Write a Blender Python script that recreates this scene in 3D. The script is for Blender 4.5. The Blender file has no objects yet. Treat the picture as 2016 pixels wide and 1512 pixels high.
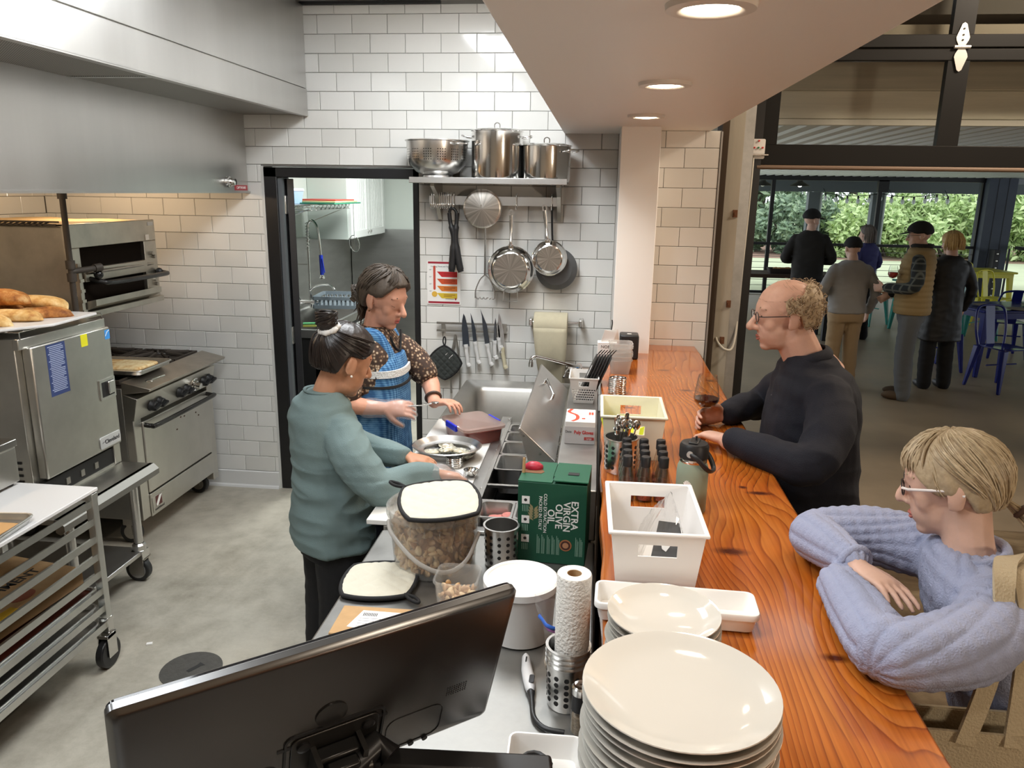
import bpy, bmesh, math, random
from mathutils import Vector, Matrix, noise
random.seed(7)
D = bpy.data
SC = bpy.context.scene
COL = D.collections.new('place')   # linked to the scene at the end
# ------------------------------------------------------------------ camera
cam_d = D.cameras.new('camera'); cam = D.objects.new('camera', cam_d); COL.objects.link(cam)
cam_d.sensor_width = 36; cam_d.sensor_fit = 'HORIZONTAL'; cam_d.lens = 1519.0536 / 2016 * 36
cam_d.clip_start = 0.05; cam_d.clip_end = 300
_R = ((0.99367648, -0.04142942, 0.10435835), (0.11127714, 0.23935009, -0.96453561), (0.01498197, 0.97004904, 0.2424467))
cam.matrix_world = Matrix([list(_R[0]) + [1.64583], list(_R[1]) + [-4.59478], list(_R[2]) + [1.93161], [0, 0, 0, 1]])
SC.camera = cam
# ------------------------------------------------------------------ world / exposure
SC.view_settings.view_transform = 'Standard'; SC.view_settings.look = 'None'
SC.view_settings.gamma = 1; SC.view_settings.use_curve_mapping = False
SC.view_settings.exposure = 0.58
SC.cycles.max_bounces = 7; SC.cycles.diffuse_bounces = 4; SC.cycles.glossy_bounces = 3
SC.cycles.transmission_bounces = 8; SC.cycles.transparent_max_bounces = 10
SC.cycles.sample_clamp_indirect = 4.0; SC.cycles.caustics_reflective = False; SC.cycles.caustics_refractive = False
W = D.worlds.new('overcast_sky'); SC.world = W; W.use_nodes = True
_bg = W.node_tree.nodes['Background']; _bg.inputs[0].default_value = (0.88, 0.94, 1.0, 1); _bg.inputs[1].default_value = 1.2
# ------------------------------------------------------------------ large lights
def area(name, loc, sx, sy, power, color, rot=(0, 0, 0), spread=None):
 l = D.lights.new(name, 'AREA'); l.shape = 'RECTANGLE'; l.size = sx; l.size_y = sy; l.energy = power; l.color = color
 if spread: l.spread = spread
 o = D.objects.new(name, l); COL.objects.link(o); o.location = loc; o.rotation_euler = rot; return o
def spot(name, loc, power, color, angle=2.2, blend=.6, radius=.04, rot=(0, 0, 0)):
 l = D.lights.new(name, 'SPOT'); l.energy = power; l.color = color; l.spot_size = angle; l.spot_blend = blend; l.shadow_soft_size = radius
 o = D.objects.new(name, l); COL.objects.link(o); o.location = loc; o.rotation_euler = rot; return o
def point(name, loc, power, color, radius=.05):
 l = D.lights.new(name, 'POINT'); l.energy = power; l.color = color; l.shadow_soft_size = radius
 o = D.objects.new(name, l); COL.objects.link(o); o.location = loc; return o
COOL = (0.93, 0.97, 1.0); WARM = (1.0, 0.72, 0.46)
# ceiling led panels of the kitchen, out of the frame above
area('led_panel_light', (0.98, -1.35, 2.915), .58, 1.18, 27, COOL)
area('led_panel_light', (0.55, -3.55, 2.915), .58, 1.18, 20, COOL)
area('led_panel_light', (-0.9, -4.4, 2.915), .58, 1.18, 24, COOL)
area('led_panel_light', (0.2, 1.7, 2.48), .58, 1.18, 42, (.95, 1, .97))
# bulbs under the extraction hood
point('hood_bulb_light', (-1.15, -0.55, 2.02), 7, WARM, .06)
point('hood_bulb_light', (-1.15, -1.75, 2.02), 8, WARM, .06)
# recessed downlights in the soffit over the bar
for _y in (-1.1, -2.1, -3.1, -4.1):
 spot('downlight_light', (1.823, _y, 2.235), 11, (1, .87, .72), 2.3, .8, .05)
# added fill lights for beam, floor and soffit, unseen on the dining side
for _x, _y, _z in ((4.1, -.9, 3.4), (5.6, -.9, 3.4), (4.6, -5.4, 1.95)): point('dining_fill_light', (_x, _y, _z), 90, (1, .84, .66), .14)
# ------------------------------------------------------------------ materials
def srgb(r, g, b):
 f = lambda c: (c / 255 / 12.92) if c / 255 <= .04045 else ((c / 255 + .055) / 1.055) ** 2.4
 return (f(r), f(g), f(b))
MAT = {}
def mat(name, col, rough=.5, metal=0., spec=.5, coat=0., trans=0., alpha=1., emit=None, estr=1., var=0., vscale=6., bump=0., bscale=40., stretch=None, ior=1.45, sss=0., sheen=0., aniso=0., rvar=0.):
 if name in MAT: return MAT[name]
 m = D.materials.new(name); m.use_nodes = True; nt = m.node_tree; p = nt.nodes['Principled BSDF']
 I = p.inputs
 c4 = (*col, 1)
 I['Base Color'].default_value = c4; I['Roughness'].default_value = rough; I['Metallic'].default_value = metal
 I['Specular IOR Level'].default_value = spec; I['Coat Weight'].default_value = coat; I['Coat Roughness'].default_value = .08
 I['Transmission Weight'].default_value = trans; I['Alpha'].default_value = alpha; I['IOR'].default_value = ior
 if sss: I['Subsurface Weight'].default_value = sss; I['Subsurface Radius'].default_value = (.02, .008, .004); I['Subsurface Scale'].default_value = .5
 if sheen: I['Sheen Weight'].default_value = sheen
 if aniso: I['Anisotropic'].default_value = aniso
 if emit: I['Emission Color'].default_value = (*emit, 1); I['Emission Strength'].default_value = estr
 if var or bump or rvar:
  tc = nt.nodes.new('ShaderNodeTexCoord'); mp = nt.nodes.new('ShaderNodeMapping')
  nt.links.new(tc.outputs['Object'], mp.inputs[0])
  if stretch: mp.inputs['Scale'].default_value = stretch
  if var or rvar:
   n = nt.nodes.new('ShaderNodeTexNoise'); n.inputs['Scale'].default_value = vscale; n.inputs['Detail'].default_value = 5; n.inputs['Roughness'].default_value = .6
   nt.links.new(mp.outputs[0], n.inputs['Vector'])
   if var:
    r = nt.nodes.new('ShaderNodeValToRGB'); r.color_ramp.elements[0].position = .3; r.color_ramp.elements[1].position = .7
    r.color_ramp.elements[0].color = (*[max(0, c * (1 - var)) for c in col], 1)
    r.color_ramp.elements[1].color = (*[min(1, c * (1 + var)) for c in col], 1)
    nt.links.new(n.outputs['Fac'], r.inputs[0]); nt.links.new(r.outputs[0], I['Base Color'])
   if rvar:
    mr = nt.nodes.new('ShaderNodeMapRange'); mr.inputs[3].default_value = max(.02, rough - rvar); mr.inputs[4].default_value = rough + rvar
    nt.links.new(n.outputs['Fac'], mr.inputs[0]); nt.links.new(mr.outputs[0], I['Roughness'])
  if bump:
   n2 = nt.nodes.new('ShaderNodeTexNoise'); n2.inputs['Scale'].default_value = bscale; n2.inputs['Detail'].default_value = 4
   nt.links.new(mp.outputs[0], n2.inputs['Vector'])
   b = nt.nodes.new('ShaderNodeBump'); b.inputs['Strength'].default_value = bump; b.inputs['Distance'].default_value = .01
   nt.links.new(n2.outputs['Fac'], b.inputs['Height']); nt.links.new(b.outputs[0], I['Normal'])
 MAT[name] = m
 return m
def nodes_of(name, rough=.5):
 m = D.materials.new(name); m.use_nodes = True; MAT[name] = m
 nt = m.node_tree; p = nt.nodes['Principled BSDF']; p.inputs['Roughness'].default_value = rough
 def N(t, **kw):
  n = nt.nodes.new(t)
  for k, v in kw.items():
   if k.startswith('i_'):
    key = k[2:]; key = int(key) if key.isdigit() else key.replace('_', ' ')
    n.inputs[key].default_value = v
   else: setattr(n, k, v)
  return n
 return m, nt, p, N, nt.links.new
def ramp(N, stops):
 r = N('ShaderNodeValToRGB'); cr = r.color_ramp
 while len(cr.elements) < len(stops): cr.elements.new(.5)
 for e, (pos, c) in zip(cr.elements, stops): e.position = pos; e.color = (*c, 1) if len(c) == 3 else c
 return r
# ------------------------------------------------------------------ mesh builder
class B:
 def __init__(s): s.v = []; s.f = []; s.m = []; s.mi = 0
 def add(s, vs, fs):
  o = len(s.v); s.v += [tuple(v) for v in vs]
  for f in fs: s.f.append(tuple(i + o for i in f)); s.m.append(s.mi)
  return s
 def box(s, x0, x1, y0, y1, z0, z1, M=None):
  vs = [Vector(p) for p in ((x0, y0, z0), (x1, y0, z0), (x1, y1, z0), (x0, y1, z0), (x0, y0, z1), (x1, y0, z1), (x1, y1, z1), (x0, y1, z1))]
  if M is not None: vs = [M @ v for v in vs]
  return s.add(vs, [(0, 3, 2, 1), (4, 5, 6, 7), (0, 1, 5, 4), (1, 2, 6, 5), (2, 3, 7, 6), (3, 0, 4, 7)])
 def rings(s, rs, cap0=True, cap1=True, closed=False):
  n = len(rs[0]); vs = [p for r in rs for p in r]; fs = []
  k = len(rs)
  for j in range(k if closed else k - 1):
   a = j * n; b = ((j + 1) % k) * n
   for i in range(n):
    i2 = (i + 1) % n; fs.append((a + i, a + i2, b + i2, b + i))
  if not closed:
   if cap0: fs.append(tuple(range(n - 1, -1, -1)))
   if cap1: fs.append(tuple((k - 1) * n + i for i in range(n)))
  return s.add(vs, fs)
 def lathe(s, prof, c=(0, 0, 0), n=32, M=None, cap0=False, cap1=False, sx=1, sy=1):
  rs = []
  for r, z in prof:
   rs.append([Vector((c[0] + sx * r * math.cos(2 * math.pi * i / n), c[1] + sy * r * math.sin(2 * math.pi * i / n), c[2] + z)) for i in range(n)])
  if M is not None: rs = [[M @ p for p in r] for r in rs]
  return s.rings(rs, cap0, cap1)
 def tube(s, pts, r, n=8, closed=False, sq=1., up=None):
  pts = [Vector(p) for p in pts]; k = len(pts)
  rad = r if isinstance(r, (list, tuple)) else [r] * k
  rs = []; prev = None
  for j, p in enumerate(pts):
   if closed: t = pts[(j + 1) % k] - pts[j - 1]
   else: t = pts[min(j + 1, k - 1)] - pts[max(j - 1, 0)]
   if t.length < 1e-9: t = Vector((0, 0, 1))
   t.normalize()
   if prev is None:
    u = Vector(up) if up else (Vector((0, 0, 1)) if abs(t.z) < .9 else Vector((1, 0, 0)))
    u = (u - t * u.dot(t)).normalized()
   else:
    u = prev - t * prev.dot(t)
    u = u.normalized() if u.length > 1e-6 else t.orthogonal().normalized()
   prev = u; w = t.cross(u)
   rs.append([p + (u * math.cos(2 * math.pi * i / n) * sq + w * math.sin(2 * math.pi * i / n)) * rad[j] for i in range(n)])
  return s.rings(rs, closed=closed)
 def cyl(s, p0, p1, r, r1=None, n=20):
  return s.tube([p0, p1], [r, r if r1 is None else r1], n)
 def sphere(s, c, r, n=16, sc=(1, 1, 1), M=None):
  rs = []
  h = n // 2
  for j in range(h + 1):
   a = math.pi * max(.004, min(h - .004, j)) / h - math.pi / 2
   rs.append([Vector((r * sc[0] * math.cos(a) * math.cos(2 * math.pi * i / n), r * sc[1] * math.cos(a) * math.sin(2 * math.pi * i / n), r * sc[2] * math.sin(a))) for i in range(n)])
  c = Vector(c)
  rs = [[(M @ p if M is not None else p) + c for p in q] for q in rs]
  return s.rings(rs)
 def prism(s, poly, h, M=None):
  """polygon in local xy extruded +z by h"""
  n = len(poly)
  vs = [Vector((x, y, 0)) for x, y in poly] + [Vector((x, y, h)) for x, y in poly]
  if M is not None: vs = [M @ v for v in vs]
  return s.add(vs, [tuple(range(n - 1, -1, -1)), tuple(range(n, 2 * n))] + [(i, (i + 1) % n, n + (i + 1) % n, n + i) for i in range(n)])
 def frame(s, outer, inner, h, M=None):
  """ring between two equal-length polygons, extruded +z by h"""
  n = len(outer)
  vs = [Vector((x, y, 0)) for x, y in outer] + [Vector((x, y, 0)) for x, y in inner] + [Vector((x, y, h)) for x, y in outer] + [Vector((x, y, h)) for x, y in inner]
  if M is not None: vs = [M @ v for v in vs]
  fs = []
  for i in range(n):
   j = (i + 1) % n
   fs += [(i, n + i, n + j, j), (2 * n + i, 2 * n + j, 3 * n + j, 3 * n + i), (i, j, 2 * n + j, 2 * n + i), (n + i, 3 * n + i, 3 * n + j, n + j)]
  return s.add(vs, fs)
 def mesh(s, name, mats, smooth=None):
  me = D.meshes.new(name); me.from_pydata([tuple(v) for v in s.v], [], s.f)
  if not isinstance(mats, (list, tuple)): mats = [mats]
  for m in mats: me.materials.append(m)
  if len(mats) > 1: me.polygons.foreach_set('material_index', s.m)
  if smooth is not None:
   me.polygons.foreach_set('use_smooth', [True] * len(me.polygons))
   if smooth < 179: me.set_sharp_from_angle(angle=math.radians(smooth))
  me.update()
  return me
 def build(s, name, mats, parent=None, smooth=None, bevel=0, seg=2, sub=0, loc=None, rot=None, kind=None):
  me = s.mesh(name, mats, smooth)
  return put(name, me, parent, bevel, seg, sub, loc, rot, kind)
def put(name, me, parent=None, bevel=0, seg=2, sub=0, loc=None, rot=None, kind=None):
 o = D.objects.new(name, me); COL.objects.link(o)
 if parent is not None: o.parent = parent
 if loc is not None: o.location = loc
 if rot is not None: o.rotation_euler = rot
 if bevel:
  b = o.modifiers.new('bevel', 'BEVEL'); b.width = bevel; b.segments = seg; b.limit_method = 'ANGLE'; b.angle_limit = math.radians(35); b.harden_normals = False
  if seg > 1: me.polygons.foreach_set('use_smooth', [True] * len(me.polygons)); me.set_sharp_from_angle(angle=math.radians(60))
 if sub:
  q = o.modifiers.new('sub', 'SUBSURF'); q.levels = sub; q.render_levels = sub
 if kind: o['kind'] = kind
 return o
def thing(name, label, cat, loc=(0, 0, 0), rz=0, group=None, rot=None):
 o = D.objects.new(name, None); COL.objects.link(o); o.empty_display_size = .1
 o.location = loc; o.rotation_euler = rot if rot else (0, 0, rz)
 return tag(o, label, cat, group)
def tag(o, label, cat, group=None):
 o['label'] = label; o['category'] = cat
 if group: o['group'] = group
 return o
def struct(o, label=None):
 o['kind'] = 'structure'
 if label: o['label'] = label
 return o
def copy_tree(o, parent=None):
 c = o.copy(); COL.objects.link(c)
 if parent is not None: c.parent = parent
 for ch in list(o.children): copy_tree(ch, c)
 return c
def TR(loc=(0, 0, 0), rx=0, ry=0, rz=0):
 return Matrix.Translation(Vector(loc)) @ Matrix.Rotation(rz, 4, 'Z') @ Matrix.Rotation(ry, 4, 'Y') @ Matrix.Rotation(rx, 4, 'X')
def basis(o, x, y):
 """local x,y directions -> matrix with origin o"""
 x = Vector(x).normalized(); y = Vector(y); y = (y - x * y.dot(x)).normalized(); z = x.cross(y)
 return Matrix(((x.x, y.x, z.x, o[0]), (x.y, y.y, z.y, o[1]), (x.z, y.z, z.z, o[2]), (0, 0, 0, 1)))
def rrect(w, h, r, n=4, cx=0, cy=0):
 out = []
 for sx, sy, a0 in ((1, 1, 0), (-1, 1, 90), (-1, -1, 180), (1, -1, 270)):
  for i in range(n + 1):
   a = math.radians(a0 + 90 * i / n); out.append((cx + sx * (w / 2 - r) + r * math.cos(a), cy + sy * (h / 2 - r) + r * math.sin(a)))
 return out
def ellipse(rx, ry, n=24, cx=0, cy=0):
 return [(cx + rx * math.cos(2 * math.pi * i / n), cy + ry * math.sin(2 * math.pi * i / n)) for i in range(n)]
def bake(o):
 SC.collection.objects.link(o); dg = bpy.context.evaluated_depsgraph_get(); dg.update()
 me = D.meshes.new_from_object(o.evaluated_get(dg)); D.objects.remove(o); return me
def text(body, size, M, m, parent, name='lettering', depth=.0004, align='CENTER', sx=1., bold=0.):
 c = D.curves.new('t', 'FONT'); c.body = body; c.size = size; c.align_x = align; c.align_y = 'CENTER'; c.extrude = depth; c.offset = bold
 c.resolution_u = 3
 o = D.objects.new('t', c); me = bake(o); D.curves.remove(c)
 me.transform(M @ Matrix.Diagonal((sx, 1, 1, 1))); me.materials.clear(); me.materials.append(m); me.name = name
 return put(name, me, parent)
def bez(pts, n=8):
 """catmull-rom through points"""
 P = [Vector(p) for p in pts]; out = []
 for i in range(len(P) - 1):
  p0 = P[max(i - 1, 0)]; p1 = P[i]; p2 = P[i + 1]; p3 = P[min(i + 2, len(P) - 1)]
  for k in range(n):
   t = k / n
   out.append(.5 * ((2 * p1) + (p2 - p0) * t + (2 * p0 - 5 * p1 + 4 * p2 - p3) * t * t + (3 * p1 - p0 - 3 * p2 + p3) * t ** 3))
 out.append(P[-1]); return out
# shared materials
STEEL = mat('brushed_steel', (.60, .59, .57), .34, 1, var=.06, vscale=3, bump=.02, bscale=60, stretch=(1, 1, .08), rvar=.06)
STEELD = mat('worn_steel', (.42, .40, .36), .42, 1, var=.16, vscale=7, bump=.02, bscale=80, rvar=.1)
CHROME = mat('polished_steel', (.72, .71, .69), .13, 1)
SATIN = mat('satin_steel', (.66, .65, .63), .26, 1)
ALU = mat('aluminium', (.70, .70, .68), .36, 1, var=.05, vscale=20)
BLACKM = mat('black_metal', (.012, .012, .013), .38)
BLACKP = mat('black_plastic', (.015, .015, .016), .42)
IRON = mat('cast_iron', (.045, .036, .028), .6, bump=.1, bscale=120)
WHITEP = mat('white_plastic', srgb(236, 234, 230), .38)
WHITEPAINT = mat('white_paint', srgb(226, 219, 210), .6)
CARD = mat('cardboard', srgb(180, 146, 104), .85, var=.06, vscale=30)
PAPER = mat('white_paper', srgb(238, 236, 232), .8)
RED = mat('red_print', srgb(205, 50, 45), .5)
BLUE = mat('blue_plastic', srgb(38, 48, 190), .35)
BLK = mat('black_print', (.02, .02, .02), .6)
WHT = mat('white_print', (.85, .85, .83), .6)
# ================================================================== STRUCTURE
def concrete():
 m, nt, p, N, L = nodes_of('concrete_floor', .42)
 tc = N('ShaderNodeTexCoord')
 n1 = N('ShaderNodeTexNoise', i_Scale=1.1, i_Detail=8., i_Roughness=.62); L(tc.outputs['Object'], n1.inputs['Vector'])
 n2 = N('ShaderNodeTexNoise', i_Scale=9., i_Detail=8., i_Roughness=.75); L(tc.outputs['Object'], n2.inputs['Vector'])
 mx = N('ShaderNodeMath', operation='MULTIPLY_ADD'); mx.inputs[1].default_value = .45
 L(n2.outputs['Fac'], mx.inputs[0])
 m2 = N('ShaderNodeMath', operation='MULTIPLY'); m2.inputs[1].default_value = .6; L(n1.outputs['Fac'], m2.inputs[0]); L(m2.outputs[0], mx.inputs[2])
 r = ramp(N, [(.34, srgb(140, 134, 120)), (.46, srgb(166, 160, 146)), (.56, srgb(182, 176, 162)), (.70, srgb(196, 190, 176))])
 L(mx.outputs[0], r.inputs[0])
 L(r.outputs[0], p.inputs['Base Color'])
 rr = N('ShaderNodeMapRange'); rr.inputs[3].default_value = .28; rr.inputs[4].default_value = .6; L(n2.outputs['Fac'], rr.inputs[0]); L(rr.outputs[0], p.inputs['Roughness'])
 b = N('ShaderNodeBump'); b.inputs['Strength'].default_value = .08; b.inputs['Distance'].default_value = .01; L(n2.outputs['Fac'], b.inputs['Height']); L(b.outputs[0], p.inputs['Normal'])
 return m
CONC = concrete()
def dark_concrete():
 m, nt, p, N, L = nodes_of('sealed_brown_concrete', .4)
 tc = N('ShaderNodeTexCoord'); mp = N('ShaderNodeMapping'); mp.inputs['Scale'].default_value = (1, 1.8, 1); L(tc.outputs['Object'], mp.inputs[0])
 n1 = N('ShaderNodeTexNoise', i_Scale=1.0, i_Detail=9., i_Roughness=.68, i_Distortion=.8); L(mp.outputs[0], n1.inputs['Vector'])
 r = ramp(N, [(.33, srgb(74, 58, 42)), (.48, srgb(104, 88, 66)), (.58, srgb(134, 118, 94)), (.72, srgb(160, 146, 122))])
 L(n1.outputs['Fac'], r.inputs[0]); L(r.outputs[0], p.inputs['Base Color'])
 rr = N('ShaderNodeMapRange'); rr.inputs[3].default_value = .25; rr.inputs[4].default_value = .55; L(n1.outputs['Fac'], rr.inputs[0]); L(rr.outputs[0], p.inputs['Roughness'])
 return m
DCONC = dark_concrete()
struct(B().box(-2, 1.8, -7.4, 4, -.12, 0).build('floor', CONC), 'pale speckled concrete kitchen floor')
struct(B().box(1.8, 11, -7.4, -.02, -.12, 0).build('floor', DCONC), 'brown mottled concrete floor behind the bar')
struct(B().box(1.8, 14.5, -.015, 11.6, -.12, 0).build('floor', mat('porch_concrete', srgb(142, 128, 108), .42, var=.2, vscale=1.5, rvar=.12)), 'grey concrete porch floor')
GROUT = mat('grout', srgb(126, 124, 120), .9)
def tile_mat():
 m, nt, p, N, L = nodes_of('glazed_white_tile', .09)
 oi = N('ShaderNodeObjectInfo')
 r = ramp(N, [(0, srgb(220, 219, 214)), (1, srgb(232, 231, 227))]); L(oi.outputs['Random'], r.inputs[0]); L(r.outputs[0], p.inputs['Base Color'])
 tc = N('ShaderNodeTexCoord'); ad = N('ShaderNodeVectorMath', operation='ADD'); L(tc.outputs['Object'], ad.inputs[0])
 cm = N('ShaderNodeCombineXYZ'); ml = N('ShaderNodeMath', operation='MULTIPLY'); ml.inputs[1].default_value = 37.; L(oi.outputs['Random'], ml.inputs[0]); L(ml.outputs[0], cm.inputs[0]); L(cm.outputs[0], ad.inputs[1])
 n = N('ShaderNodeTexNoise', i_Scale=9., i_Detail=1.); L(ad.outputs[0], n.inputs['Vector'])
 b = N('ShaderNodeBump'); b.inputs['Strength'].default_value = .12; b.inputs['Distance'].default_value = .01; L(n.outputs['Fac'], b.inputs['Height']); L(b.outputs[0], p.inputs['Normal'])
 return m
TILE = tile_mat()
_tm = {}
def tile(parent, w, h, loc, rz=0):
 k = (round(w, 3), round(h, 3))
 if k not in _tm:
  c = .0022; t = .008
  b = B(); b.rings([[(0, 0, 0), (w, 0, 0), (w, 0, h), (0, 0, h)], [(0, -t + c, 0), (w, -t + c, 0), (w, -t + c, h), (0, -t + c, h)],
                          [(c, -t, c), (w - c, -t, c), (w - c, -t, h - c), (c, -t, h - c)]], cap0=False)
  _tm[k] = b.mesh('tile', TILE)
 o = put('tile', _tm[k], parent, loc=loc)
 if rz: o.rotation_euler = (0, 0, rz)
 return o
TW, TH, G = .2048, .10268, .0025
def tiled(parent, x0, x1, rows, zline, y, skip, rowodd=1, xoff=0.):
 for k in rows:
  za = zline(k); zb = min(zline(k - 1), ZT)
  off = xoff + (0 if k % 2 == rowodd else TW / 2)
  i = math.floor((x0 - off) / TW)
  while off + i * TW < x1 - .004:
   a = max(x0, off + i * TW); b = min(x1, off + (i + 1) * TW); i += 1
   if b - a < .012 or zb - za < .012: continue
   segs = skip(a, b, za, zb)
   for (p, q) in segs:
    if q - p > .012: tile(parent, q - p - G, zb - za - G, (p + G / 2, y + .008, za + G / 2))
ZT = 2.935
# back wall with the door opening
b = B()
b.box(-1.95, -.385, .008, .14, 0, 3.0); b.box(.578, 1.80, .008, .14, 0, 3.0); b.box(-.385, .578, .008, .14, 2.055, 3.0)
wall_back = struct(b.build('wall_back', GROUT), 'white subway tiled kitchen back wall')
def skip_back(a, b, za, zb):
 zc = (za + zb) / 2; out = [(a, b)]
 def cut(segs, lo, hi):
  r = []
  for p, q in segs:
   if q <= lo or p >= hi: r.append((p, q)); continue
   if p < lo: r.append((p, lo))
   if q > hi: r.append((hi, q))
  return r
 if zc < 2.05: out = cut(out, -.385, .578)
 if zc > 2.36: out = [s for s in out if s[1] > -.08]
 if zc > 1.93: out = [s for s in out if s[1] > -.49]
 if zc < .62: out = [s for s in out if s[1] > -1.0 and s[0] < 1.0]
 return out
tiled(wall_back, -1.8, 1.735, range(0, 28), lambda k: 2.886 - TH * k, 0, skip_back)
# white return of the tiled opening
struct(B().box(-.386, -.371, .0, .14, 0, 2.056).build('trim_1', mat('painted_reveal', srgb(206, 206, 202), .5)))
# left wall
wall_left = struct(B().box(-1.95, -1.808, -7.4, .008, 0, 3.0).build('wall_left', GROUT), 'white tiled left kitchen wall behind the broiler')
for k in range(9, 18):
 off = 0 if k % 2 else TW / 2
 for i in range(0, 9):
  za = 2.886 - TH * k
  tile(wall_left, TW - G, TH - G, (-1.808, -.004 - (i + 1) * TW + off * .98 + (G / 2), za), math.pi / 2)
# tiled end wall beside the bar
wall_right = struct(B().box(1.93, 2.262, -.262, .14, 0, 2.255).build('wall_right', GROUT), 'tiled end wall standing behind the bar end')
for k in range(0, 13):
 za = 2.165 - TH * k; zb = min(2.252, za + TH)
 j = 1.976 if k % 2 == 0 else 2.078 - TW
 for a, c in ((j - TW, j), (j, j + TW), (j + TW, j + 2 * TW)):
  a = max(a, 1.931); c = min(c, 2.258)
  if c - a > .012: tile(wall_right, c - a - G, zb - za - G, (a, -.262, za + G))
struct(B().box(2.259, 2.268, -.272, -.2, 0, 2.25).build('trim_2', mat('metal_edge_trim', srgb(170, 168, 165), .4, .6)))
# white column at the bar end
b = B().box(1.735, 1.932, -.53, .14, 0, 2.254)
struct(b.build('wall_column', mat('column_paint', srgb(244, 240, 234), .5, bump=.03, bscale=30), bevel=.004), 'white painted square column at the far end of the bar')
# baseboard
b = B(); b.rings([[(-1.8, 0, 0), (-1.8, -.022, 0), (-1.8, -.018, .012), (-1.8, -.010, .02), (-1.8, -.008, .108), (-1.8, 0, .114)], [(-.386, 0, 0), (-.386, -.022, 0), (-.386, -.018, .012), (-.386, -.010, .02), (-.386, -.008, .108), (-.386, 0, .114)]])
struct(b.build('baseboard_back', mat('baseboard_white', srgb(222, 222, 220), .35)))
# ceilings, other walls
CEIL = mat('ceiling_white', srgb(226, 224, 220), .7)
struct(B().box(-1.95, 1.43, -7.4, .14, 2.955, 3.05).build('ceiling', CEIL), 'white kitchen ceiling')
struct(B().box(-.09, .72, -.022, .0, 2.936, 2.95).build('ceiling_gap_strip', BLACKM))  # black strip painted in for the dark gap between tiles and ceiling
struct(B().box(1.425, 2.206, -7.4, -.005, 2.253, 3.9).build('wall_soffit', mat('soffit_paint', srgb(246, 240, 232), .42, bump=.012, bscale=5, stretch=(.3, 3, 1)), bevel=.004), 'dropped plaster soffit above the bar with recessed lights')
WARMW = mat('dining_wall_paint', srgb(176, 160, 140), .7)
struct(B().box(2.2, 11, -7.4, .2, 3.9, 4.0).build('ceiling', mat('dining_ceiling', srgb(120, 106, 90), .7)))
struct(B().box(-1.95, 11, -7.5, -7.4, 0, 3.9).build('wall_rear', WARMW))
struct(B().box(10.9, 11, -7.4, .2, 0, 3.9).build('wall_side', WARMW))
struct(B().box(6.4, 10.9, .0, .2, 0, 3.9).build('wall_front', WARMW))
struct(B().box(2.3, 6.4, .02, .2, 3.3, 3.9).build('wall_front', WARMW))
# scullery seen through the door
SCW = mat('scullery_wall', srgb(196, 202, 196), .6)
b = B().box(-1.12, -1.02, .14, 3.7, 0, 2.55).box(-1.12, 1.6, 3.6, 3.7, 0, 2.55).box(1.5, 1.6, .14, 3.7, 0, 2.55)
struct(b.build('wall_scullery', SCW), 'pale scullery walls beyond the doorway')
struct(B().box(-1.12, 1.6, .14, 3.7, 2.55, 2.6).build('ceiling', CEIL))
struct(B().box(-1.018, -1.008, .3, 3.6, 0, 1.5).box(-1.0, 1.5, 3.585, 3.598, 0, 1.52).build('wall_steel_cladding', mat('wall_steel', (.56, .56, .55), .36, 1, var=.1, vscale=2, stretch=(1, 1, 6))), 'brushed steel wall cladding in the scullery')
# door 1: black steel frame and open black leaf
fr = struct(B().build('door_1', BLACKM), 'black steel door frame with its leaf swung open into the scullery') if False else None
b = B().box(-.371, -.292, .004, .15, 0, 2.05).box(.542, .575, .004, .15, 0, 2.05).box(-.371, .575, .004, .15, 1.992, 2.05).box(-.292, -.272, .06, .15, 0, 1.992)
door1 = struct(b.build('door_1', BLACKM, bevel=.003), 'black steel door frame with open leaf')
B().box(-.042, .0, .0, .86, .01, 1.985, TR((-.226, .105, 0), rz=.50)).build('door_leaf', mat('black_door_paint', (.02, .02, .022), .35), door1, bevel=.003)
B().box(-.292, -.268, .02, .06, .01, 1.99).build('weather_strip', mat('grey_strip', (.12, .13, .14), .5), door1)
for z in (1.83, 1.02, .25):
 h = B().box(-.290, -.262, .058, .099, z - .055, z + .055); h.cyl((-.276, .055, z - .055), (-.276, .055, z + .055), .009, n=12)
 h.build('hinge', SATIN, door1, bevel=.002)
# soffit downlights
for y in (-1.1, -2.1, -3.1, -4.1):
 t = thing('downlight', {-1.1: 'round recessed downlight nearest the white column', -2.1: 'middle round recessed downlight in the soffit', -3.1: 'large near round downlight at the top edge of the picture', -4.1: 'round recessed downlight over the near bar end'}[y], 'light', (1.823, y, 2.253), group='recessed downlights')
 B().lathe([(.060, -.001), (.074, -.004), (.080, 0), (.078, -.010), (.060, -.013), (.052, -.010), (.046, -.004)], n=40).build('trim_ring', mat('lamp_trim', srgb(225, 216, 205), .35), t, smooth=40)
 B().lathe([(.0005, -.012), (.025, -.0125), (.046, -.009), (.05, -.004)], n=32).build('lens', mat('lamp_lens', (1, .9, .75), .4, emit=(1, .86, .66), estr=14), t, smooth=60)
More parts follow.
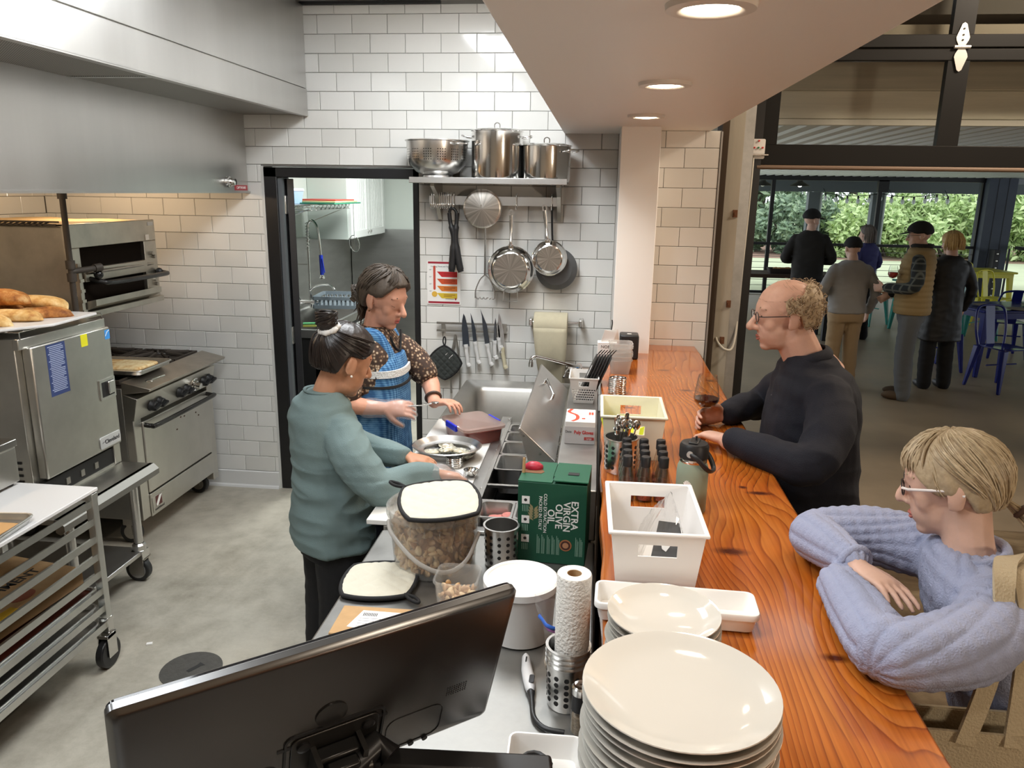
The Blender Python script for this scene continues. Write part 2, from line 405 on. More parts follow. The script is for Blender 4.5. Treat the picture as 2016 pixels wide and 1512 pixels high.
# led panels (above the frame)
for i, (x, y, z) in enumerate(((.98, -1.35, 2.955), (.55, -3.55, 2.955), (-.9, -4.4, 2.955), (.2, 1.7, 2.55))):
 t = thing('ceiling_panel_lamp', ['flat white ceiling light panel nearest the tiled wall', 'flat white ceiling light panel above the work table', 'flat white ceiling light panel near the bread rack', 'flat white light panel in the scullery'][i], 'light', (x, y, z), group='ceiling panel lamps')
 B().frame([(-.3, -.6), (.3, -.6), (.3, .6), (-.3, .6)], [(-.28, -.58), (.28, -.58), (.28, .58), (-.28, .58)], .03, TR((0, 0, -.035))).build('frame', WHITEP, t)
 B().box(-.28, .28, -.58, .58, -.02, -.012).build('diffuser', mat('panel_diffuser', (.9, .9, .9), .5, emit=(.95, .98, 1), estr=2.5), t)
# ---------------------------------------------------------------- bar
def bar_wood():
 m, nt, p, N, L = nodes_of('varnished_pine', .16)
 p.inputs['Coat Weight'].default_value = .5; p.inputs['Coat Roughness'].default_value = .1
 tc = N('ShaderNodeTexCoord')
 knots = [(1.99, -2.86, .035, .018), (2.13, -2.47, .03, .012), (2.09, -2.43, .010, .010), (2.11, -3.28, .022, .012), (2.155, -3.33, .010, .016), (2.05, -1.3, .03, .012), (1.98, -.92, .03, .012), (2.19, -3.22, .02, .01), (2.07, -3.72, .02, .02), (2.18, -1.1, .02, .02), (1.79, -1.62, .02, .01)]
 # grain coordinate: x pushed away around knots
 sep = N('ShaderNodeSeparateXYZ'); L(tc.outputs['Object'], sep.inputs[0])
 nz = N('ShaderNodeTexNoise', i_Scale=1.0, i_Detail=3.); mp0 = N('ShaderNodeMapping'); mp0.inputs['Scale'].default_value = (3.2, .55, 1); L(tc.outputs['Object'], mp0.inputs[0]); L(mp0.outputs[0], nz.inputs['Vector'])
 gx = N('ShaderNodeMath', operation='MULTIPLY_ADD'); gx.inputs[1].default_value = .34; L(nz.outputs['Fac'], gx.inputs[0]); L(sep.outputs[0], gx.inputs[2])
 cur = gx.outputs[0]; dark = None
 for (kx, ky, rx, ry) in knots:
  mp = N('ShaderNodeVectorMath', operation='SUBTRACT'); mp.inputs[1].default_value = (kx, ky, 1.107); L(tc.outputs['Object'], mp.inputs[0])
  sc = N('ShaderNodeVectorMath', operation='MULTIPLY'); sc.inputs[1].default_value = (1 / rx, 1 / ry, 0); L(mp.outputs[0], sc.inputs[0])
  ln = N('ShaderNodeVectorMath', operation='LENGTH'); L(sc.outputs[0], ln.inputs[0])
  s2 = N('ShaderNodeVectorMath', operation='MULTIPLY'); s2.inputs[1].default_value = (1 / .11, 1 / .20, 0); L(mp.outputs[0], s2.inputs[0])
  d2 = N('ShaderNodeVectorMath', operation='DOT_PRODUCT'); L(s2.outputs[0], d2.inputs[0]); L(s2.outputs[0], d2.inputs[1])
  ng = N('ShaderNodeMath', operation='MULTIPLY'); ng.inputs[1].default_value = -1; L(d2.outputs['Value'], ng.inputs[0])
  ex = N('ShaderNodeMath', operation='EXPONENT'); L(ng.outputs[0], ex.inputs[0])
  ad = N('ShaderNodeMath', operation='MULTIPLY_ADD'); ad.inputs[1].default_value = .055 * (rx / .025); L(ex.outputs[0], ad.inputs[0]); L(cur, ad.inputs[2]); cur = ad.outputs[0]
  mr = N('ShaderNodeMapRange'); mr.inputs[1].default_value = .45; mr.inputs[2].default_value = 1.5; mr.inputs[3].default_value = 1; mr.inputs[4].default_value = 0; L(ln.outputs['Value'], mr.inputs[0])
  if dark is None: dark = mr.outputs[0]
  else:
   mx = N('ShaderNodeMath', operation='MAXIMUM'); L(dark, mx.inputs[0]); L(mr.outputs[0], mx.inputs[1]); dark = mx.outputs[0]
 # bands
 f = N('ShaderNodeMath', operation='MULTIPLY'); f.inputs[1].default_value = 46.; L(cur, f.inputs[0])
 fr_ = N('ShaderNodeMath', operation='FRACT'); L(f.outputs[0], fr_.inputs[0])
 r = ramp(N, [(0, srgb(194, 124, 54)), (.5, srgb(186, 112, 43)), (.80, srgb(174, 100, 38)), (.95, srgb(142, 76, 29)), (1, srgb(184, 112, 45))]); L(fr_.outputs[0], r.inputs[0])
 n3 = N('ShaderNodeTexNoise', i_Scale=2.6, i_Detail=3.); L(tc.outputs['Object'], n3.inputs['Vector'])
 hs = ramp(N, [(.35, srgb(236, 178, 110)), (.65, srgb(255, 236, 214))]); L(n3.outputs['Fac'], hs.inputs[0])
 mu = N('ShaderNodeMix', data_type='RGBA', blend_type='MULTIPLY'); mu.inputs[0].default_value = .6; L(r.outputs[0], mu.inputs[6]); L(hs.outputs[0], mu.inputs[7])
 mf = N('ShaderNodeMapping'); mf.inputs['Scale'].default_value = (120, 4, 1); L(tc.outputs['Object'], mf.inputs[0]); nf = N('ShaderNodeTexNoise', i_Scale=1., i_Detail=4.); L(mf.outputs[0], nf.inputs['Vector'])
 rf = ramp(N, [(.3, (.62, .55, .48)), (.62, (1, 1, 1))]); L(nf.outputs['Fac'], rf.inputs[0]); m3 = N('ShaderNodeMix', data_type='RGBA', blend_type='MULTIPLY'); m3.inputs[0].default_value = .6; L(mu.outputs[2], m3.inputs[6]); L(rf.outputs[0], m3.inputs[7]); mu = m3
 mk = N('ShaderNodeMix', data_type='RGBA'); L(dark, mk.inputs[0]); L(mu.outputs[2], mk.inputs[6]); mk.inputs[7].default_value = (*srgb(74, 26, 6), 1)
 L(mk.outputs[2], p.inputs['Base Color'])
 bp = N('ShaderNodeBump'); bp.inputs['Strength'].default_value = .05; bp.inputs['Distance'].default_value = .004; L(n3.outputs['Fac'], bp.inputs['Height']); L(bp.outputs[0], p.inputs['Normal'])
 return m
BARW = bar_wood()
random.seed(3)
lx = [(1.682 + .004 * math.sin(i * 1.7), -5.2 + i * .1) for i in range(49)]
rx_ = []
for i in range(49):
 y = -5.2 + i * .1; rx_.append((2.206 + .004 * noise.noise((y * 3, 0, 0)) * 2, y))
lx[-1] = (1.682, -.275); rx_[-1] = (2.202, -.275)
poly = lx[::-1] + rx_
poly = [(p[0], p[1]) for p in poly]
bt = B().prism(poly, .05, TR((0, 0, 1.057)))
bar_top = tag(bt.build('bar_top', BARW, bevel=.006), 'long varnished orange pine bar top with knots', 'bar')
struct(B().box(1.70, 1.84, -5.2, -.27, 0, 1.056).build('wall_bar', mat('bar_front_wood', srgb(92, 62, 40), .6, var=.2, vscale=5, stretch=(1, 1, .1))), 'low wall under the bar top')
# ---------------------------------------------------------------- jamb beside the bar end
OLD = mat('weathered_board', srgb(176, 170, 156), .8, var=.14, vscale=9, stretch=(1, 1, .12), bump=.1, bscale=30)
b = B().box(2.27, 2.305, -.23, -.03, 0, 2.9)
struct(b.build('jamb_gap_strip', mat('gap_brown', srgb(66, 52, 38), .8, var=.2, vscale=8, stretch=(1, 1, .1))))  # dark of the gap beside the jamb board, painted as a brown strip
struct(B().box(2.305, 2.40, -.13, -.03, 0, 2.9).build('trim_5', OLD), 'weathered pale wooden jamb board')
GALV = mat('galvanised_steel', (.45, .45, .44), .42, .9, var=.12, vscale=14)
b = B().prism([(0, 0), (.055, 0), (.055, .05), (.05, .05), (.05, .005), (.005, .005), (.005, .05), (0, .05)], 2.9, TR((2.402, -.11, 0)))
trk = struct(b.build('trim_6', GALV), 'galvanised vertical door track')
struct(B().box(2.455, 2.52, -.02, .10, 0, 2.9).build('trim_7', BLACKM), 'black steel jamb post of the roll up door')
for z, xx in ((1.83, 2.385), (1.33, 2.39), (1.12, 2.37)):
 k = B().box(xx - .012, xx + .012, -.137, -.129, z - .02, z + .02); k.cyl((xx, -.145, z), (xx, -.129, z), .008, n=10)
 k.build('fixing_plate', mat('rusty_bolt', srgb(110, 70, 44), .7), trk)
# ---------------------------------------------------------------- raised roll up door
DOORM = mat('door_black', (.007, .0065, .006), .5, spec=.25)
GLASS = mat("pane_glass", (1, 1, 1), .02)
rd = thing('roll_up_door', 'black framed glass roll up door raised above the porch opening', 'door', (0, 0, 0))
b = B().box(2.49, 6.3, 0, .05, 2.093, 2.205); b.build('bottom_rail', DOORM, rd, bevel=.004)
b = B().box(2.49, 6.3, 0, .05, 2.635, 2.694); b.build('middle_rail', DOORM, rd, bevel=.004)
b = B().box(2.49, 6.3, 0, .05, 2.700, 2.765); b.build('middle_rail', DOORM, rd, bevel=.004)
B().box(2.49, 6.3, 0, .05, 3.18, 3.29).build('top_rail', DOORM, rd, bevel=.004)
xs = [2.49, 3.44, 4.40, 5.36, 6.2]
for i, x in enumerate(xs):
 w = .11
 B().box(x, x + w, .002, .048, 2.205, 2.635).build('stile', DOORM, rd); B().box(x, x + w, .002, .048, 2.765, 3.18).build('stile', DOORM, rd)
 if i < 4:
  for z0, z1 in ((2.205, 2.635), (2.765, 3.18)):
   B().box(x + w, xs[i + 1], .022, .026, z0, z1).build('pane', GLASS, rd)
B().cyl((2.5, -.012, 2.082), (6.3, -.012, 2.082), .012, n=10).build('bottom_seal', mat('seal_brown', srgb(120, 100, 84), .5), rd)
for x in (3.495, 4.455, 5.415):
 h = B()
 h.prism([(-.014, 0), (.014, 0), (.030, .03), (.034, .045), (.012, .11), (0, .118), (-.012, .11), (-.034, .045), (-.030, .03)], .004, basis((x, -.001, 2.703), (1, 0, 0), (0, 0, 1)))
 h.prism([(-.014, 0), (.014, 0), (.030, -.03), (.034, -.045), (.012, -.11), (0, -.118), (-.012, -.11), (-.034, -.045), (-.030, -.03)], .004, basis((x, -.005, 2.697), (1, 0, 0), (0, 0, 1)))
 h.cyl((x - .04, -.012, 2.70), (x + .04, -.012, 2.70), .009, n=12)
 ho = h.build('hinge', mat('zinc_hinge', (.72, .70, .66), .35, .8), rd)
 for dz in (.09, .06, .035, -.04, -.065, -.095): B().cyl((x, -.008, 2.70 + dz), (x, .0, 2.70 + dz), .005, n=8).build('screw', BLK, ho)
# end bracket plate and cord
t = thing('roller_bracket', 'white plate with red screws at the corner of the raised door', 'bracket', (2.497, -.03, 2.178))
B().prism(rrect(.072, .105, .008), .004, basis((0, 0, 0), (1, 0, 0), (0, 0, 1))).build('plate', WHITEP, t)
for dx, dz, c in ((0, .042, RED), (-.022, .006, RED), (.0, .006, mat('green_dot', srgb(40, 130, 80), .5)), (.022, .006, RED)):
 B().cyl((dx, -.004, dz), (dx, -.011, dz), .005, n=10).build('screw', c, t)
B().cyl((-.05, -.012, -.032), (.055, -.012, -.032), .005, n=10).build('roller_pin', SATIN, t)
pts = bez([(2.475, -.03, 2.14), (2.468, -.06, 1.9), (2.458, -.08, 1.5), (2.452, -.10, 1.25), (2.43, -.15, 1.09), (2.385, -.17, 1.075), (2.345, -.15, 1.11), (2.335, -.135, 1.135)], 6)
tag(B().tube(pts, .0065, 8).build('pull_cord', mat('cream_cord', srgb(205, 200, 186), .7), smooth=60), 'cream pull cord hanging from the raised door to the jamb', 'cord')
for x, y, z, l in ((4.1, -.9, 3.4, 'glass globe pendant nearest the bar soffit'), (5.6, -.9, 3.4, 'glass globe pendant farther along the door wall'), (4.6, -5.4, 1.95, 'low glass globe pendant behind the camera')):  # made-up lamp bodies around the added fill lights
 t = thing('fill_globe', l, 'lamp', (x, y, z), group='dining globe pendants')
 B().cyl((0, 0, .15), (0, 0, 3.9 - z), .006, n=8).build('cord', BLACKM, t); B().lathe([(.03, .17), (.05, .13), (.05, .11)], n=16).build('holder', BLACKM, t)
 B().sphere((0, 0, 0), .04, 12).build('bulb', mat('fill_bulb', (1, .8, .6), .3, emit=(1, .8, .58), estr=8), t, smooth=60)
# ================================================================== LEFT SIDE EQUIPMENT (built in world coordinates)
def chain(o):
 v = Vector((0, 0, 0))
 while o is not None: v += Vector(o.location); o = o.parent
 return v
class BW(B):
 def build(s, name, mats, parent=None, **k):
  o = B.build(s, name, mats, parent, **k); o.location = -chain(parent) if parent is not None else (0, 0, 0); return o
def wtext(body, size, M, m, parent, **k):
 o = text(body, size, M, m, parent, **k); o.location = -chain(parent); return o
XP = lambda o: basis(o, (0, 1, 0), (0, 0, 1))     # plane facing +x : local x -> +Y, local y -> Z
YM = lambda o: basis(o, (1, 0, 0), (0, 0, 1))     # plane facing -y
# ---- extraction hood
hood = thing('extraction_hood', 'large brushed steel extraction hood along the left kitchen wall', 'hood', (-1.1, -1.9, 1.9))
BW().box(-.478, -.467, -3.6, -.006, 1.90, 2.93).build('front_panel', STEEL, hood, bevel=.002)
b = BW().box(-1.79, -.478, -.02, -.006, 1.90, 2.93).box(-1.79, -.478, -3.6, -3.585, 1.90, 2.93).box(-1.80, -1.785, -3.585, -.02, 2.0, 2.93).box(-1.785, -.478, -3.585, -.02, 2.60, 2.62)
b.build('inner_shell', STEELD, hood)
BW().box(-.49, -.455, -3.6, -.004, 1.897, 1.908).build('drip_lip', STEEL, hood)
for i in range(6):
 y = -.06 - i * .58
 f = BW()
 for k in range(9): f.box(-1.72 + .0, -1.70, y - .54 + k * .06, y - .54 + k * .06 + .03, 2.05, 2.5)
 f.box(-1.735, -1.722, y - .55, y, 2.03, 2.52); f.build('grease_filter', STEELD, hood)
for y in (-.55, -1.75):
 l = BW().sphere((-1.15, y, 2.10), .055, 16, (1, 1, 1.25)); l.build('lamp_globe', mat('hood_globe', (1, .8, .5), .3, emit=(1, .7, .38), estr=6), hood, smooth=60)
 BW().cyl((-1.15, y, 2.17), (-1.15, y, 2.6), .05, n=16).build('lamp_holder', SATIN, hood, smooth=40)
k = BW(); k.lathe([(.026, 0), (.030, .006), (.030, .022), (.024, .026), (.024, .034), (.018, .04), (.018, .056), (.0005, .058)], M=Matrix.Translation((-.467, -.285, 1.958)) @ Matrix.Rotation(math.pi / 2, 4, 'Y'), n=24)
k.build('control_knob', CHROME, hood, smooth=30)
s_ = BW().box(-.467, -.4655, -.185, -.02, 1.912, 1.942).build('maker_plate', mat('maroon_plate', srgb(158, 52, 58), .5), hood)
wtext('CAPTIVEAIRE', .021, XP((-.465, -.102, 1.927)), WHT, s_, sx=1.0)
# ---- supply plenum on the hood front
def perforated():
 m, nt, p, N, L = nodes_of('perforated_steel', .45)
 p.inputs['Metallic'].default_value = .9
 tc = N('ShaderNodeTexCoord'); mp = N('ShaderNodeMapping'); mp.inputs['Rotation'].default_value = (0, 0, .785); mp.inputs['Scale'].default_value = (150, 150, 1); L(tc.outputs['Object'], mp.inputs[0])
 fr = N('ShaderNodeVectorMath', operation='FRACTION'); L(mp.outputs[0], fr.inputs[0])
 sb = N('ShaderNodeVectorMath', operation='SUBTRACT'); sb.inputs[1].default_value = (.5, .5, 0); L(fr.outputs[0], sb.inputs[0])
 ml = N('ShaderNodeVectorMath', operation='MULTIPLY'); ml.inputs[1].default_value = (1, 1, 0); L(sb.outputs[0], ml.inputs[0])
 ln = N('ShaderNodeVectorMath', operation='LENGTH'); L(ml.outputs[0], ln.inputs[0])
 r = ramp(N, [(.28, (.03, .03, .03)), (.36, (.42, .40, .37))]); L(ln.outputs['Value'], r.inputs[0]); L(r.outputs[0], p.inputs['Base Color'])
 return m
psp = thing('supply_plenum', 'boxy steel air supply plenum with perforated underside on the hood', 'ventilation box', (-.27, -1.9, 2.341))
BW().box(-.082, -.073, -3.6, -.006, 2.341, 2.486).build('lower_front_panel', STEEL, psp, bevel=.002)
BW().box(-.084, -.075, -3.6, -.006, 2.490, 2.935).build('upper_front_panel', STEEL, psp, bevel=.002)
BW().box(-.466, -.082, -3.6, -.02, 2.486, 2.49).box(-.466, -.082, -.014, -.006, 2.345, 2.93).build('end_plate', STEELD, psp)
BW().box(-.466, -.082, -1.545, -.02, 2.346, 2.352).build('perforated_panel', perforated(), psp)
BW().box(-.466, -.082, -3.6, -1.565, 2.346, 2.352).build('perforated_panel', perforated(), psp)
BW().box(-.466, -.082, -1.57, -1.54, 2.342, 2.347).build('panel_strip', STEELD, psp)
BW().box(-.108, -.073, -3.6, -.006, 2.338, 2.344).build('hem', STEEL, psp)
# ---- salamander broiler
sal = thing('salamander_broiler', 'wall mounted steel salamander broiler with long black handle', 'broiler', (-1.25, -.73, 1.30))
SST = mat('sooty_steel', (.50, .47, .41), .40, 1, var=.18, vscale=5, rvar=.1)
BW().box(-1.72, -.905, -1.10, -.36, 1.30, 1.735).build('body', SST, sal, bevel=.004)
b = BW(); b.box(-.905, -.882, -1.105, -.355, 1.63, 1.745).box(-.905, -.882, -1.105, -1.025, 1.30, 1.63).box(-.905, -.882, -.475, -.355, 1.30, 1.63)
b.build('front_plate', SST, sal, bevel=.003)
BW().box(-.96, -.9035, -1.025, -.475, 1.30, 1.63).build('cavity', mat('recess_black', (.010, .007, .005), .95, spec=.05), sal)  # near-black slab paints in the dark of the open broiler recess
BW().box(-.895, -.87, -1.02, -.48, 1.462, 1.528).build('tray_front', SST, sal, bevel=.003)
h = BW(); h.tube(bez([(-.875, -.985, 1.475), (-.82, -.97, 1.462), (-.80, -.90, 1.452), (-.80, -.45, 1.447), (-.82, -.39, 1.448), (-.88, -.37, 1.452)], 6), .013, 10); h.build('pull_handle', mat('black_handle', (.02, .02, .02), .25), sal, smooth=60)
h = BW(); h.sphere((-.86, -.385, 1.455), .02, 12); h.build('handle_knob', BLACKP, sal, smooth=60)
b = BW(); b.rings([[(-.90, -1.02, 1.31), (-.83, -1.02, 1.345), (-.83, -1.02, 1.375), (-.90, -1.02, 1.36)], [(-.90, -.43, 1.31), (-.83, -.43, 1.345), (-.83, -.43, 1.375), (-.90, -.43, 1.36)]]); b.build('drip_tray', SST, sal)
BW().box(-.905, -.86, -1.07, -.36, 1.285, 1.315).build('bottom_rail', SST, sal, bevel=.003)
g = BW().box(-.89, -.845, -1.105, -1.085, 1.29, 1.56); 
for i in range(5): g.box(-.847, -.838, -1.108, -1.08, 1.32 + i * .05, 1.335 + i * .05)
g.build('rack_guide', SST, sal)
b = BW().box(-.885, -.878, -.46, -.425, 1.635, 1.665); b.build('switch_plate', CHROME, sal)
BW().box(-.885, -.8805, -.425, -.37, 1.712, 1.733).build('maker_plate', WHITEP, sal)
for y, z in ((-.42, 1.56), (-.40, 1.54), (-.41, 1.41), (-.40, 1.385)): BW().cyl((-.885, y, z), (-.865, y, z), .010, n=10).build('fixing', STEELD, sal)
b = BW(); b.tube([(-.885, -.40, 1.50), (-.83, -1.07, 1.52)][:1] + [(-.84, -1.05, 1.51)], .008, 8); b.build('lever_arm', STEELD, sal)
BW().sphere((-.815, -1.0, 1.5), .023, 14).build('lever_ball', mat('ball_black', (.012, .012, .012), .2), sal, smooth=60)
# parchment sheet lying on top
b = BW()
nx, ny = 14, 8
vs = []; fs = []
for i in range(nx + 1):
 for j in range(ny + 1):
  x = -1.68 + .74 * i / nx; y = -1.08 + .66 * j / ny
  vs.append((x, y, 1.743 + .006 * noise.noise((x * 6, y * 6, 1)) + .008 * max(0, noise.noise((x * 3, y * 3, 5)))))
for i in range(nx):
 for j in range(ny):
  a = i * (ny + 1) + j; fs.append((a, a + ny + 1, a + ny + 2, a + 1))
b.add(vs, fs)
tag(b.build('parchment_sheet', mat('browned_parchment', srgb(214, 186, 140), .8), smooth=60), 'browned parchment sheet lying on top of the broiler', 'paper')
cr = BW()
for i in range(24): cr.tube([(-1.68 + i * .03, -1.13, 1.74), (-1.66 + i * .03, -1.10, 1.755)], .004, 5)
cr.tube([(-1.7, -1.12, 1.742), (-.92, -1.12, 1.742)], .005, 6); cr.tube([(-1.7, -1.10, 1.756), (-.92, -1.10, 1.756)], .004, 6)
tag(cr.build('wire_grate', IRON), 'dark wire grate along the broiler top edge', 'grate')
# gas pipe
g = thing('gas_pipe', 'dark iron gas pipe running up to the hood beside the broiler', 'pipe', (-.85, -1.15, 1.2))
BW().cyl((-.85, -1.15, 1.0), (-.85, -1.15, 1.93), .0135, n=12).build('riser', IRON, g, smooth=50)
for z in (1.885, 1.56, 1.50): BW().cyl((-.85, -1.15, z - .02), (-.85, -1.15, z + .02), .021, n=12).build('coupling', IRON, g, smooth=50)
BW().cyl((-.85, -1.15, 1.528), (-.80, -1.01, 1.535), .014, n=12).build('elbow_branch', IRON, g, smooth=50)
BW().cyl((-.81, -1.035, 1.534), (-.797, -1.0, 1.537), .020, n=12).build('valve_cap', IRON, g, smooth=50)
# ---- range
rg = thing('gas_range', 'six burner steel gas range with oven on castors', 'range', (-1.15, -.52, 0))
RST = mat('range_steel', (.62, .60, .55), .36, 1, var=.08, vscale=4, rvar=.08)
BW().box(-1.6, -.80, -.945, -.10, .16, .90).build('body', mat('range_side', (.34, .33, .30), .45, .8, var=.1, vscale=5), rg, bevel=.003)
BW().box(-.80, -.752, -.945, -.875, .16, .73).build('front_stile', RST, rg, bevel=.003); BW().box(-.80, -.752, -.165, -.10, .10, .73).build('front_stile', RST, rg, bevel=.003)
od = BW().box(-.80, -.745, -.872, -.168, .295, .700).build('oven_door', RST, rg, bevel=.004)
h = BW(); h.tube(bez([(-.75, -.855, .68), (-.71, -.85, .675), (-.69, -.80, .675), (-.69, -.24, .675), (-.71, -.19, .675), (-.75, -.185, .68)], 5), .013, 10); h.build('door_handle', mat('oven_handle', (.02, .018, .016), .2), od, smooth=60)
for y, z in ((-.50, .62), (-.46, .615), (-.55, .56), (-.33, .60), (-.30, .575)):
 BW().prism(ellipse(.008, .005, 8), .0008, XP((-.7448, y, z))).build('burnt_spot', mat('burnt_brown', srgb(70, 44, 26), .6), od)
kp = BW().box(-.80, -.745, -.872, -.168, .155, .285).build('kick_panel', RST, rg, bevel=.003)
lg = BW().box(-.745, -.741, -.862, -.745, .170, .262).build('maker_plate', RST, kp, bevel=.002)
BW().prism([(-.03, -.028), (.03, -.028), (.03, .03), (-.03, .03)], .001, XP((-.741, -.805, .228))).build('emblem', mat('emblem_maroon', srgb(90, 50, 46), .5), lg)
BW().prism([(-.028, -.026), (-.012, -.026), (.028, .024), (.028, .028), (.006, .028), (-.028, -.014)], .001, XP((-.7398, -.805, .228))).build('emblem_slash', WHT, lg)
wtext('southbend', .022, XP((-.7405, -.803, .185)), BLK, lg)
cp = BW(); cp.rings([[(-.80, -.945, .725), (-.745, -.945, .725), (-.72, -.945, .845), (-.80, -.945, .87)], [(-.80, -.10, .725), (-.745, -.10, .725), (-.72, -.10, .845), (-.80, -.10, .87)]]); cpo = cp.build('control_panel', RST, rg, bevel=.002)
nrm = Vector((.98, 0, -.2)).normalized()
for y in (-.80, -.725, -.515, -.44, -.24, -.175):
 kn = BW(); M = Matrix.Translation((-.736, y, .775)) @ Vector((0, 0, 1)).rotation_difference(nrm).to_matrix().to_4x4()
 kn.lathe([(.030, 0), (.032, .005), (.028, .010), (.026, .030), (.022, .034), (.0005, .034)], M=M, n=20); kn.box(-.006, .006, -.026, .026, .03, .048, M=M @ Matrix.Rotation(.3, 4, 'Z'))
 kn.build('burner_knob', BLACKP, cpo, smooth=35)
M = Matrix.Translation((-.736, -.34, .778)) @ Vector((0, 0, 1)).rotation_difference(nrm).to_matrix().to_4x4()
kn = BW(); kn.lathe([(.040, 0), (.042, .008), (.036, .012), (.034, .006), (.028, .006), (.026, .02), (.020, .022), (.018, .045), (.0005, .046)], M=M, n=24); kn.build('oven_dial', CHROME, cpo, smooth=30)
BW().box(-.741, -.737, -.365, -.325, .728, .742).build('indicator', BLACKP, cpo)
rl = BW(); rl.rings([[(-.80, -.945, .868), (-.655, -.93, .885), (-.648, -.93, .90), (-.80, -.945, .935)], [(-.80, -.095, .868), (-.655, -.095, .885), (-.648, -.095, .90), (-.80, -.095, .935)]]); rl.build('landing_ledge', mat('ledge_steel', (.5, .46, .40), .36, 1, var=.14, vscale=9), rg, bevel=.003)
BW().box(-1.58, -.80, -.94, -.10, .885, .905).build('cooktop', IRON, rg)
for r_ in range(3):
 for c_ in range(2):
  cx = -.99 - c_ * .36; cy = -.245 - r_ * .275
  q = BW(); 
  for a, z in ((0, 0), (1, 0)): pass
  q.frame([(-.17, -.13), (.17, -.13), (.17, .13), (-.17, .13)], [(-.155, -.115), (.155, -.115), (.155, .115), (-.155, .115)], .022, TR((cx, cy, .915)))
  for k in range(8):
   a = k * math.pi / 4 + .0; ca, sa = math.cos(a), math.sin(a)
   R1 = min(.16 / max(abs(ca), 1e-6), .12 / max(abs(sa), 1e-6))
   q.tube([(cx + ca * .04, cy + sa * .04, .945), (cx + ca * .07, cy + sa * .07, .940), (cx + ca * R1, cy + sa * R1, .930)], .007, 6, sq=1.7)
  q.build('burner_grate', IRON, rg)
  q = BW().lathe([(.02, .0), (.05, .004), (.052, .016), (.03, .022), (.0005, .022)], (cx, cy, .905), 20); q.build('burner_head', IRON, rg, smooth=40)
for x, y in ((-.87, -.14), (-.87, -.88), (-1.5, -.14), (-1.5, -.88)):
 c = BW(); c.cyl((x, y - .018, .062), (x, y + .018, .062), .062, n=24); co = c.build('castor_wheel', mat('castor_rubber', (.025, .025, .025), .5), rg, smooth=40, bevel=.006)
 BW().cyl((x, y - .0185, .062), (x, y + .0185, .062), .038, n=20).build('hub', STEELD, co, smooth=40)
 BW().box(x - .03, x + .03, y - .03, y + .03, .11, .16).box(x - .015, x + .015, y - .026, y - .021, .05, .12).box(x - .015, x + .015, y + .021, y + .026, .05, .12).build('castor_fork', STEELD, co)
# sheet pan with flatbread on the range
def sheet_pan(name, label, cx, cy, z, w, d, rz=0, group=None):
 t = thing(name, label, 'tray', (cx, cy, z), rz, group)
 b = B(); o = rrect(w, d, .03, 4); i1 = rrect(w - .016, d - .016, .026, 4); i0 = rrect(w - .03, d - .03, .02, 4); ob = rrect(w - .026, d - .026, .022, 4)
 ring = lambda p, zz: [(x, y, zz) for x, y in p]
 b.rings([ring(ob, 0), ring(rrect(w - .012, d - .012, .028, 4), .022), ring(o, .024), ring(o, .020), ring(rrect(w - .006, d - .006, .03, 4), .026), ring(i1, .025), ring(i0, .003)])
 b.build('pan', ALU, t, smooth=50)
 return t
def bread_mat(name, c1, c2, c3, sc=18):
 m, nt, p, N, L = nodes_of(name, .7)
 tc = N('ShaderNodeTexCoord'); n = N('ShaderNodeTexNoise', i_Scale=sc, i_Detail=6., i_Roughness=.65); L(tc.outputs['Object'], n.inputs['Vector'])
 r = ramp(N, [(.34, c1), (.5, c2), (.66, c3)]); L(n.outputs['Fac'], r.inputs[0]); L(r.outputs[0], p.inputs['Base Color'])
 b = N('ShaderNodeBump'); b.inputs['Strength'].default_value = .35; b.inputs['Distance'].default_value = .01; L(n.outputs['Fac'], b.inputs['Height']); L(b.outputs[0], p.inputs['Normal'])
 return m
FLAT = bread_mat('flatbread_crust', srgb(196, 140, 76), srgb(232, 204, 150), srgb(244, 226, 184), 22)
def slab(name, label, cat, pts, z0, h, m, seed=0, M=None):
 b = B(); n = len(pts); rs = []
 cx = sum(p[0] for p in pts) / n; cy = sum(p[1] for p in pts) / n
 for k, (s, zz) in enumerate(((.96, 0), (1.0, .35), (.985, .75), (.93, .97), (.6, 1.03), (.02, 1.04))):
  rs.append([(cx + (x - cx) * s, cy + (y - cy) * s, z0 + h * zz + (.004 * noise.noise((x * 14, y * 14, seed + k)) if k > 1 else 0)) for x, y in pts])
 b.rings(rs)
 return tag(b.build(name, m, smooth=70), label, cat)
sheet_pan('sheet_pan', 'aluminium sheet pan lying across the range burners', -.985, -.70, .952, .50, .33)
pp = [(x - .985, y - .70) for x, y in rrect(.40, .2, .02, 5)]
slab('flatbread', 'golden flatbread slab on the pan over the burners', 'bread', [(x + .03 * noise.noise((x * 9, y * 9, 1)), y + .012 * noise.noise((x * 20, y * 20, 2))) for x, y in pp], .957, .022, FLAT)
sp = thing('steel_spoon', 'small steel spoon resting on the range front ledge', 'spoon', (-.72, -.82, .915))
B().sphere((0, 0, 0), .02, 12, (1, 1.3, .35)).build('bowl', CHROME, sp, smooth=60)
B().tube([(0, .02, 0), (.01, .07, .004), (.012, .13, .002)], [.004, .003, .006], 8).build('handle', CHROME, sp, smooth=60)
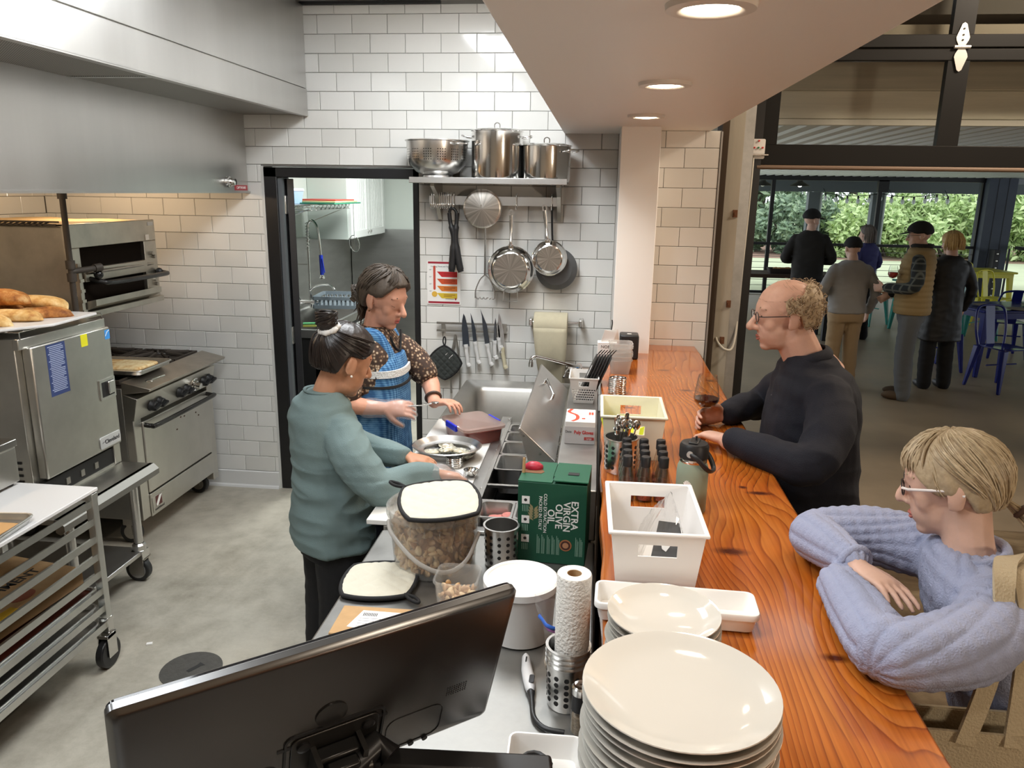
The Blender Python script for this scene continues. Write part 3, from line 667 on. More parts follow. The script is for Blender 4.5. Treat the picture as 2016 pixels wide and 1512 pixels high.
# ---- equipment stand with steamer
st = thing('equipment_stand', 'steel equipment stand on castors under the steamer', 'table', (-.85, -1.5, 0))
b = BW().box(-1.35, -.50, -1.90, -1.20, .575, .60); b.build('top', STEELD, st, bevel=.004)
b = BW(); b.rings([[(-.52, -1.9, .60), (-.515, -1.9, .545), (-.495, -1.9, .535), (-.475, -1.9, .55), (-.475, -1.9, .575), (-.50, -1.9, .60)], [(-.52, -1.2, .60), (-.515, -1.2, .545), (-.495, -1.2, .535), (-.475, -1.2, .55), (-.475, -1.2, .575), (-.50, -1.2, .60)]]); b.build('rolled_edge', mat('stand_edge', (.30, .29, .27), .5, 1), st, smooth=40)
for x, y in ((-.565, -1.29), (-.565, -1.76), (-1.28, -1.29), (-1.28, -1.76)):
 BW().cyl((x, y, .16), (x, y, .575), .021, n=16).build('leg', SATIN, st, smooth=40)
 BW().lathe([(.030, .17), (.032, .176), (.032, .20), (.024, .21)], (x, y, 0), 16).box(x - .03, x + .03, y - .03, y + .03, .128, .172).build('foot_socket', SATIN, st)
 c = BW(); c.cyl((x - .02, y + .01 - .018, .062), (x - .02, y + .01 + .018, .062), .062, n=24); co = c.build('castor_wheel', mat('castor_rubber', (.025, .025, .025), .5), st, smooth=40, bevel=.005)
 BW().cyl((x - .02, y + .01 - .019, .062), (x - .02, y + .01 + .019, .062), .044, n=20).build('hub', mat('grey_hub', (.32, .31, .29), .5), co, smooth=40)
 BW().box(x - .05, x + .02, y - .018, y - .012, .045, .13).box(x - .05, x + .02, y + .032, y + .038, .045, .13).box(x - .05, x + .03, y - .02, y + .04, .122, .132).build('castor_fork', STEELD, co)
BW().box(-1.30, -.545, -1.78, -1.27, .150, .172).build('undershelf', STEEL, st, bevel=.003)
# steamer
sm = thing('steamer_oven', 'steel countertop steamer with blue instruction label on its door', 'steamer', (-.98, -1.48, .60))
SMS = mat('steamer_steel', (.60, .59, .55), .32, 1, var=.1, vscale=5, rvar=.08)
b = BW().box(-1.32, -.70, -1.76, -1.205, .655, 1.315).box(-1.32, -.715, -1.76, -1.205, .60, .66); b.build('body', SMS, sm, bevel=.004)
BW().box(-.702, -.675, -1.765, -1.20, 1.272, 1.318).build('top_rim', SMS, sm, bevel=.003)
dr = BW().box(-.70, -.655, -1.725, -1.20, .70, 1.28).build('door', SMS, sm, bevel=.008)
b = BW().box(-.6565, -.6545, -1.64, -1.52, 1.045, 1.27).build('instruction_label', mat('label_blue', srgb(52, 66, 112), .5), dr)
for i in range(26):
 w_ = .085 - .03 * random.random() * (i % 3 == 0); y0 = -1.63
 BW().box(-.6545, -.6542, y0 + (.008 if i % 4 else 0), y0 + w_ + .012, 1.258 - i * .0078, 1.2615 - i * .0078).build('print_line', mat('pale_print', srgb(168, 178, 205), .6), b)
BW().box(-.6565, -.6543, -1.413, -1.367, 1.219, 1.274).build('yellow_label', mat('label_yellow', srgb(228, 222, 40), .5), dr)
es = BW().box(-.6565, -.6543, -1.24, -1.203, 1.222, 1.266).build('blue_sticker', mat('sticker_blue', srgb(66, 150, 226), .5), dr)
BW().tube(bez([(-.654, -1.237, 1.238), (-.654, -1.222, 1.256), (-.654, -1.206, 1.262)], 5), .0018, 5).build('sticker_arc', WHT, es)
lb = BW().frame([(-.058, -.048), (.058, -.048), (.058, .048), (-.058, .048)], [(-.046, -.036), (.046, -.036), (.046, .036), (-.046, .036)], .006, XP((-.655, -1.268, .992))).build('latch_frame', SATIN, dr)
BW().box(-.656, -.652, -1.315, -1.222, .956, 1.028).build('latch_recess', BLACKM, lb)
BW().prism(rrect(.045, .062, .008), .014, XP((-.655, -1.247, .995))).build('latch_paddle', SATIN, lb, bevel=.003)
nm = BW().prism(rrect(.155, .058, .010), .005, XP((-.655, -1.29, .743))).build('name_badge', mat('badge_silver', (.72, .72, .72), .4, .5), dr, bevel=.001)
wtext('Cleveland', .028, XP((-.6497, -1.278, .742)), BLK, nm, bold=.0006)
BW().tube(bez([(-.6497, -1.352, .740), (-.6497, -1.347, .747), (-.6497, -1.338, .744), (-.6497, -1.331, .753)], 4), .001, 5).build('badge_mark', BLK, nm)
BW().box(-.712, -.672, -1.75, -1.255, .612, .688).build('base_recess', mat('dark_recess', (.015, .014, .013), .5), sm)
BW().box(-.715, -.664, -1.255, -1.205, .602, .70).build('base_cap', SMS, sm, bevel=.003)
BW().box(-.715, -.668, -1.76, -1.25, .60, .614).build('base_sill', SMS, sm)
for i in range(4): BW().box(-.674, -.668, -1.70 + i * .1, -1.675 + i * .1, .63, .66).build('base_fitting', STEELD, sm)
for i in range(6): BW().box(-1.0, -.83, -1.764, -1.758, 1.06 + i * .028, 1.07 + i * .028).build('louvre', BLACKM, sm)
for i in range(6): BW().box(-.82, -.74, -1.764, -1.758, .64 + i * .028, .65 + i * .028).build('louvre', BLACKM, sm)
BW().box(-.98, -.88, -1.7625, -1.758, .95, 1.0).build('rating_label', PAPER, sm)
# wire rack on the steamer, white board with bread
wr = thing('wire_rack', 'chrome wire rack standing on top of the steamer', 'rack', (-.85, -1.5, 1.318))
for i in range(14): BW().tube([(-1.2 + i * .04, -1.77, 1.345), (-1.2 + i * .04, -1.24, 1.345)], .0025, 5).build('wire', CHROME, wr)
BW().tube([(-1.2, -1.77, 1.32), (-1.2, -1.77, 1.347), (-.66, -1.77, 1.347), (-.66, -1.77, 1.32)], .003, 6).tube([(-1.2, -1.24, 1.32), (-1.2, -1.24, 1.347), (-.66, -1.24, 1.347), (-.66, -1.24, 1.32)], .003, 6).build('rack_frame', CHROME, wr)
brd = BW().prism([(-.62, -1.62), (-.64, -1.30), (-1.25, -1.28), (-1.25, -1.86), (-.78, -1.86)], .012, TR((0, 0, 1.350)))
tag(brd.build('bread_board', mat('white_board', srgb(226, 224, 222), .4), bevel=.003), 'white plastic board on the steamer carrying the loaves', 'board')
CRUST = bread_mat('loaf_crust', srgb(122, 66, 26), srgb(186, 124, 62), srgb(226, 184, 122), 16)
CRUST2 = bread_mat('pale_loaf_crust', srgb(176, 116, 56), srgb(220, 176, 108), srgb(240, 214, 160), 14)
def loaf(label, p0, p1, r, m, bend=.02, seed=0):
 p0 = Vector(p0); p1 = Vector(p1); b = B(); rs = []; n = 14
 d = (p1 - p0).normalized(); w = Vector((-d.y, d.x, 0)).normalized(); u = Vector((0, 0, 1))
 for j in range(19):
  t = j / 18; e = max(.05, (1 - abs(2 * t - 1) ** 4) ** .5)
  c = p0.lerp(p1, t) + w * bend * math.sin(t * math.pi) + u * (r * .55 * e - r * .1)
  rs.append([c + (w * math.cos(2 * math.pi * i / n) * r * 1.25 + u * math.sin(2 * math.pi * i / n) * r * .72) * e * (1 + .09 * noise.noise((t * 5, i * .7, seed))) for i in range(n)])
 b.rings(rs)
 return tag(b.build('bread_loaf', m, smooth=80), label, 'bread', 'loaves on the white board')
loaf('dark seeded loaf, topmost on the white board', (-1.2, -1.60, 1.425), (-.80, -1.50, 1.43), .052, CRUST, .02, 1)
loaf('long pale loaf nearest the front edge of the board', (-1.22, -1.82, 1.363), (-.735, -1.70, 1.363), .05, CRUST2, .015, 2)
loaf('rounded golden loaf end behind the dark seeded loaf', (-1.0, -1.40, 1.40), (-.72, -1.38, 1.39), .042, CRUST2, .01, 3)
loaf('short knobbly loaf at the board corner', (-.90, -1.56, 1.363), (-.665, -1.42, 1.363), .038, CRUST, .01, 4)
loaf('split golden loaf between the pale and short loaves', (-1.0, -1.64, 1.365), (-.70, -1.57, 1.37), .038, CRUST2, .01, 5)
loaf('brown loaf lying under the seeded one', (-1.22, -1.50, 1.363), (-.86, -1.46, 1.363), .05, CRUST, .01, 6)
# boxy steel warmer left of the steamer
wm = thing('countertop_warmer', 'boxy steel warmer on the rack board, cut by the left picture edge', 'warmer', (-.70, -2.1, .773))
BW().box(-.84, -.60, -2.22, -1.945, .785, .93).build('body', SMS, wm, bevel=.006)
BW().frame([(-.845, -2.225), (-.595, -2.225), (-.595, -1.94), (-.845, -1.94)], [(-.81, -2.19), (-.63, -2.19), (-.63, -1.975), (-.81, -1.975)], .03, TR((0, 0, .93))).build('rim', SATIN, wm, bevel=.004)
for x, y in ((-.63, -1.97), (-.63, -2.19), (-.81, -1.97), (-.81, -2.19)): BW().cyl((x, y, .7725), (x, y, .79), .015, n=12).build('foot', BLACKP, wm)
# ---- sheet pan rack
rk = thing('sheet_pan_rack', 'half height aluminium sheet pan rack on castors', 'rack', (-.52, -2.25, 0))
AL2 = mat('rack_aluminium', (.66, .66, .63), .38, 1, var=.06, vscale=12)
for x in (-.72, -.30):
 for y in (-1.955, -2.72):
  s = .016
  BW().box(x - s, x + s, y - s, y + s, .165, .755).build('post', AL2, rk, bevel=.002)
  BW().box(x - s - .003, x + s + .003, y - s - .003, y + s + .003, .15, .215).build('post_sleeve', CHROME, rk, bevel=.002)
  c = BW(); c.cyl((x + .005 - .016, y - .02, .064), (x + .005 + .016, y - .02, .064), .064, n=28); co = c.build('castor_wheel', mat('castor_black', (.012, .012, .013), .3), rk, smooth=40, bevel=.006)
  BW().cyl((x + .005 - .018, y - .02, .064), (x + .005 + .018, y - .02, .064), .012, n=12).build('hub', CHROME, co)
  BW().box(x + .024, x + .029, y - .045, y + .01, .05, .15).box(x - .019, x - .014, y - .045, y + .01, .05, .15).box(x - .019, x + .029, y - .045, y + .015, .134, .15).build('castor_fork', CHROME, co, bevel=.002)
for i in range(8):
 z = .700 - i * .0757
 for x, s in ((-.292, -1), (-.728, 1)):
  b = BW(); b.prism([(0, 0), (s * .045, 0), (s * .045, .003), (s * .003, .003), (s * .003, .028), (0, .028)] if s > 0 else [(0, 0), (0, .028), (-.003, .028), (-.003, .003), (-.045, .003), (-.045, 0)], .80, basis((x, -1.94, z), (1, 0, 0), (0, 0, 1)))
  o = b.build('tray_slide', AL2, rk)
BW().box(-.735, -.285, -1.975, -1.935, .73, .755).box(-.735, -.285, -2.74, -2.70, .73, .755).build('top_frame', AL2, rk)
BW().box(-.735, -.285, -1.972, -1.94, .17, .2).box(-.735, -.285, -2.735, -2.70, .17, .2).build('bottom_frame', AL2, rk)
tag(BW().box(-.86, -.285, -2.66, -1.93, .757, .772).build('cutting_board', mat('white_board', srgb(226, 224, 222), .4), bevel=.003), 'white cutting board lying on the sheet pan rack', 'board')
sheet_pan('sheet_pan', 'sheet pan with flatbread on the white cutting board', -.50, -2.45, .773, .44, .36, .1)
slab('flatbread', 'pale flatbread on parchment in the pan above the rack', 'bread', [(x - .53, y - .45 - 2.0) for x, y in [(a * 1 + .02 * noise.noise((a * 12, c * 12, 0)), c + .02 * noise.noise((a * 12, c * 12, 4))) for a, c in rrect(.32, .26, .06, 5)]], .781, .016, FLAT)
tag(BW().prism([(-.68, -2.58), (-.32, -2.57), (-.33, -2.30), (-.66, -2.31)], .0015, TR((0, 0, .7775))).build('parchment_sheet', mat('brown_parchment', srgb(206, 160, 106), .8)), 'brown parchment under the flatbread on the rack', 'paper')
cbx = thing('parchment_box', 'cardboard parchment roll box lying in the rack', 'box', (-.55, -2.15, .41))
BW().rings([[(-.70, -2.52, .402), (-.36, -2.60, .402), (-.32, -2.03, .402), (-.66, -1.97, .402)], [(-.70, -2.52, .47), (-.36, -2.60, .47), (-.32, -2.03, .47), (-.66, -1.97, .47)]]).build('carton', CARD, cbx, bevel=.004)
dirx = Vector((.06, .57, 0)).normalized()
wtext('PARCHMENT', .06, basis((-.50, -2.24, .4705), dirx, (-1, .1, 0)), BLK, cbx, bold=.001)
wtext('PANS', .055, basis((-.43, -2.36, .4705), dirx, (-1, .1, 0)), BLK, cbx)
BW().prism(ellipse(.05, .035, 20), .0008, basis((-.395, -2.26, .4703), dirx, (-1, .1, 0))).build('printed_seal', mat('seal_red', srgb(150, 84, 60), .7), cbx)
BW().prism([(-.12, -.04), (.12, -.04), (.12, .02), (-.12, .02)], .0008, basis((-.37, -2.46, .4703), dirx, (-1, .1, 0))).build('yellow_band', mat('band_yellow', srgb(206, 166, 44), .6), cbx)
for i, (z, lb_) in enumerate(((.338, 'sheet pan with brick red lining in the middle of the rack'), (.187, 'empty dark sheet pan on the bottom rack slides'), (.263, 'empty sheet pan on the slide above the lowest pan'))):
 t = sheet_pan('sheet_pan', lb_, -.51, -2.33, z - .0025, .42, .70, 0, 'sheet pans in the rack')
 if i == 0: B().prism(rrect(.38, .68, .02), .002, TR((0, 0, .012))).build('lining', mat('brick_lining', srgb(110, 52, 38), .7), t)
# floor drain and crumb
dn = thing('floor_drain', 'round dark drain cover in the kitchen floor', 'drain', (.05, -1.957, 0))
B().lathe([(.122, 0), (.122, .003), (.11, .004), (.0005, .004)], n=40).build('cover', mat('drain_iron', srgb(74, 72, 68), .6, var=.15, vscale=30, bump=.2, bscale=90), dn, smooth=30)
B().prism([(-.008, -.035), (.012, -.035), (.012, .02), (.02, .035), (-.014, .035), (-.008, .02)], .0005, TR((.01, .01, .004), rz=-.5)).build('lift_slot', BLK, dn)
tag(B().box(-.012, .012, -.008, .008, 0, .006).build('paper_scrap', PAPER, loc=(-.22, -1.81, 0), rot=(0, 0, .4)), 'tiny white paper scrap on the kitchen floor', 'scrap')
# ================================================================== COUNTERS AND KITCHEN OBJECTS
ORD = ['topmost', 'second', 'third', 'fourth', 'fifth', 'sixth', 'seventh', 'eighth', 'ninth', 'tenth', 'eleventh', 'twelfth', 'thirteenth']
def thin_glass(name, tint=(1, 1, 1), refl=1., body=0., bodycol=(1, 1, 1), rough=.03):
 m = D.materials.new(name); m.use_nodes = True; nt = m.node_tree; nt.nodes.clear(); MAT[name] = m
 out = nt.nodes.new('ShaderNodeOutputMaterial'); tr = nt.nodes.new('ShaderNodeBsdfTransparent'); tr.inputs[0].default_value = (*tint, 1)
 gl = nt.nodes.new('ShaderNodeBsdfGlossy'); gl.inputs['Roughness'].default_value = rough
 fr = nt.nodes.new('ShaderNodeLayerWeight'); fr.inputs[0].default_value = .5
 pw = nt.nodes.new('ShaderNodeMath'); pw.operation = 'POWER'; pw.inputs[1].default_value = 3.5; nt.links.new(fr.outputs['Facing'], pw.inputs[0])
 mu = nt.nodes.new('ShaderNodeMath'); mu.operation = 'MULTIPLY_ADD'; mu.inputs[1].default_value = .6 * refl; mu.inputs[2].default_value = .035 * refl; nt.links.new(pw.outputs[0], mu.inputs[0])
 base = tr.outputs[0]
 if body:
  df = nt.nodes.new('ShaderNodeBsdfDiffuse'); df.inputs[0].default_value = (*bodycol, 1)
  tl = nt.nodes.new('ShaderNodeBsdfTranslucent'); tl.inputs[0].default_value = (*bodycol, 1)
  ad = nt.nodes.new('ShaderNodeMixShader'); ad.inputs[0].default_value = .5; nt.links.new(df.outputs[0], ad.inputs[1]); nt.links.new(tl.outputs[0], ad.inputs[2])
  mb = nt.nodes.new('ShaderNodeMixShader'); mb.inputs[0].default_value = body; nt.links.new(tr.outputs[0], mb.inputs[1]); nt.links.new(ad.outputs[0], mb.inputs[2]); base = mb.outputs[0]
 mx = nt.nodes.new('ShaderNodeMixShader'); nt.links.new(mu.outputs[0], mx.inputs[0]); nt.links.new(base, mx.inputs[1]); nt.links.new(gl.outputs[0], mx.inputs[2])
 nt.links.new(mx.outputs[0], out.inputs[0]); return m
TGLASS = thin_glass('clear_glass', (.97, .98, .97), 1.5)
FROST = thin_glass('frosted_plastic', (.99, .99, .98), .8, .17, (.86, .86, .84), .15)
CLEARP = thin_glass('clear_plastic', (.99, .99, .99), .8, .08, (.9, .9, .9), .06)
BAGP = thin_glass('bag_film', (.99, .99, .99), 1.4, .06, (.95, .95, .97), .05)
for o in D.objects:
 if o.name.startswith('pane') and o.type == 'MESH': o.data.materials[0] = TGLASS
ring2 = lambda p, z: [(x, y, z) for x, y in p]
def bin_shape(w, d, h, taper, t=.003, r=.02, lip=.008, n=4):
 """open tapered tub: outer wall, lip, inner wall, floor; origin at base centre"""
 b = B(); W0, D0 = w - taper, d - taper
 R = lambda a, c, rr: rrect(a, c, rr, n)
 b.rings([ring2(R(W0 - .01, D0 - .01, r), 0), ring2(R(W0, D0, r), .004), ring2(R(w, d, r), h - .012), ring2(R(w + 2 * lip, d + 2 * lip, r + lip), h - .012), ring2(R(w + 2 * lip, d + 2 * lip, r + lip), h - .002), ring2(R(w + 1.4 * lip, d + 1.4 * lip, r + lip * .7), h),
             ring2(R(w - .5 * t, d - .5 * t, r), h), ring2(R(w - 2 * t, d - 2 * t, r), h - .004), ring2(R(W0 - 2 * t, D0 - 2 * t, r - .001), .006)])
 return b
# ---------------------------------------------------------------- near work table
wt = thing('work_table', 'long stainless work table along the bar in the foreground', 'table', (1.32, -3.3, 0))
TST = mat('table_steel', (.30, .295, .28), .5, 1, var=.14, vscale=9, rvar=.10)
b = BW().box(.985, 1.672, -4.6, -2.335, .83, .86); b.build('top', TST, wt, bevel=.006)
BW().box(.99, 1.66, -4.55, -2.36, .25, .27).build('undershelf', TST, wt)
for x, y in ((1.03, -2.4), (1.62, -2.4), (1.03, -4.5), (1.62, -4.5)): BW().cyl((x, y, 0), (x, y, .83), .02, n=14).build('leg', SATIN, wt, smooth=40)
# ---------------------------------------------------------------- prep fridge
pf = thing('prep_fridge', 'steel sandwich prep fridge with raised lid and recessed pans', 'refrigerator', (1.3, -1.7, 0))
PST = mat('prep_steel', (.50, .49, .47), .36, 1, var=.10, vscale=8, rvar=.08)
DARKC = mat('fridge_dark', (.02, .02, .021), .4)
b = BW().box(.985, 1.66, -2.325, -1.10, .06, .74).box(.985, 1.27, -2.325, -1.10, .74, .868).box(1.53, 1.66, -2.325, -1.10, .74, .868).box(1.27, 1.53, -1.22, -1.10, .74, .868).box(1.27, 1.53, -2.325, -2.285, .74, .868)
b.build('cabinet', PST, pf, bevel=.003)
BW().box(1.275, 1.525, -2.28, -1.225, .741, .744).build('well_floor', DARKC, pf)
BW().box(1.225, 1.272, -2.33, -1.10, .868, .892).build('rail', PST, pf, bevel=.002)
BW().box(1.262, 1.278, -2.30, -1.2, .885, .897).build('rail_lip', SATIN, pf)
BW().box(1.535, 1.672, -2.33, -.62, .86, 1.03).build('back_ledge', PST, pf, bevel=.004)
for y in (-1.15, -1.6, -2.02, -2.15, -2.27): BW().sphere((1.262, y, .892), .006, 8).build('rivet', SATIN, pf)
ld = BW(); pl = [(1.525, 1.0), (1.395, 1.122), (1.388, 1.115), (1.518, .992)]
ld.rings([[(x, -2.0, z) for x, z in pl], [(x, -.95, z) for x, z in pl]]); ldo = ld.build('lid', mat('lid_steel', (.60, .59, .58), .28, 1, var=.08, vscale=6), pf, bevel=.002)
s_ = BW(); s_.rings([[(1.392, y, 1.118), (1.522, y, .996), (1.44, y, .955)] for y in (-2.003, -1.997)]); s_.build('lid_side', PST, ldo)
for y in (-1.93, -1.02):
 pass
h = BW(); h.tube([(1.47, -1.35, 1.052), (1.478, -1.35, 1.075), (1.437, -1.22, 1.112), (1.43, -1.22, 1.092)], .006, 8); h.build('lid_handle', CHROME, ldo, smooth=60)
for x, z, y in ((1.41, 1.095, -2.004), (1.47, 1.03, -2.004), (1.40, 1.105, -2.004)): BW().cyl((x, y, z), (x, y - .004, z), .005, n=8).build('lid_screw', SATIN, ldo)
tag(BW().box(.93, 1.222, -2.33, -1.17, .870, .888).build('prep_board', mat('prep_board_white', srgb(228, 227, 222), .45), bevel=.003), 'long white cutting board along the prep fridge front', 'board')
# food pans in the rail
for i, (y0, y1, depth) in enumerate(((-1.345, -1.23, .1), (-1.48, -1.35, .1), (-1.645, -1.485, .1), (-1.825, -1.65, .1), (-2.275, -2.135, .06))):
 for j, (x0, x1) in enumerate(((1.28, 1.40), (1.402, 1.522))):
  side = ('nearer the cutting board', 'under the raised lid')[j]
  lab = ['empty steel food pan at the far end of the prep rail, ' + side, 'second steel food pan from the sink, ' + side, 'third steel food pan from the sink, ' + side, 'fourth steel food pan beside the black gap, ' + side, 'near steel food pan holding sliced sausage, ' + side][i]
  t = thing('food_pan', lab, 'food pan', ((x0 + x1) / 2, (y0 + y1) / 2, .893 - depth), group='food pans in the prep rail')
  w, d = x1 - x0, y1 - y0; b = B(); R = lambda e, r: rrect(w - e, d - e, r, 3)
  b.rings([ring2(R(.03, .02), 0), ring2(R(.016, .02), depth - .012), ring2(R(.012, .016), depth), ring2(R(0, .012), depth), ring2(R(0, .012), depth + .003), ring2(R(.016, .016), depth + .003), ring2(R(.02, .018), depth - .01), ring2(R(.034, .02), .003)])
  b.build('pan', SATIN, t, smooth=40)
for y in (-1.98, -2.13): tag(BW().box(1.275, 1.525, y - .008, y + .008, .885, .895).build('pan_divider', SATIN), {-1.98: 'steel divider bar between the two black gaps in the prep rail', -2.13: 'steel divider bar beside the sausage pan'}[y], 'bar')
SAUS = mat('sausage_pink', srgb(196, 120, 110), .5, var=.2, vscale=40)
for i in range(4):
 tag(BW().lathe([(.0005, .012), (.022, .012), (.025, .008), (.025, 0), (.0005, 0)], (1.31 + i * .024, -2.21 + .01 * (i % 2), .847 + i * .006), 16).build('sausage_slice', SAUS if i else mat('cheese_cream', srgb(224, 196, 140), .5), smooth=40), ['pale cheese round in the near food pan', 'pink sausage slice next to the cheese round', 'pink sausage slice in the middle of the pan', 'pink sausage slice closest to the green box'][i], 'food')
# ---------------------------------------------------------------- sink
sk = thing('prep_sink', 'deep stainless sink set against the tiled wall', 'sink', (1.23, -.62, 0))
b = BW(); cx, cy = 1.225, -.625
R = lambda w, d, r, z: [(cx + x, cy + y, z) for x, y in rrect(w, d, r, 5)]
b.rings([R(.66, .88, .03, .79), R(.66, .88, .03, .835), R(.65, .87, .03, .842), R(.63, .85, .03, .835), R(.53, .72, .05, .825), R(.50, .68, .06, .80), R(.48, .66, .07, .56), R(.40, .56, .08, .535), R(.06, .06, .025, .528)], cap0=False)
b.build('basin', mat('sink_steel', (.46, .45, .42), .42, 1, var=.1, vscale=7, rvar=.08), sk, smooth=45)
BW().lathe([(.03, .531), (.03, .534), (.0005, .534)], (cx, cy, 0), 20).build('strainer', STEELD, sk)
for x, y in ((.93, -1.03), (.93, -.2), (1.52, -.2), (1.52, -1.03)): BW().cyl((x, y, 0), (x, y, .80), .02, n=12).build('leg', SATIN, sk)
fc = thing('wall_faucet', 'chrome faucet with a long swivel spout over the sink', 'faucet', (1.58, -.16, .88))
BW().tube(bez([(1.56, -.10, .925), (1.50, -.14, .945), (1.33, -.22, 1.0), (1.30, -.235, 1.003), (1.285, -.24, .99), (1.283, -.24, .965)], 5), .011, 10).build('spout', CHROME, fc, smooth=60)
BW().cyl((1.283, -.24, .972), (1.283, -.24, .945), .014, n=12).build('aerator', CHROME, fc, smooth=40)
b = BW().cyl((1.49, -.06, .90), (1.63, -.06, .90), .02, n=14); b.cyl((1.56, -.06, .90), (1.56, -.10, .93), .018, n=12); b.cyl((1.50, -.0, .90), (1.50, -.06, .90), .024, n=14); b.build('valve_body', CHROME, fc, smooth=40)
BW().tube([(1.49, -.08, .90), (1.475, -.13, .89), (1.47, -.15, .868)], .008, 8).build('lever', CHROME, fc, smooth=50)
BW().cyl((1.565, -.10, .885), (1.565, -.125, .885), .012, n=12).build('cold_button', mat('cold_blue', srgb(30, 140, 220), .4), fc)
# ---------------------------------------------------------------- wall shelf and hanging things
sh = thing('wall_shelf', 'stainless wall shelf with a hanging rail carrying the pots', 'shelf', (1.03, -.15, 1.97))
BW().box(.595, 1.462, -.30, -.004, 1.975, 1.981).box(.595, 1.462, -.302, -.296, 1.968, 2.0).build('top', STEEL, sh, bevel=.002)
BW().box(.595, .60, -.30, -.004, 1.968, 1.981).build('side_lip', STEEL, sh); BW().box(1.457, 1.462, -.30, -.004, 1.968, 1.981).build('side_lip', STEEL, sh)
for x in (.70, 1.40):
 b = BW(); b.prism([(0, 0), (-.24, 0), (-.24, -.02), (-.13, -.07), (-.06, -.17), (-.02, -.21), (0, -.21)], .022, basis((x, -.003, 1.973), (0, 1, 0), (0, 0, 1))); b.build('bracket', STEELD, sh)
BW().box(.66, 1.42, -.085, -.079, 1.85, 1.90).build('hanging_rail', STEEL, sh)
def hook(x, n=0):
 b = BW(); z = 1.875
 b.tube(bez([(x, -.072, z + .005), (x, -.075, z + .035), (x, -.09, z + .04), (x, -.094, z), (x, -.098, z - .03), (x, -.112, z - .045), (x, -.128, z - .035), (x, -.13, z - .02)], 4), .003, 6)
 return b
for i in range(11):
 x = .678 + i * .011
 tag(hook(x).build('rail_hook', CHROME, smooth=60), f'{ORD[i] if i else "leftmost"} hook from the left in the bunch of empty hooks on the rail', 'hook', 'empty hooks on the rail')
for x, l in ((.775, 'hook right of the bunch of empty hooks'), (.806, 'hook holding the black tongs'), (.97, 'hook holding the round lid'), (1.168, 'hook holding the large frying pan'), (1.37, 'hook holding the small frying pan')):
 tag(hook(x).build('rail_hook', CHROME, smooth=60), l, 'hook', 'loaded hooks on the rail')
# colander
cl = thing('colander', 'perforated steel colander with footed base on the wall shelf', 'colander', (.726, -.165, 1.981))
def bowl_holes():
 m, nt, p, N, L = nodes_of('perforated_bowl', .24); p.inputs['Metallic'].default_value = 1
 tc = N('ShaderNodeTexCoord'); sp_ = N('ShaderNodeSeparateXYZ'); L(tc.outputs['Object'], sp_.inputs[0])
 at = N('ShaderNodeMath', operation='ARCTAN2'); L(sp_.outputs[1], at.inputs[0]); L(sp_.outputs[0], at.inputs[1])
 def cell(src, k):
  a = N('ShaderNodeMath', operation='MULTIPLY'); a.inputs[1].default_value = k; L(src, a.inputs[0])
  f = N('ShaderNodeMath', operation='FRACT'); L(a.outputs[0], f.inputs[0]); s = N('ShaderNodeMath', operation='SUBTRACT'); s.inputs[1].default_value = .5; L(f.outputs[0], s.inputs[0])
  q = N('ShaderNodeMath', operation='MULTIPLY'); L(s.outputs[0], q.inputs[0]); L(s.outputs[0], q.inputs[1]); return q.outputs[0]
 ad = N('ShaderNodeMath', operation='ADD'); L(cell(at.outputs[0], 13.), ad.inputs[0]); L(cell(sp_.outputs[2], 75.), ad.inputs[1])
 lt = N('ShaderNodeMath', operation='LESS_THAN'); lt.inputs[1].default_value = .05; L(ad.outputs[0], lt.inputs[0])
 zr = N('ShaderNodeMath', operation='COMPARE'); zr.inputs[1].default_value = .137; zr.inputs[2].default_value = .034; L(sp_.outputs[2], zr.inputs[0])
 se = N('ShaderNodeMath', operation='MULTIPLY'); se.inputs[1].default_value = 13 / 6.; L(at.outputs[0], se.inputs[0]); sf = N('ShaderNodeMath', operation='FRACT'); L(se.outputs[0], sf.inputs[0]); sl = N('ShaderNodeMath', operation='LESS_THAN'); sl.inputs[1].default_value = .68; L(sf.outputs[0], sl.inputs[0])
 m1 = N('ShaderNodeMath', operation='MULTIPLY'); L(lt.outputs[0], m1.inputs[0]); L(zr.outputs[0], m1.inputs[1]); m2 = N('ShaderNodeMath', operation='MULTIPLY'); L(m1.outputs[0], m2.inputs[0]); L(sl.outputs[0], m2.inputs[1])
 r = ramp(N, [(0, (.72, .71, .69)), (1, (.02, .02, .02))]); L(m2.outputs[0], r.inputs[0]); L(r.outputs[0], p.inputs['Base Color'])
 return m
B().lathe([(.08, .03), (.12, .05), (.155, .085), (.168, .12), (.172, .21), (.180, .214), (.180, .218), (.168, .216), (.163, .12), (.15, .088), (.115, .055), (.0005, .037)], n=48).build('bowl', bowl_holes(), cl, smooth=35)
B().lathe([(.085, .03), (.088, .012), (.108, .003), (.108, 0), (.10, 0), (.08, .012), (.078, .03)], n=40).build('foot', SATIN, cl, smooth=35)
b = B(); b.tube(bez([(.13, -.12, .19), (.14, -.16, .195), (.19, -.12, .195), (.17, -.06, .19)], 5), .004, 6); b.build('side_handle', CHROME, cl, smooth=60)
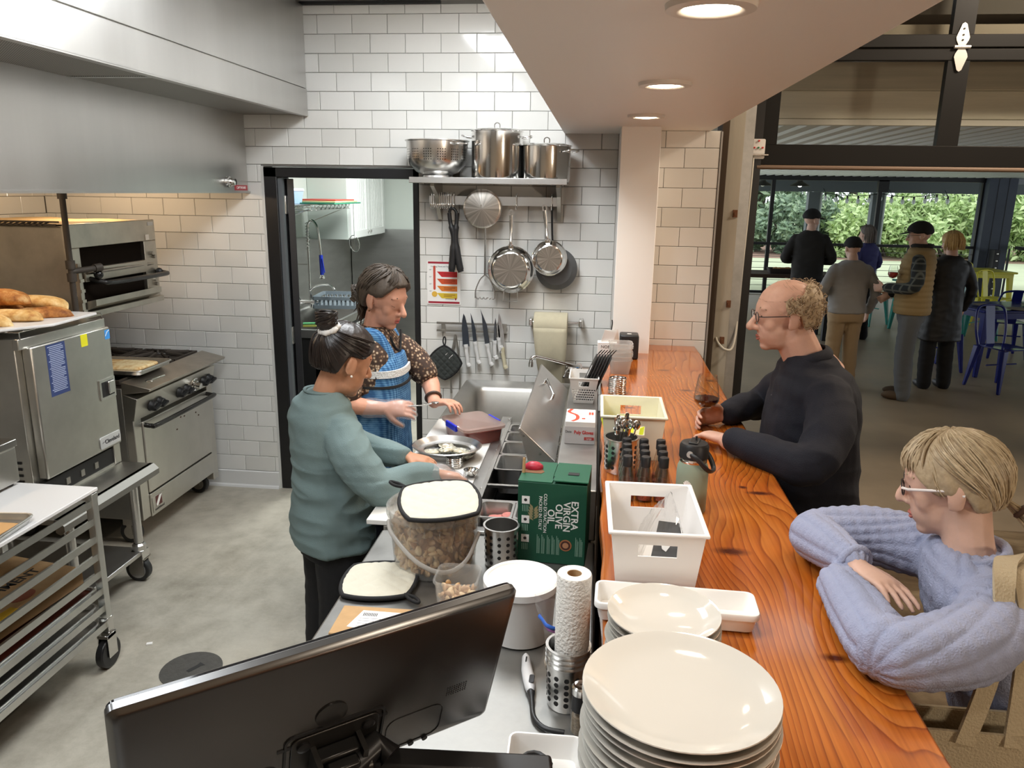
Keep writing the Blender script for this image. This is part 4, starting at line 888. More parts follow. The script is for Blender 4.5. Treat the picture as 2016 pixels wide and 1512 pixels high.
def pot(name, label, x, y, r, h, handle_a):
 t = thing(name, label, 'pot', (x, y, 1.981), 0, 'steel pots on the wall shelf')
 B().lathe([(.0005, 0), (r * .93, 0), (r * .97, .004), (r * .985, .012), (r, .02), (r, h), (r + .004, h + .002), (r - .003, h + .002), (r - .003, .01), (.0005, .01)], n=56).build('body', CHROME, t, smooth=35)
 ldd = B().lathe([(r + .004, h + .002), (r + .007, h + .005), (r + .003, h + .009), (r * .9, h + .010), (r * .8, h + .016), (.0005, h + .02)], n=48).build('lid', CHROME, t, smooth=35)
 b = B(); b.tube(bez([(-.014, 0, h + .018), (-.014, 0, h + .042), (0, 0, h + .05), (.014, 0, h + .042), (.014, 0, h + .018)], 4), .0035, 6); b.build('lid_loop', CHROME, ldd, smooth=60)
 for a in handle_a:
  c, s = math.cos(a), math.sin(a); M = Matrix.Rotation(a, 4, 'Z')
  b = B(); b.tube([M @ Vector(q) for q in bez([(r, -.045, h - .03), (r + .03, -.05, h - .026), (r + .048, -.035, h - .02), (r + .05, .035, h - .02), (r + .03, .05, h - .026), (r, .045, h - .03)], 4)], .005, 7); b.build('loop_handle', CHROME, t, smooth=60)
 return t
pot('stock_pot', 'tall lidded steel stock pot in the middle of the wall shelf', 1.062, -.155, .142, .265, (0, math.pi))
pot('stew_pot', 'shorter lidded steel pot at the right end of the shelf', 1.338, -.155, .134, .19, (-.5,))
# hanging lid
def radial_highlight():
 m, nt, p, N, L = nodes_of('spun_steel_highlight', .3); p.inputs['Metallic'].default_value = 1
 tc = N('ShaderNodeTexCoord'); s = N('ShaderNodeSeparateXYZ'); L(tc.outputs['Object'], s.inputs[0])
 a = N('ShaderNodeMath', operation='ARCTAN2'); L(s.outputs[2], a.inputs[0]); L(s.outputs[0], a.inputs[1])
 w = N('ShaderNodeMath', operation='MULTIPLY'); w.inputs[1].default_value = 2.0; L(a.outputs[0], w.inputs[0])
 n = N('ShaderNodeTexNoise', noise_dimensions='1D', i_Scale=2.2, i_Detail=2.); L(w.outputs[0], n.inputs['W'])
 r = ramp(N, [(.3, (.42, .40, .36)), (.55, (.62, .58, .53)), (.75, (.85, .82, .78))]); L(n.outputs['Fac'], r.inputs[0]); L(r.outputs[0], p.inputs['Base Color'])  # bright and dark fans put the radial highlight into the colour
 return m
SPUN = radial_highlight()
FY = lambda x, y, z: Matrix.Translation((x, y, z)) @ Matrix.Rotation(math.pi / 2, 4, 'X')   # local z -> -y (towards camera)
def face_lathe(prof, n=48):
 return B().lathe(prof, n=n, M=Matrix.Rotation(math.pi / 2, 4, 'X'))
t = thing('round_cover', 'round brushed steel pot cover hanging from the rail', 'cover', (.975, -.115, 1.832))
face_lathe([(.0005, .012), (.095, .008), (.105, .006), (.110, .002), (.110, -.002), (.100, -.004), (.0005, .004)]).build('disc', SPUN, t, smooth=40)
b = B(); b.tube(bez([(0, .004, .10), (0, .02, .09), (0, .03, .0), (0, .02, -.06)], 3), .003, 6); b.build('hidden_loop', CHROME, t)
def fry_pan(label, x, y, zc, r, rb, h, hl, m_in, lean=0., helper=False):
 t = thing('frying_pan', label, 'pan', (x, y, zc), 0, 'pans hanging on the rail', rot=(lean, 0, 0))
 face_lathe([(.0005, h), (rb, h), (rb + .006, h - .003), (r * .93, h * .35), (r, .002), (r + .003, 0), (r, -.002), (r * .92, h * .32), (rb, h - .008), (.0005, h - .006)]).build('pan', CHROME, t, smooth=30)
 face_lathe([(.0005, h + .0012), (rb - .004, h + .0012), (rb - .003, h)]).build('base_disc', m_in, t, smooth=30)
 b = B(); b.tube(bez([(0, -.012, r - .012), (0, -.026, r + .02), (0, -.018, r + .05), (0, -.012, r + hl * .6), (0, -.014, r + hl)], 5), [.013, .012, .011, .010, .010, .009, .009, .009, .009, .009, .009, .009, .009, .009, .010, .010, .011, .012, .012, .012, .012][:21], 8, sq=.6); ho = b.build('handle', SATIN, t, smooth=60)
 b = B(); b.frame(rrect(.028, .04, .012), rrect(.012, .022, .006), .006, basis((0, -.011, r + hl + .012), (1, 0, 0), (0, 0, 1))); b.build('handle_eye', SATIN, ho)
 b = B().box(-.016, .016, -.024, -.006, r - .018, r + .012); b.build('handle_mount', CHROME, t, bevel=.004)
 if helper:
  b = B(); b.tube([(-.04, 0, -r + .01), (-.042, -.012, -r - .05), (.042, -.012, -r - .05), (.04, 0, -r + .01)], .0035, 6); b.build('helper_loop', CHROME, t)
 return t
fry_pan('large steel frying pan hanging with its base outwards', 1.143, -.10, 1.49, .134, .098, .05, .175, SPUN, 0, True)
t = fry_pan('small steel frying pan hanging in front of a dark pan', 1.368, -.135, 1.563, .098, .072, .045, .17, SPUN); t.rotation_euler = (0, -.12, 0)
dk = thing('dark_frying_pan', 'dark grey frying pan hanging behind the small steel pan', 'pan', (1.405, -.06, 1.495), 0, 'pans hanging on the rail')
DKM = mat('nonstick_grey', (.10, .10, .10), .4)
face_lathe([(.0005, .035), (.09, .035), (.115, .01), (.122, 0), (.122, -.003), (.108, .012), (.0005, .03)]).build('pan', DKM, dk, smooth=30)
b = B(); b.tube(bez([(-.02, -.02, .11), (-.028, -.02, .2), (-.034, -.02, .37)], 5), .010, 8, sq=.6); b.build('handle', BLACKP, dk, smooth=60)
# potato masher
ms = thing('potato_masher', 'steel potato masher with wavy wire hanging behind the lid', 'masher', (.985, -.06, 1.45))
B().tube([(0, 0, .38), (0, 0, .16), (0, 0, .0)], [.006, .011, .013], 8, sq=.6).build('handle', SATIN, ms, smooth=60)
B().tube(bez([(0, 0, 0), (-.03, 0, -.03), (-.055, 0, -.09), (-.058, 0, -.14)], 5), .004, 6).tube(bez([(0, 0, 0), (.03, 0, -.03), (.055, 0, -.09), (.058, 0, -.14)], 5), .004, 6).build('yoke', SATIN, ms, smooth=60)
B().tube([(-.058 + .0058 * i, .01 * math.cos(i * 1.6), -.14 + .006 * math.sin(i * 1.6)) for i in range(21)], .0035, 6).build('wavy_wire', SATIN, ms, smooth=60)
# black tongs
tg = thing('black_tongs', 'black handled folding tongs hanging under the shelf', 'tongs', (.812, -.11, 1.64))
for s, l in ((-1, 'left'), (1, 'right')):
 b = B(); b.tube(bez([(s * .022 - .008, 0, .165), (s * .018 - .006, 0, .11), (s * .004, 0, .03), (s * .012 + .003, 0, -.06), (s * .024 + .008, 0, -.15), (s * .028 + .01, 0, -.172)], 6), [.012] * 8 + [.018] * 8 + [.021] * 10 + [.018] * 5, 8, sq=1.); b.build('jaw', BLACKP, tg, smooth=60)
b = B(); b.tube(bez([(-.03, 0, .165), (-.02, 0, .19), (0, 0, .185), (.014, 0, .165)], 5), .009, 8); b.build('spring_end', BLACKP, tg, smooth=60)
# poster
po = thing('temperature_poster', 'laminated cooking temperature poster with thermometer and coloured bands', 'poster', (.726, -.002, 1.388))
B().box(-.102, .102, -.003, 0, -.13, .13).build('sheet', PAPER, po)
MAR = mat('print_maroon', srgb(158, 40, 56), .5)
for z in (.121, -.118): B().box(-.096, .096, -.0036, -.003, z - .006, z + .006).build('border_band', MAR, po)
PF = lambda x, z: basis((x, -.0033, z), (1, 0, 0), (0, 0, 1))
for i, c in enumerate((srgb(192, 42, 48), srgb(206, 84, 48), srgb(216, 124, 50), srgb(214, 184, 56))):
 B().prism([(-.042, .068 - i * .043), (.082, .068 - i * .043), (.082, .036 - i * .043), (-.012, .036 - i * .043)], .0006, PF(0, 0)).build('colour_band', mat(f'band_{i}', c, .5), po)
b = B().prism(rrect(.014, .145, .007), .0007, PF(-.057, .03)); b.build('thermometer_stem', mat('stem_red', srgb(196, 78, 62), .5), po)
B().prism(ellipse(.017, .017, 20), .0009, PF(-.057, -.068)).build('thermometer_bulb', mat('bulb_yellow', srgb(222, 176, 70), .5), po)
text('Cooking Times and Temperatures', .0115, PF(.0, .098), BLK, po)
for i, s_ in enumerate(('165', '155', '145', '135')): text(s_ + '\u00b0', .009, PF(-.082, .078 - i * .043), BLK, po)
for i in range(4):
 for j in range(2): B().box(.0, .07 - .02 * j, -.0042, -.0038, .056 - i * .043 - j * .009, .0585 - i * .043 - j * .009).build('print_line', mat('faint_print', srgb(120, 40, 30), .6), po)
B().box(.01, .062, -.0038, -.0034, -.098, -.095).build('print_line', mat('grey_print', srgb(120, 120, 120), .6), po)
B().prism([(-.005, .006), (.005, .006), (.005, -.002), (0, -.008), (-.005, -.002)], .0006, PF(.072, -.096)).build('crest', MAR, po)
# knife rail and knives
kr = thing('knife_rail', 'double bar magnetic knife rail on the tiled wall', 'rail', (.9, -.02, 1.12))
for z in (.028, -.018): B().box(-.215, .215, -.012, .0, z - .006, z + .006).build('bar', STEELD, kr)
for x in (-.175, .2): B().box(x - .012, x + .012, -.008, .0, -.02, .03).build('mount', STEELD, kr)
WH = mat('knife_handle_white', srgb(224, 224, 222), .45); CRM = mat('knife_handle_cream', srgb(214, 206, 176), .5)
BLADE = mat('blade_dark', (.20, .21, .23), .28, 1); BLADEL = mat('blade_light', (.72, .70, .68), .3, 1)
def knife(label, x, zt, zh, w, tilt, bm, hm, hl=.125, curved=0., tipx=None):
 t = thing('kitchen_knife', label, 'knife', (x, -.036, zh), 0, 'knives on the wall rail', rot=(0, tilt, 0))
 L = zt - zh; b = B(); P_ = []
 prof = [(-w * .5, 0), (-w * .48, L * .55), (-w * .35, L * .8), (-w * .1 + curved, L), (w * .12 + curved, L * .9), (w * .42, L * .55), (w * .5, 0)]
 b.prism(prof, .0025, basis((0, .0012, 0), (1, 0, 0), (0, 0, 1))); b.build('blade', bm, t)
 h = B(); h.tube(bez([(-.002, 0, .012), (0, 0, -.01), (.0, 0, -.04), (.004, 0, -.08), (.004, 0, -hl + .02), (.012, 0, -hl)], 5), [.016] * 5 + [.0135] * 8 + [.013] * 8 + [.016] * 5, 10, sq=.9); h.build('handle', hm, t, smooth=60)
knife("broad dark chef's knife, leftmost on the wall rail", .868, 1.212, 1.01, .042, -.06, BLADE, WH)
knife('slim curved boning knife, second from the left on the rail', .925, 1.218, 1.03, .024, -.12, BLADE, WH, curved=-.006)
knife('long scimitar knife with the highest tip on the rail', 1.0, 1.246, 1.02, .03, -.14, BLADE, WH, curved=-.012)
knife('short dark paring knife beside the scimitar', 1.045, 1.19, 1.04, .018, .02, BLADE, WH, .10)
knife('light bladed knife with cream handle, rightmost on the rail', 1.092, 1.222, 1.0, .036, -.10, BLADEL, CRM, .12)
knife('small light paring knife in front of the rightmost blade', 1.070, 1.17, 1.06, .016, -.08, BLADEL, WH, .06)
# quilted pot holder on the rail
def quilt(name, col, step, line=.35):
 m, nt, p, N, L = nodes_of(name, .85)
 tc = N('ShaderNodeTexCoord'); s = N('ShaderNodeSeparateXYZ'); L(tc.outputs['Generated'], s.inputs[0])
 return m
def pot_holder(label, col, border, loc, rot, size=.21, quiltn=5, rad=.05, loop_c=(1, 1), diag=False, group=None, mname='q'):
 t = thing('pot_holder', label, 'pot holder', loc, group=group, rot=rot)
 n = 40; vs = []; fs = []
 S = size / 2
 def inside(u, v):   # squircle mapping
  x = u * math.sqrt(max(0, 1 - .32 * v * v)); y = v * math.sqrt(max(0, 1 - .32 * u * u)); return x * S, y * S
 for side in (1, -1):
  o = len(vs)
  for i in range(n + 1):
   for j in range(n + 1):
    u = 2 * i / n - 1; v = 2 * j / n - 1; x, y = inside(u, v)
    if diag: a, c = (x + y) / size * quiltn * .72, (x - y) / size * quiltn * .72
    else: a, c = x / size * quiltn, y / size * quiltn
    q = min(abs(math.sin(math.pi * a)), abs(math.sin(math.pi * c)))
    e = max(abs(u), abs(v)); th = (.0035 + .0045 * q ** .5) * (1 - max(0, e - .9) * 5)
    vs.append((x, y, side * th + .004 * math.sin(u * 1.7 + .5) * math.cos(v * 1.4) ))
  for i in range(n):
   for j in range(n):
    a = o + i * (n + 1) + j; f = (a, a + n + 1, a + n + 2, a + 1); fs.append(f if side > 0 else f[::-1])
 b = B(); b.add(vs, fs); b.build('quilted_pad', mat(mname, col, .9, bump=.15, bscale=220), t, smooth=80)
 edge = []
 for k in range(64):
  a = k / 64 * 4; sd = int(a); f = a - sd; f = f * 2 - 1
  u, v = [(f, -1), (1, f), (-f, 1), (-1, -f)][sd]; x, y = inside(u, v); edge.append((x * 1.01, y * 1.01, .004 * math.sin(u * 1.7 + .5) * math.cos(v * 1.4)))
 b = B(); b.tube(edge, .0062, 8, closed=True, sq=1.1); b.build('binding', border, t, smooth=70)
 cx, cy = inside(*loop_c); d = Vector((loop_c[0], loop_c[1], 0)).normalized()
 w = Vector((-d.y, d.x, 0))
 p = Vector((cx, cy, .003)); lp = bez([p, p + d * .025 + w * .008, p + d * .05 + w * .004, p + d * .055 - w * .004, p + d * .03 - w * .008, p - d * .003 - w * .002], 4)
 b = B(); b.tube(lp, .0042, 7, sq=1.2); b.build('hanging_loop', border, t, smooth=70)
 return t
BIND = mat('black_binding', (.014, .014, .015), .8)
ph = pot_holder('dark grey quilted pot holder hanging from the knife rail', srgb(62, 66, 64), BIND, (.735, -.042, .905), (math.pi / 2, 0, 0), .18, 6, loop_c=(1, 1), mname='grey_quilt')
ph.rotation_euler = (math.pi / 2, -math.pi / 4, 0); ph.children[2].rotation_euler = (0, 0, 0)
lbp = B().box(-.022, .022, -.017, .017, .007, .0085, TR((.058, .012, 0), rz=-1.57)).build('cloth_label', PAPER, ph)
text('Choice', .016, TR((.058, .012, .009), rz=-1.57), BLK, lbp, sx=.9)
tn = thing('steel_tongs', 'thin steel tongs hanging behind the grey pot holder', 'tongs', (.80, -.03, .93))
for s in (-1, 1): B().tube([(0, 0, .15), (s * .018, 0, .05), (s * .03, 0, -.1), (s * .026, 0, -.22)], [.006, .007, .005, .006], 6).build('arm', STEELD, tn, smooth=60)
# paper towel dispenser
pt = thing('towel_holder', 'chrome wall bar holding a brown paper towel roll', 'holder', (1.42, -.08, 1.18))
B().cyl((-.155, 0, 0), (.145, 0, 0), .011, n=14).build('bar', CHROME, pt, smooth=50)
for x in (-.155, .14): B().box(x - .012, x + .012, -.016, .078, -.022, .022).build('end_mount', CHROME, pt, bevel=.006)
KRAFT = mat('kraft_towel', srgb(196, 188, 162), .85, var=.04, vscale=30)
tr_ = thing('paper_towel_roll', 'thick kraft paper towel roll on the wall bar', 'paper roll', (1.383, -.085, 1.165))
b = B(); b.tube([(-.098, 0, 0), (-.096, 0, 0), (.096, 0, 0), (.098, 0, 0)], [.076, .078, .078, .076], 40); b.build('roll', KRAFT, tr_, smooth=40)
b = B(); vs = []; fs = []
for i in range(13):
 t_ = i / 12; z = .0 - .36 * t_; y = -.076 + .03 * t_ - .02 * math.sin(t_ * 4); xs_ = (-.096 + .02 * t_ + .03 * t_ * t_, .096 + .004 * math.sin(t_ * 6))
 for k in range(7): x = xs_[0] + (xs_[1] - xs_[0]) * k / 6; vs.append((x, y + .006 * math.sin(k * 1.3 + t_ * 5) * t_, z))
for i in range(12):
 for k in range(6): a = i * 7 + k; fs.append((a, a + 1, a + 8, a + 7))
b.add(vs, fs); o = b.build('loose_sheet', KRAFT, tr_, smooth=80); sd = o.modifiers.new('s', 'SOLIDIFY'); sd.thickness = .001
# ---------------------------------------------------------------- prep items
def dish(name, label, cat, x, y, z, rx, ry, h, m, rz=0):
 t = thing(name, label, cat, (x, y, z), rz)
 b = B().lathe([(.0005, .0), (.62, .0), (.68, .04 * h / .06), (.9, h * .75), (1.0, h), (1.02, h + .002), (.99, h + .004), (.88, h * .8), (.64, .006 + h * .06), (.0005, .006)], n=48, sx=rx, sy=ry)
 b2 = B(); b2.v = [(v[0], v[1], v[2]) for v in b.v]; b2.f = b.f; b2.m = b.m
 b2.build('dish', m, t, smooth=40); return t
dish('oyster_pan', 'oval steel pan of oysters on the prep board', 'pan', 1.075, -1.70, .889, .138, .125, .05, SATIN)
dish('oyster_plate', 'white edged steel plate of oysters under the gloved hand', 'plate', 1.03, -1.965, .889, .125, .115, .03, SATIN, 0)
SHELL = bread_mat('oyster_shell', srgb(96, 98, 84), srgb(168, 164, 146), srgb(214, 212, 200), 60)
MEAT = mat('oyster_meat', srgb(200, 192, 170), .15, var=.2, vscale=60, sss=.2)
ICE = mat('crushed_ice', (.92, .95, .97), .1, trans=.6, bump=.4, bscale=90)
def oyster(label, x, y, z, a, s=1.):
 t = thing('oyster', label, 'oyster', (x, y, z), a, 'oysters')
 n = 18; rs = []
 for k, (q, zz) in enumerate(((.35, 0), (.8, .006), (1.0, .016), (1.02, .019), (.86, .014), (.02, .006))):
  rs.append([(s * .044 * q * math.cos(2 * math.pi * i / n) * (1 + .12 * noise.noise((i * .9, a, 0))), s * .030 * q * math.sin(2 * math.pi * i / n) * (1 + .15 * noise.noise((i * .8, a, 3))), s * zz + .003 * noise.noise((i, k, a))) for i in range(n)])
 B().rings(rs).build('shell', SHELL, t, smooth=70)
 B().sphere((0, 0, .014 * s), .022 * s, 12, (1.3, .8, .35)).build('meat', MEAT, t, smooth=80)
oy = [(1.02, -1.72, .90, .3, 'oyster at the left side of the steel pan'), (1.075, -1.69, .903, 1.2, 'oyster in the middle of the steel pan'), (1.12, -1.70, .903, -.5, 'dark oyster right of the middle in the pan'), (1.155, -1.73, .902, .8, 'pale oyster at the right side of the pan'), (1.06, -1.645, .902, 2.0, 'oyster at the back of the steel pan'), (.96, -1.98, .90, .2, 'oyster at the left edge of the plate'), (1.05, -1.945, .903, .9, 'oyster lying on ice in the middle of the plate')]
for x, y, z, a, l in oy: oyster(l, x, y, z, a)
b = BW(); random.seed(5)
for i in range(120):
 for (cx, cy, R0, zz) in ((1.075, -1.70, .085, .897), (1.03, -1.965, .08, .895)):
  a = random.random() * 6.28; r = R0 * random.random() ** .5; s = .004 + .006 * random.random()
  b.box(-s, s, -s * .8, s * .8, 0, s, TR((cx + r * math.cos(a), cy + r * math.sin(a) * .9, zz), random.random(), random.random(), random.random() * 3))
ic = tag(b.build('crushed_ice', ICE, kind='stuff'), 'crushed ice under the oysters in the pan and plate', 'ice')
def rings_stack(prefix, x, y, z, r, n, h, m, rj=0):
 for i in range(n):
  b = B(); b.lathe([(r - .001, 0), (r, 0), (r, h), (r - .001, h)], n=36); b.lathe([(r - .001, h), (r + .0022, h * .5), (r - .001, 0)], n=36)
  o = b.build('lid_ring', m, smooth=40, loc=(x + random.uniform(-rj, rj), y + random.uniform(-rj, rj), z + i * (h + .0008)))
  tag(o, f'{ORD[n - 1 - i]} {prefix}', 'ring', prefix)
rings_stack('steel ring counted from the top of the stack by the oysters', 1.123, -1.80, .889, .032, 5, .0075, CHROME, .001)
la = thing('steel_ladle', 'small steel ladle lying on the prep board', 'ladle', (1.205, -1.90, .892))
B().lathe([(.0005, 0), (.016, .004), (.026, .014), (.029, .026), (.028, .026), (.024, .014), (.014, .006), (.0005, .003)], n=28).build('bowl', CHROME, la, smooth=50)
B().tube([(-.02, -.02, .024), (-.012, -.09, .012), (-.004, -.22, .004)], [.004, .0045, .006], 8, sq=.5).build('handle', CHROME, la, smooth=60)
# red sauce tub
rt = thing('sauce_tub', 'clear tub of red sauce with blue clip lid on the board', 'tub', (1.135, -1.42, .889), .62)
B().rings([ring2(rrect(.165, .215, .02), 0), ring2(rrect(.178, .228, .022), .055)]).build('sauce', mat('tomato_sauce', srgb(128, 44, 24), .2, var=.1, vscale=20), rt, smooth=40)
B().rings([ring2(rrect(.171, .221, .022), .0), ring2(rrect(.186, .236, .024), .062), ring2(rrect(.196, .246, .026), .064)], cap1=False).build('tub_wall', CLEARP, rt, smooth=40)
B().rings([ring2(rrect(.20, .25, .026), .062), ring2(rrect(.204, .254, .028), .074), ring2(rrect(.18, .23, .024), .078), ring2(rrect(.16, .21, .02), .076)]).build('lid', thin_glass('tub_lid', (.96, .94, .93), .8, .55, srgb(206, 182, 172), .1), rt, smooth=40)
for s in (-1, 1): B().box(s * .103 - .006, s * .103 + .006, -.05, .05, .05, .077).build('clip', BLUE, rt, bevel=.003)
# ================================================================== NEAR TABLE
def bean_at(b, loc, s, seed):
 rnd = random.Random(seed); M = TR(loc, rnd.uniform(0, 6.28), rnd.uniform(0, 6.28), rnd.uniform(0, 6.28))
 n = 8; rs = []
 for k in range(5):
  a = -math.pi / 2 + math.pi * max(.05, min(3.95, k)) / 4
  rs.append([M @ Vector((s * math.cos(a) * math.cos(2 * math.pi * i / n), s * .72 * math.cos(a) * math.sin(2 * math.pi * i / n), s * .36 * math.sin(a))) for i in range(n)])
 b.rings(rs)
def bean_mat():
 m, nt, p, N, L = nodes_of('butter_beans', .45)
 g = N('ShaderNodeNewGeometry'); r = ramp(N, [(0, srgb(166, 120, 78)), (.5, srgb(206, 168, 122)), (1, srgb(224, 196, 152))]); L(g.outputs['Random Per Island'], r.inputs[0]); L(r.outputs[0], p.inputs['Base Color']); return m
BEAN = bean_mat()
bk = thing('bean_bucket', 'clear lidded bucket full of butter beans', 'bucket', (1.203, -2.545, .861))
B().lathe([(.0005, 0), (.112, 0), (.118, .004), (.131, .165), (.1335, .17), (.1335, .186), (.1315, .186), (.1295, .165), (.116, .006), (.0005, .003)], n=56).build('tub', FROST, bk, smooth=40)
B().lathe([(.1345, .168), (.138, .170), (.138, .19), (.132, .194), (.124, .192), (.118, .186), (.0005, .186)], n=56).build('lid', thin_glass('bucket_lid', (.97, .97, .95), .8, .3, (.74, .73, .71), .12), bk, smooth=40)
for i in range(20): B().box(.1315, .1345, -.0012, .0012, .14, .166, Matrix.Rotation(i * .3142, 4, 'Z')).build('rim_rib', FROST, bk)
hp = bez([(-.125, -.045, .145), (-.10, -.10, .132), (-.02, -.152, .08), (.055, -.152, .052), (.11, -.11, .068), (.136, -.03, .12)], 6)
B().tube(hp, .0055, 8, sq=1.6).build('handle', thin_glass('handle_plastic', (.9, .9, .9), .8, .75, (.82, .80, .77), .2), bk, smooth=60)
random.seed(11); b = B()
for i in range(620):
 a = random.random() * 6.283; z = .012 + .135 * random.random(); r = (.102 + .012 * z / .165) * (1 if i % 3 else random.random() ** .4)
 bean_at(b, (r * math.cos(a), r * math.sin(a), z), .012 + .004 * random.random(), i)
for i in range(160):
 a = random.random() * 6.283; r = .108 * random.random() ** .5; bean_at(b, (r * math.cos(a), r * math.sin(a), .15 + .006 * random.random()), .013 + .003 * random.random(), i + 900)
b.lathe([(.0005, .01), (.095, .01), (.104, .14), (.0005, .145)], n=24)
o = b.build('butter_beans', BEAN, smooth=80, kind='stuff', loc=(1.203, -2.545, .861)); tag(o, 'butter beans filling the clear bucket', 'beans')
QW = srgb(208, 203, 186)
pot_holder('cream quilted pot holder lying on the bean bucket lid', QW, BIND, (1.225, -2.575, 1.074), (.10, -.02, .32), .225, 5, loop_c=(-1, 1), diag=True, mname='cream_quilt')
pot_holder('cream quilted pot holder lying flat on the steel table', QW, BIND, (1.075, -2.685, .871), (0, 0, .12), .205, 5, loop_c=(1, -1), diag=True, mname='cream_quilt')
dc = thing('deli_tub', 'small clear square tub of beans on the steel table', 'tub', (1.318, -2.80, .861))
B().rings([ring2(rrect(.088, .088, .02), 0), ring2(rrect(.094, .094, .02), .003), ring2(rrect(.108, .108, .022), .098), ring2(rrect(.116, .116, .024), .10), ring2(rrect(.116, .116, .024), .106), ring2(rrect(.106, .106, .022), .106), ring2(rrect(.092, .092, .02), .006)]).build('tub', FROST, dc, smooth=40)
random.seed(12); b = B()
for i in range(110): bean_at(b, (random.uniform(-.04, .04), random.uniform(-.04, .04), .012 + .048 * random.random()), .013, 2000 + i)
o = b.build('butter_beans', BEAN, smooth=80, kind='stuff', loc=(1.318, -2.80, .861)); tag(o, 'butter beans inside the small square tub', 'beans')
wb = thing('white_bucket', 'white round plastic bucket with flat lid beside the green box', 'bucket', (1.49, -2.88, .861))
B().lathe([(.0005, 0), (.076, 0), (.08, .004), (.087, .13), (.0885, .135), (.0885, .14), (.0005, .14)], n=48).build('tub', WHITEP, wb, smooth=40)
B().lathe([(.0885, .132), (.0925, .133), (.093, .15), (.088, .154), (.083, .151), (.081, .147), (.0005, .147)], n=56).build('lid', mat('lid_white', srgb(238, 238, 236), .3), wb, smooth=40)
def holed_cyl(name, label, x, y, z, r, h, m=SATIN, lip=True, holes=True, group=None):
 t = thing(name, label, 'canister', (x, y, z), group=group)
 pr = [(.0005, 0), (r * .93, 0), (r * .95, .003), (r, h - .006), (r + .004, h - .003), (r + .004, h), (r - .002, h), (r * .95 - .002, .004), (.0005, .004)]
 B().lathe(pr, n=48).build('cup', m, t, smooth=35)
 if holes:
  for k in range(12):
   for q in range(5):
    a = k * math.pi / 6; zz = .02 + q * (h - .045) / 4; rr = r * .95 + (r * .05) * zz / h
    M = Matrix.Rotation(a, 4, 'Z') @ Matrix.Translation((rr - .0015, 0, zz)) @ Matrix.Rotation(math.pi / 2, 4, 'Y')
    B().lathe([(.0055, 0), (.0055, .0022), (.0005, .0022)], n=10, M=M).build('hole', mat('hole_dark', (.012, .012, .012), .6), t)
 return t
holed_cyl('utensil_canister', 'empty perforated steel canister left of the green box', 1.397, -2.52, .861, .050, .125)
# green oil box
gb = thing('olive_oil_box', 'green cardboard olive oil box with handle flaps', 'box', (1.547, -2.415, .861), -.06)
GRN = mat('box_green', srgb(24, 88, 62), .5); GRND = mat('box_green_front', srgb(20, 74, 54), .5)
B().box(-.101, .101, -.085, .085, 0, .252).build('carton', GRND, gb, bevel=.002)
f1 = B(); f1.prism([(-.101, -.085), (-.002, -.085), (.0, -.06), (-.004, -.05), (-.004, .085), (-.101, .085)], .003, TR((0, 0, .2525))); f1.build('flap', GRN, gb)
f2 = B(); f2.prism([(.003, -.088), (.103, -.088), (.101, .085), (-.001, .085), (-.001, -.045), (.003, -.055)], .003, TR((0, 0, .257), rx=-.04)); f2.build('flap', GRN, gb)
B().prism([(-.016, -.012), (.016, -.012), (.016, .012), (-.016, .012)], .0012, TR((.055, -.02, .2615), rx=-.04)).build('hand_hole', BLK, gb)
B().prism([(-.03, -.02), (.02, -.02), (.028, -.006), (.02, .012), (-.03, .02)], .0012, TR((-.062, .0, .2556))).build('torn_opening', mat('torn_card', srgb(120, 84, 60), .9), gb)
b = B(); b.sphere((-.07, .02, .262), .02, 10, (1.5, 1, .8)); b.build('red_wrapper', mat('wrapper_red', srgb(176, 40, 62), .4), gb, smooth=80)
b = B(); b.tube([(-.096, -.02, .24), (-.095, -.015, .30)], [.006, .004], 6); b.build('label_tab', CARD, gb)
FM = lambda x, z: basis((x, -.0856, z), (0, 0, -1), (1, 0, 0))      # text reading downwards on the front face
for x, s_ in ((.066, 'EXTRA'), (.043, 'VIRGIN'), (.020, 'OLIVE'), (-.003, 'OIL')): text(s_, .029, FM(x, .152 if s_ not in ('EXTRA', 'OIL') else (.158 if s_ == 'EXTRA' else .15)), WHT, gb, bold=.0004)
text('COLD EXTRACTION', .0135, FM(-.020, .158), WHT, gb, sx=.98); text('PACKED IN ITALY', .0135, FM(-.034, .158), WHT, gb, sx=.98)
for i in range(9):
 a = i / 8 * 2.4 - 1.2
 b = B(); b.prism([(0, 0), (.012, .004), (.024, 0), (.012, -.004)], .0005, basis((-.056 + .004 * math.cos(i), -.0856, .172 - i * .0045), (math.cos(a + (1.9 if i % 2 else -1.9)) * .8 - .2, 0, .6), (0, 0, 1)) if False else basis((-.054, -.0856, .165 - i * .004), (math.sin((1 if i % 2 else -1) * (.5 + .08 * i)), 0, math.cos(.6)), (1, 0, .3))); b.build('olive_sprig', mat('sprig_tan', srgb(150, 140, 104), .6), gb)
b = B().prism(ellipse(.018, .018, 24), .0006, basis((.043, -.0854, .062), (1, 0, 0), (0, 0, 1))); so = b.build('round_seal', mat('seal_gold', srgb(168, 110, 72), .5), gb)
B().prism(ellipse(.0145, .0145, 24), .0008, basis((.043, -.0856, .062), (1, 0, 0), (0, 0, 1))).build('seal_disc', mat('seal_brown_d', srgb(70, 40, 34), .5), so)
B().prism(ellipse(.009, .009, 18), .001, basis((.043, -.0858, .062), (1, 0, 0), (0, 0, 1))).build('seal_centre', mat('seal_gold2', srgb(178, 130, 96), .5), so)
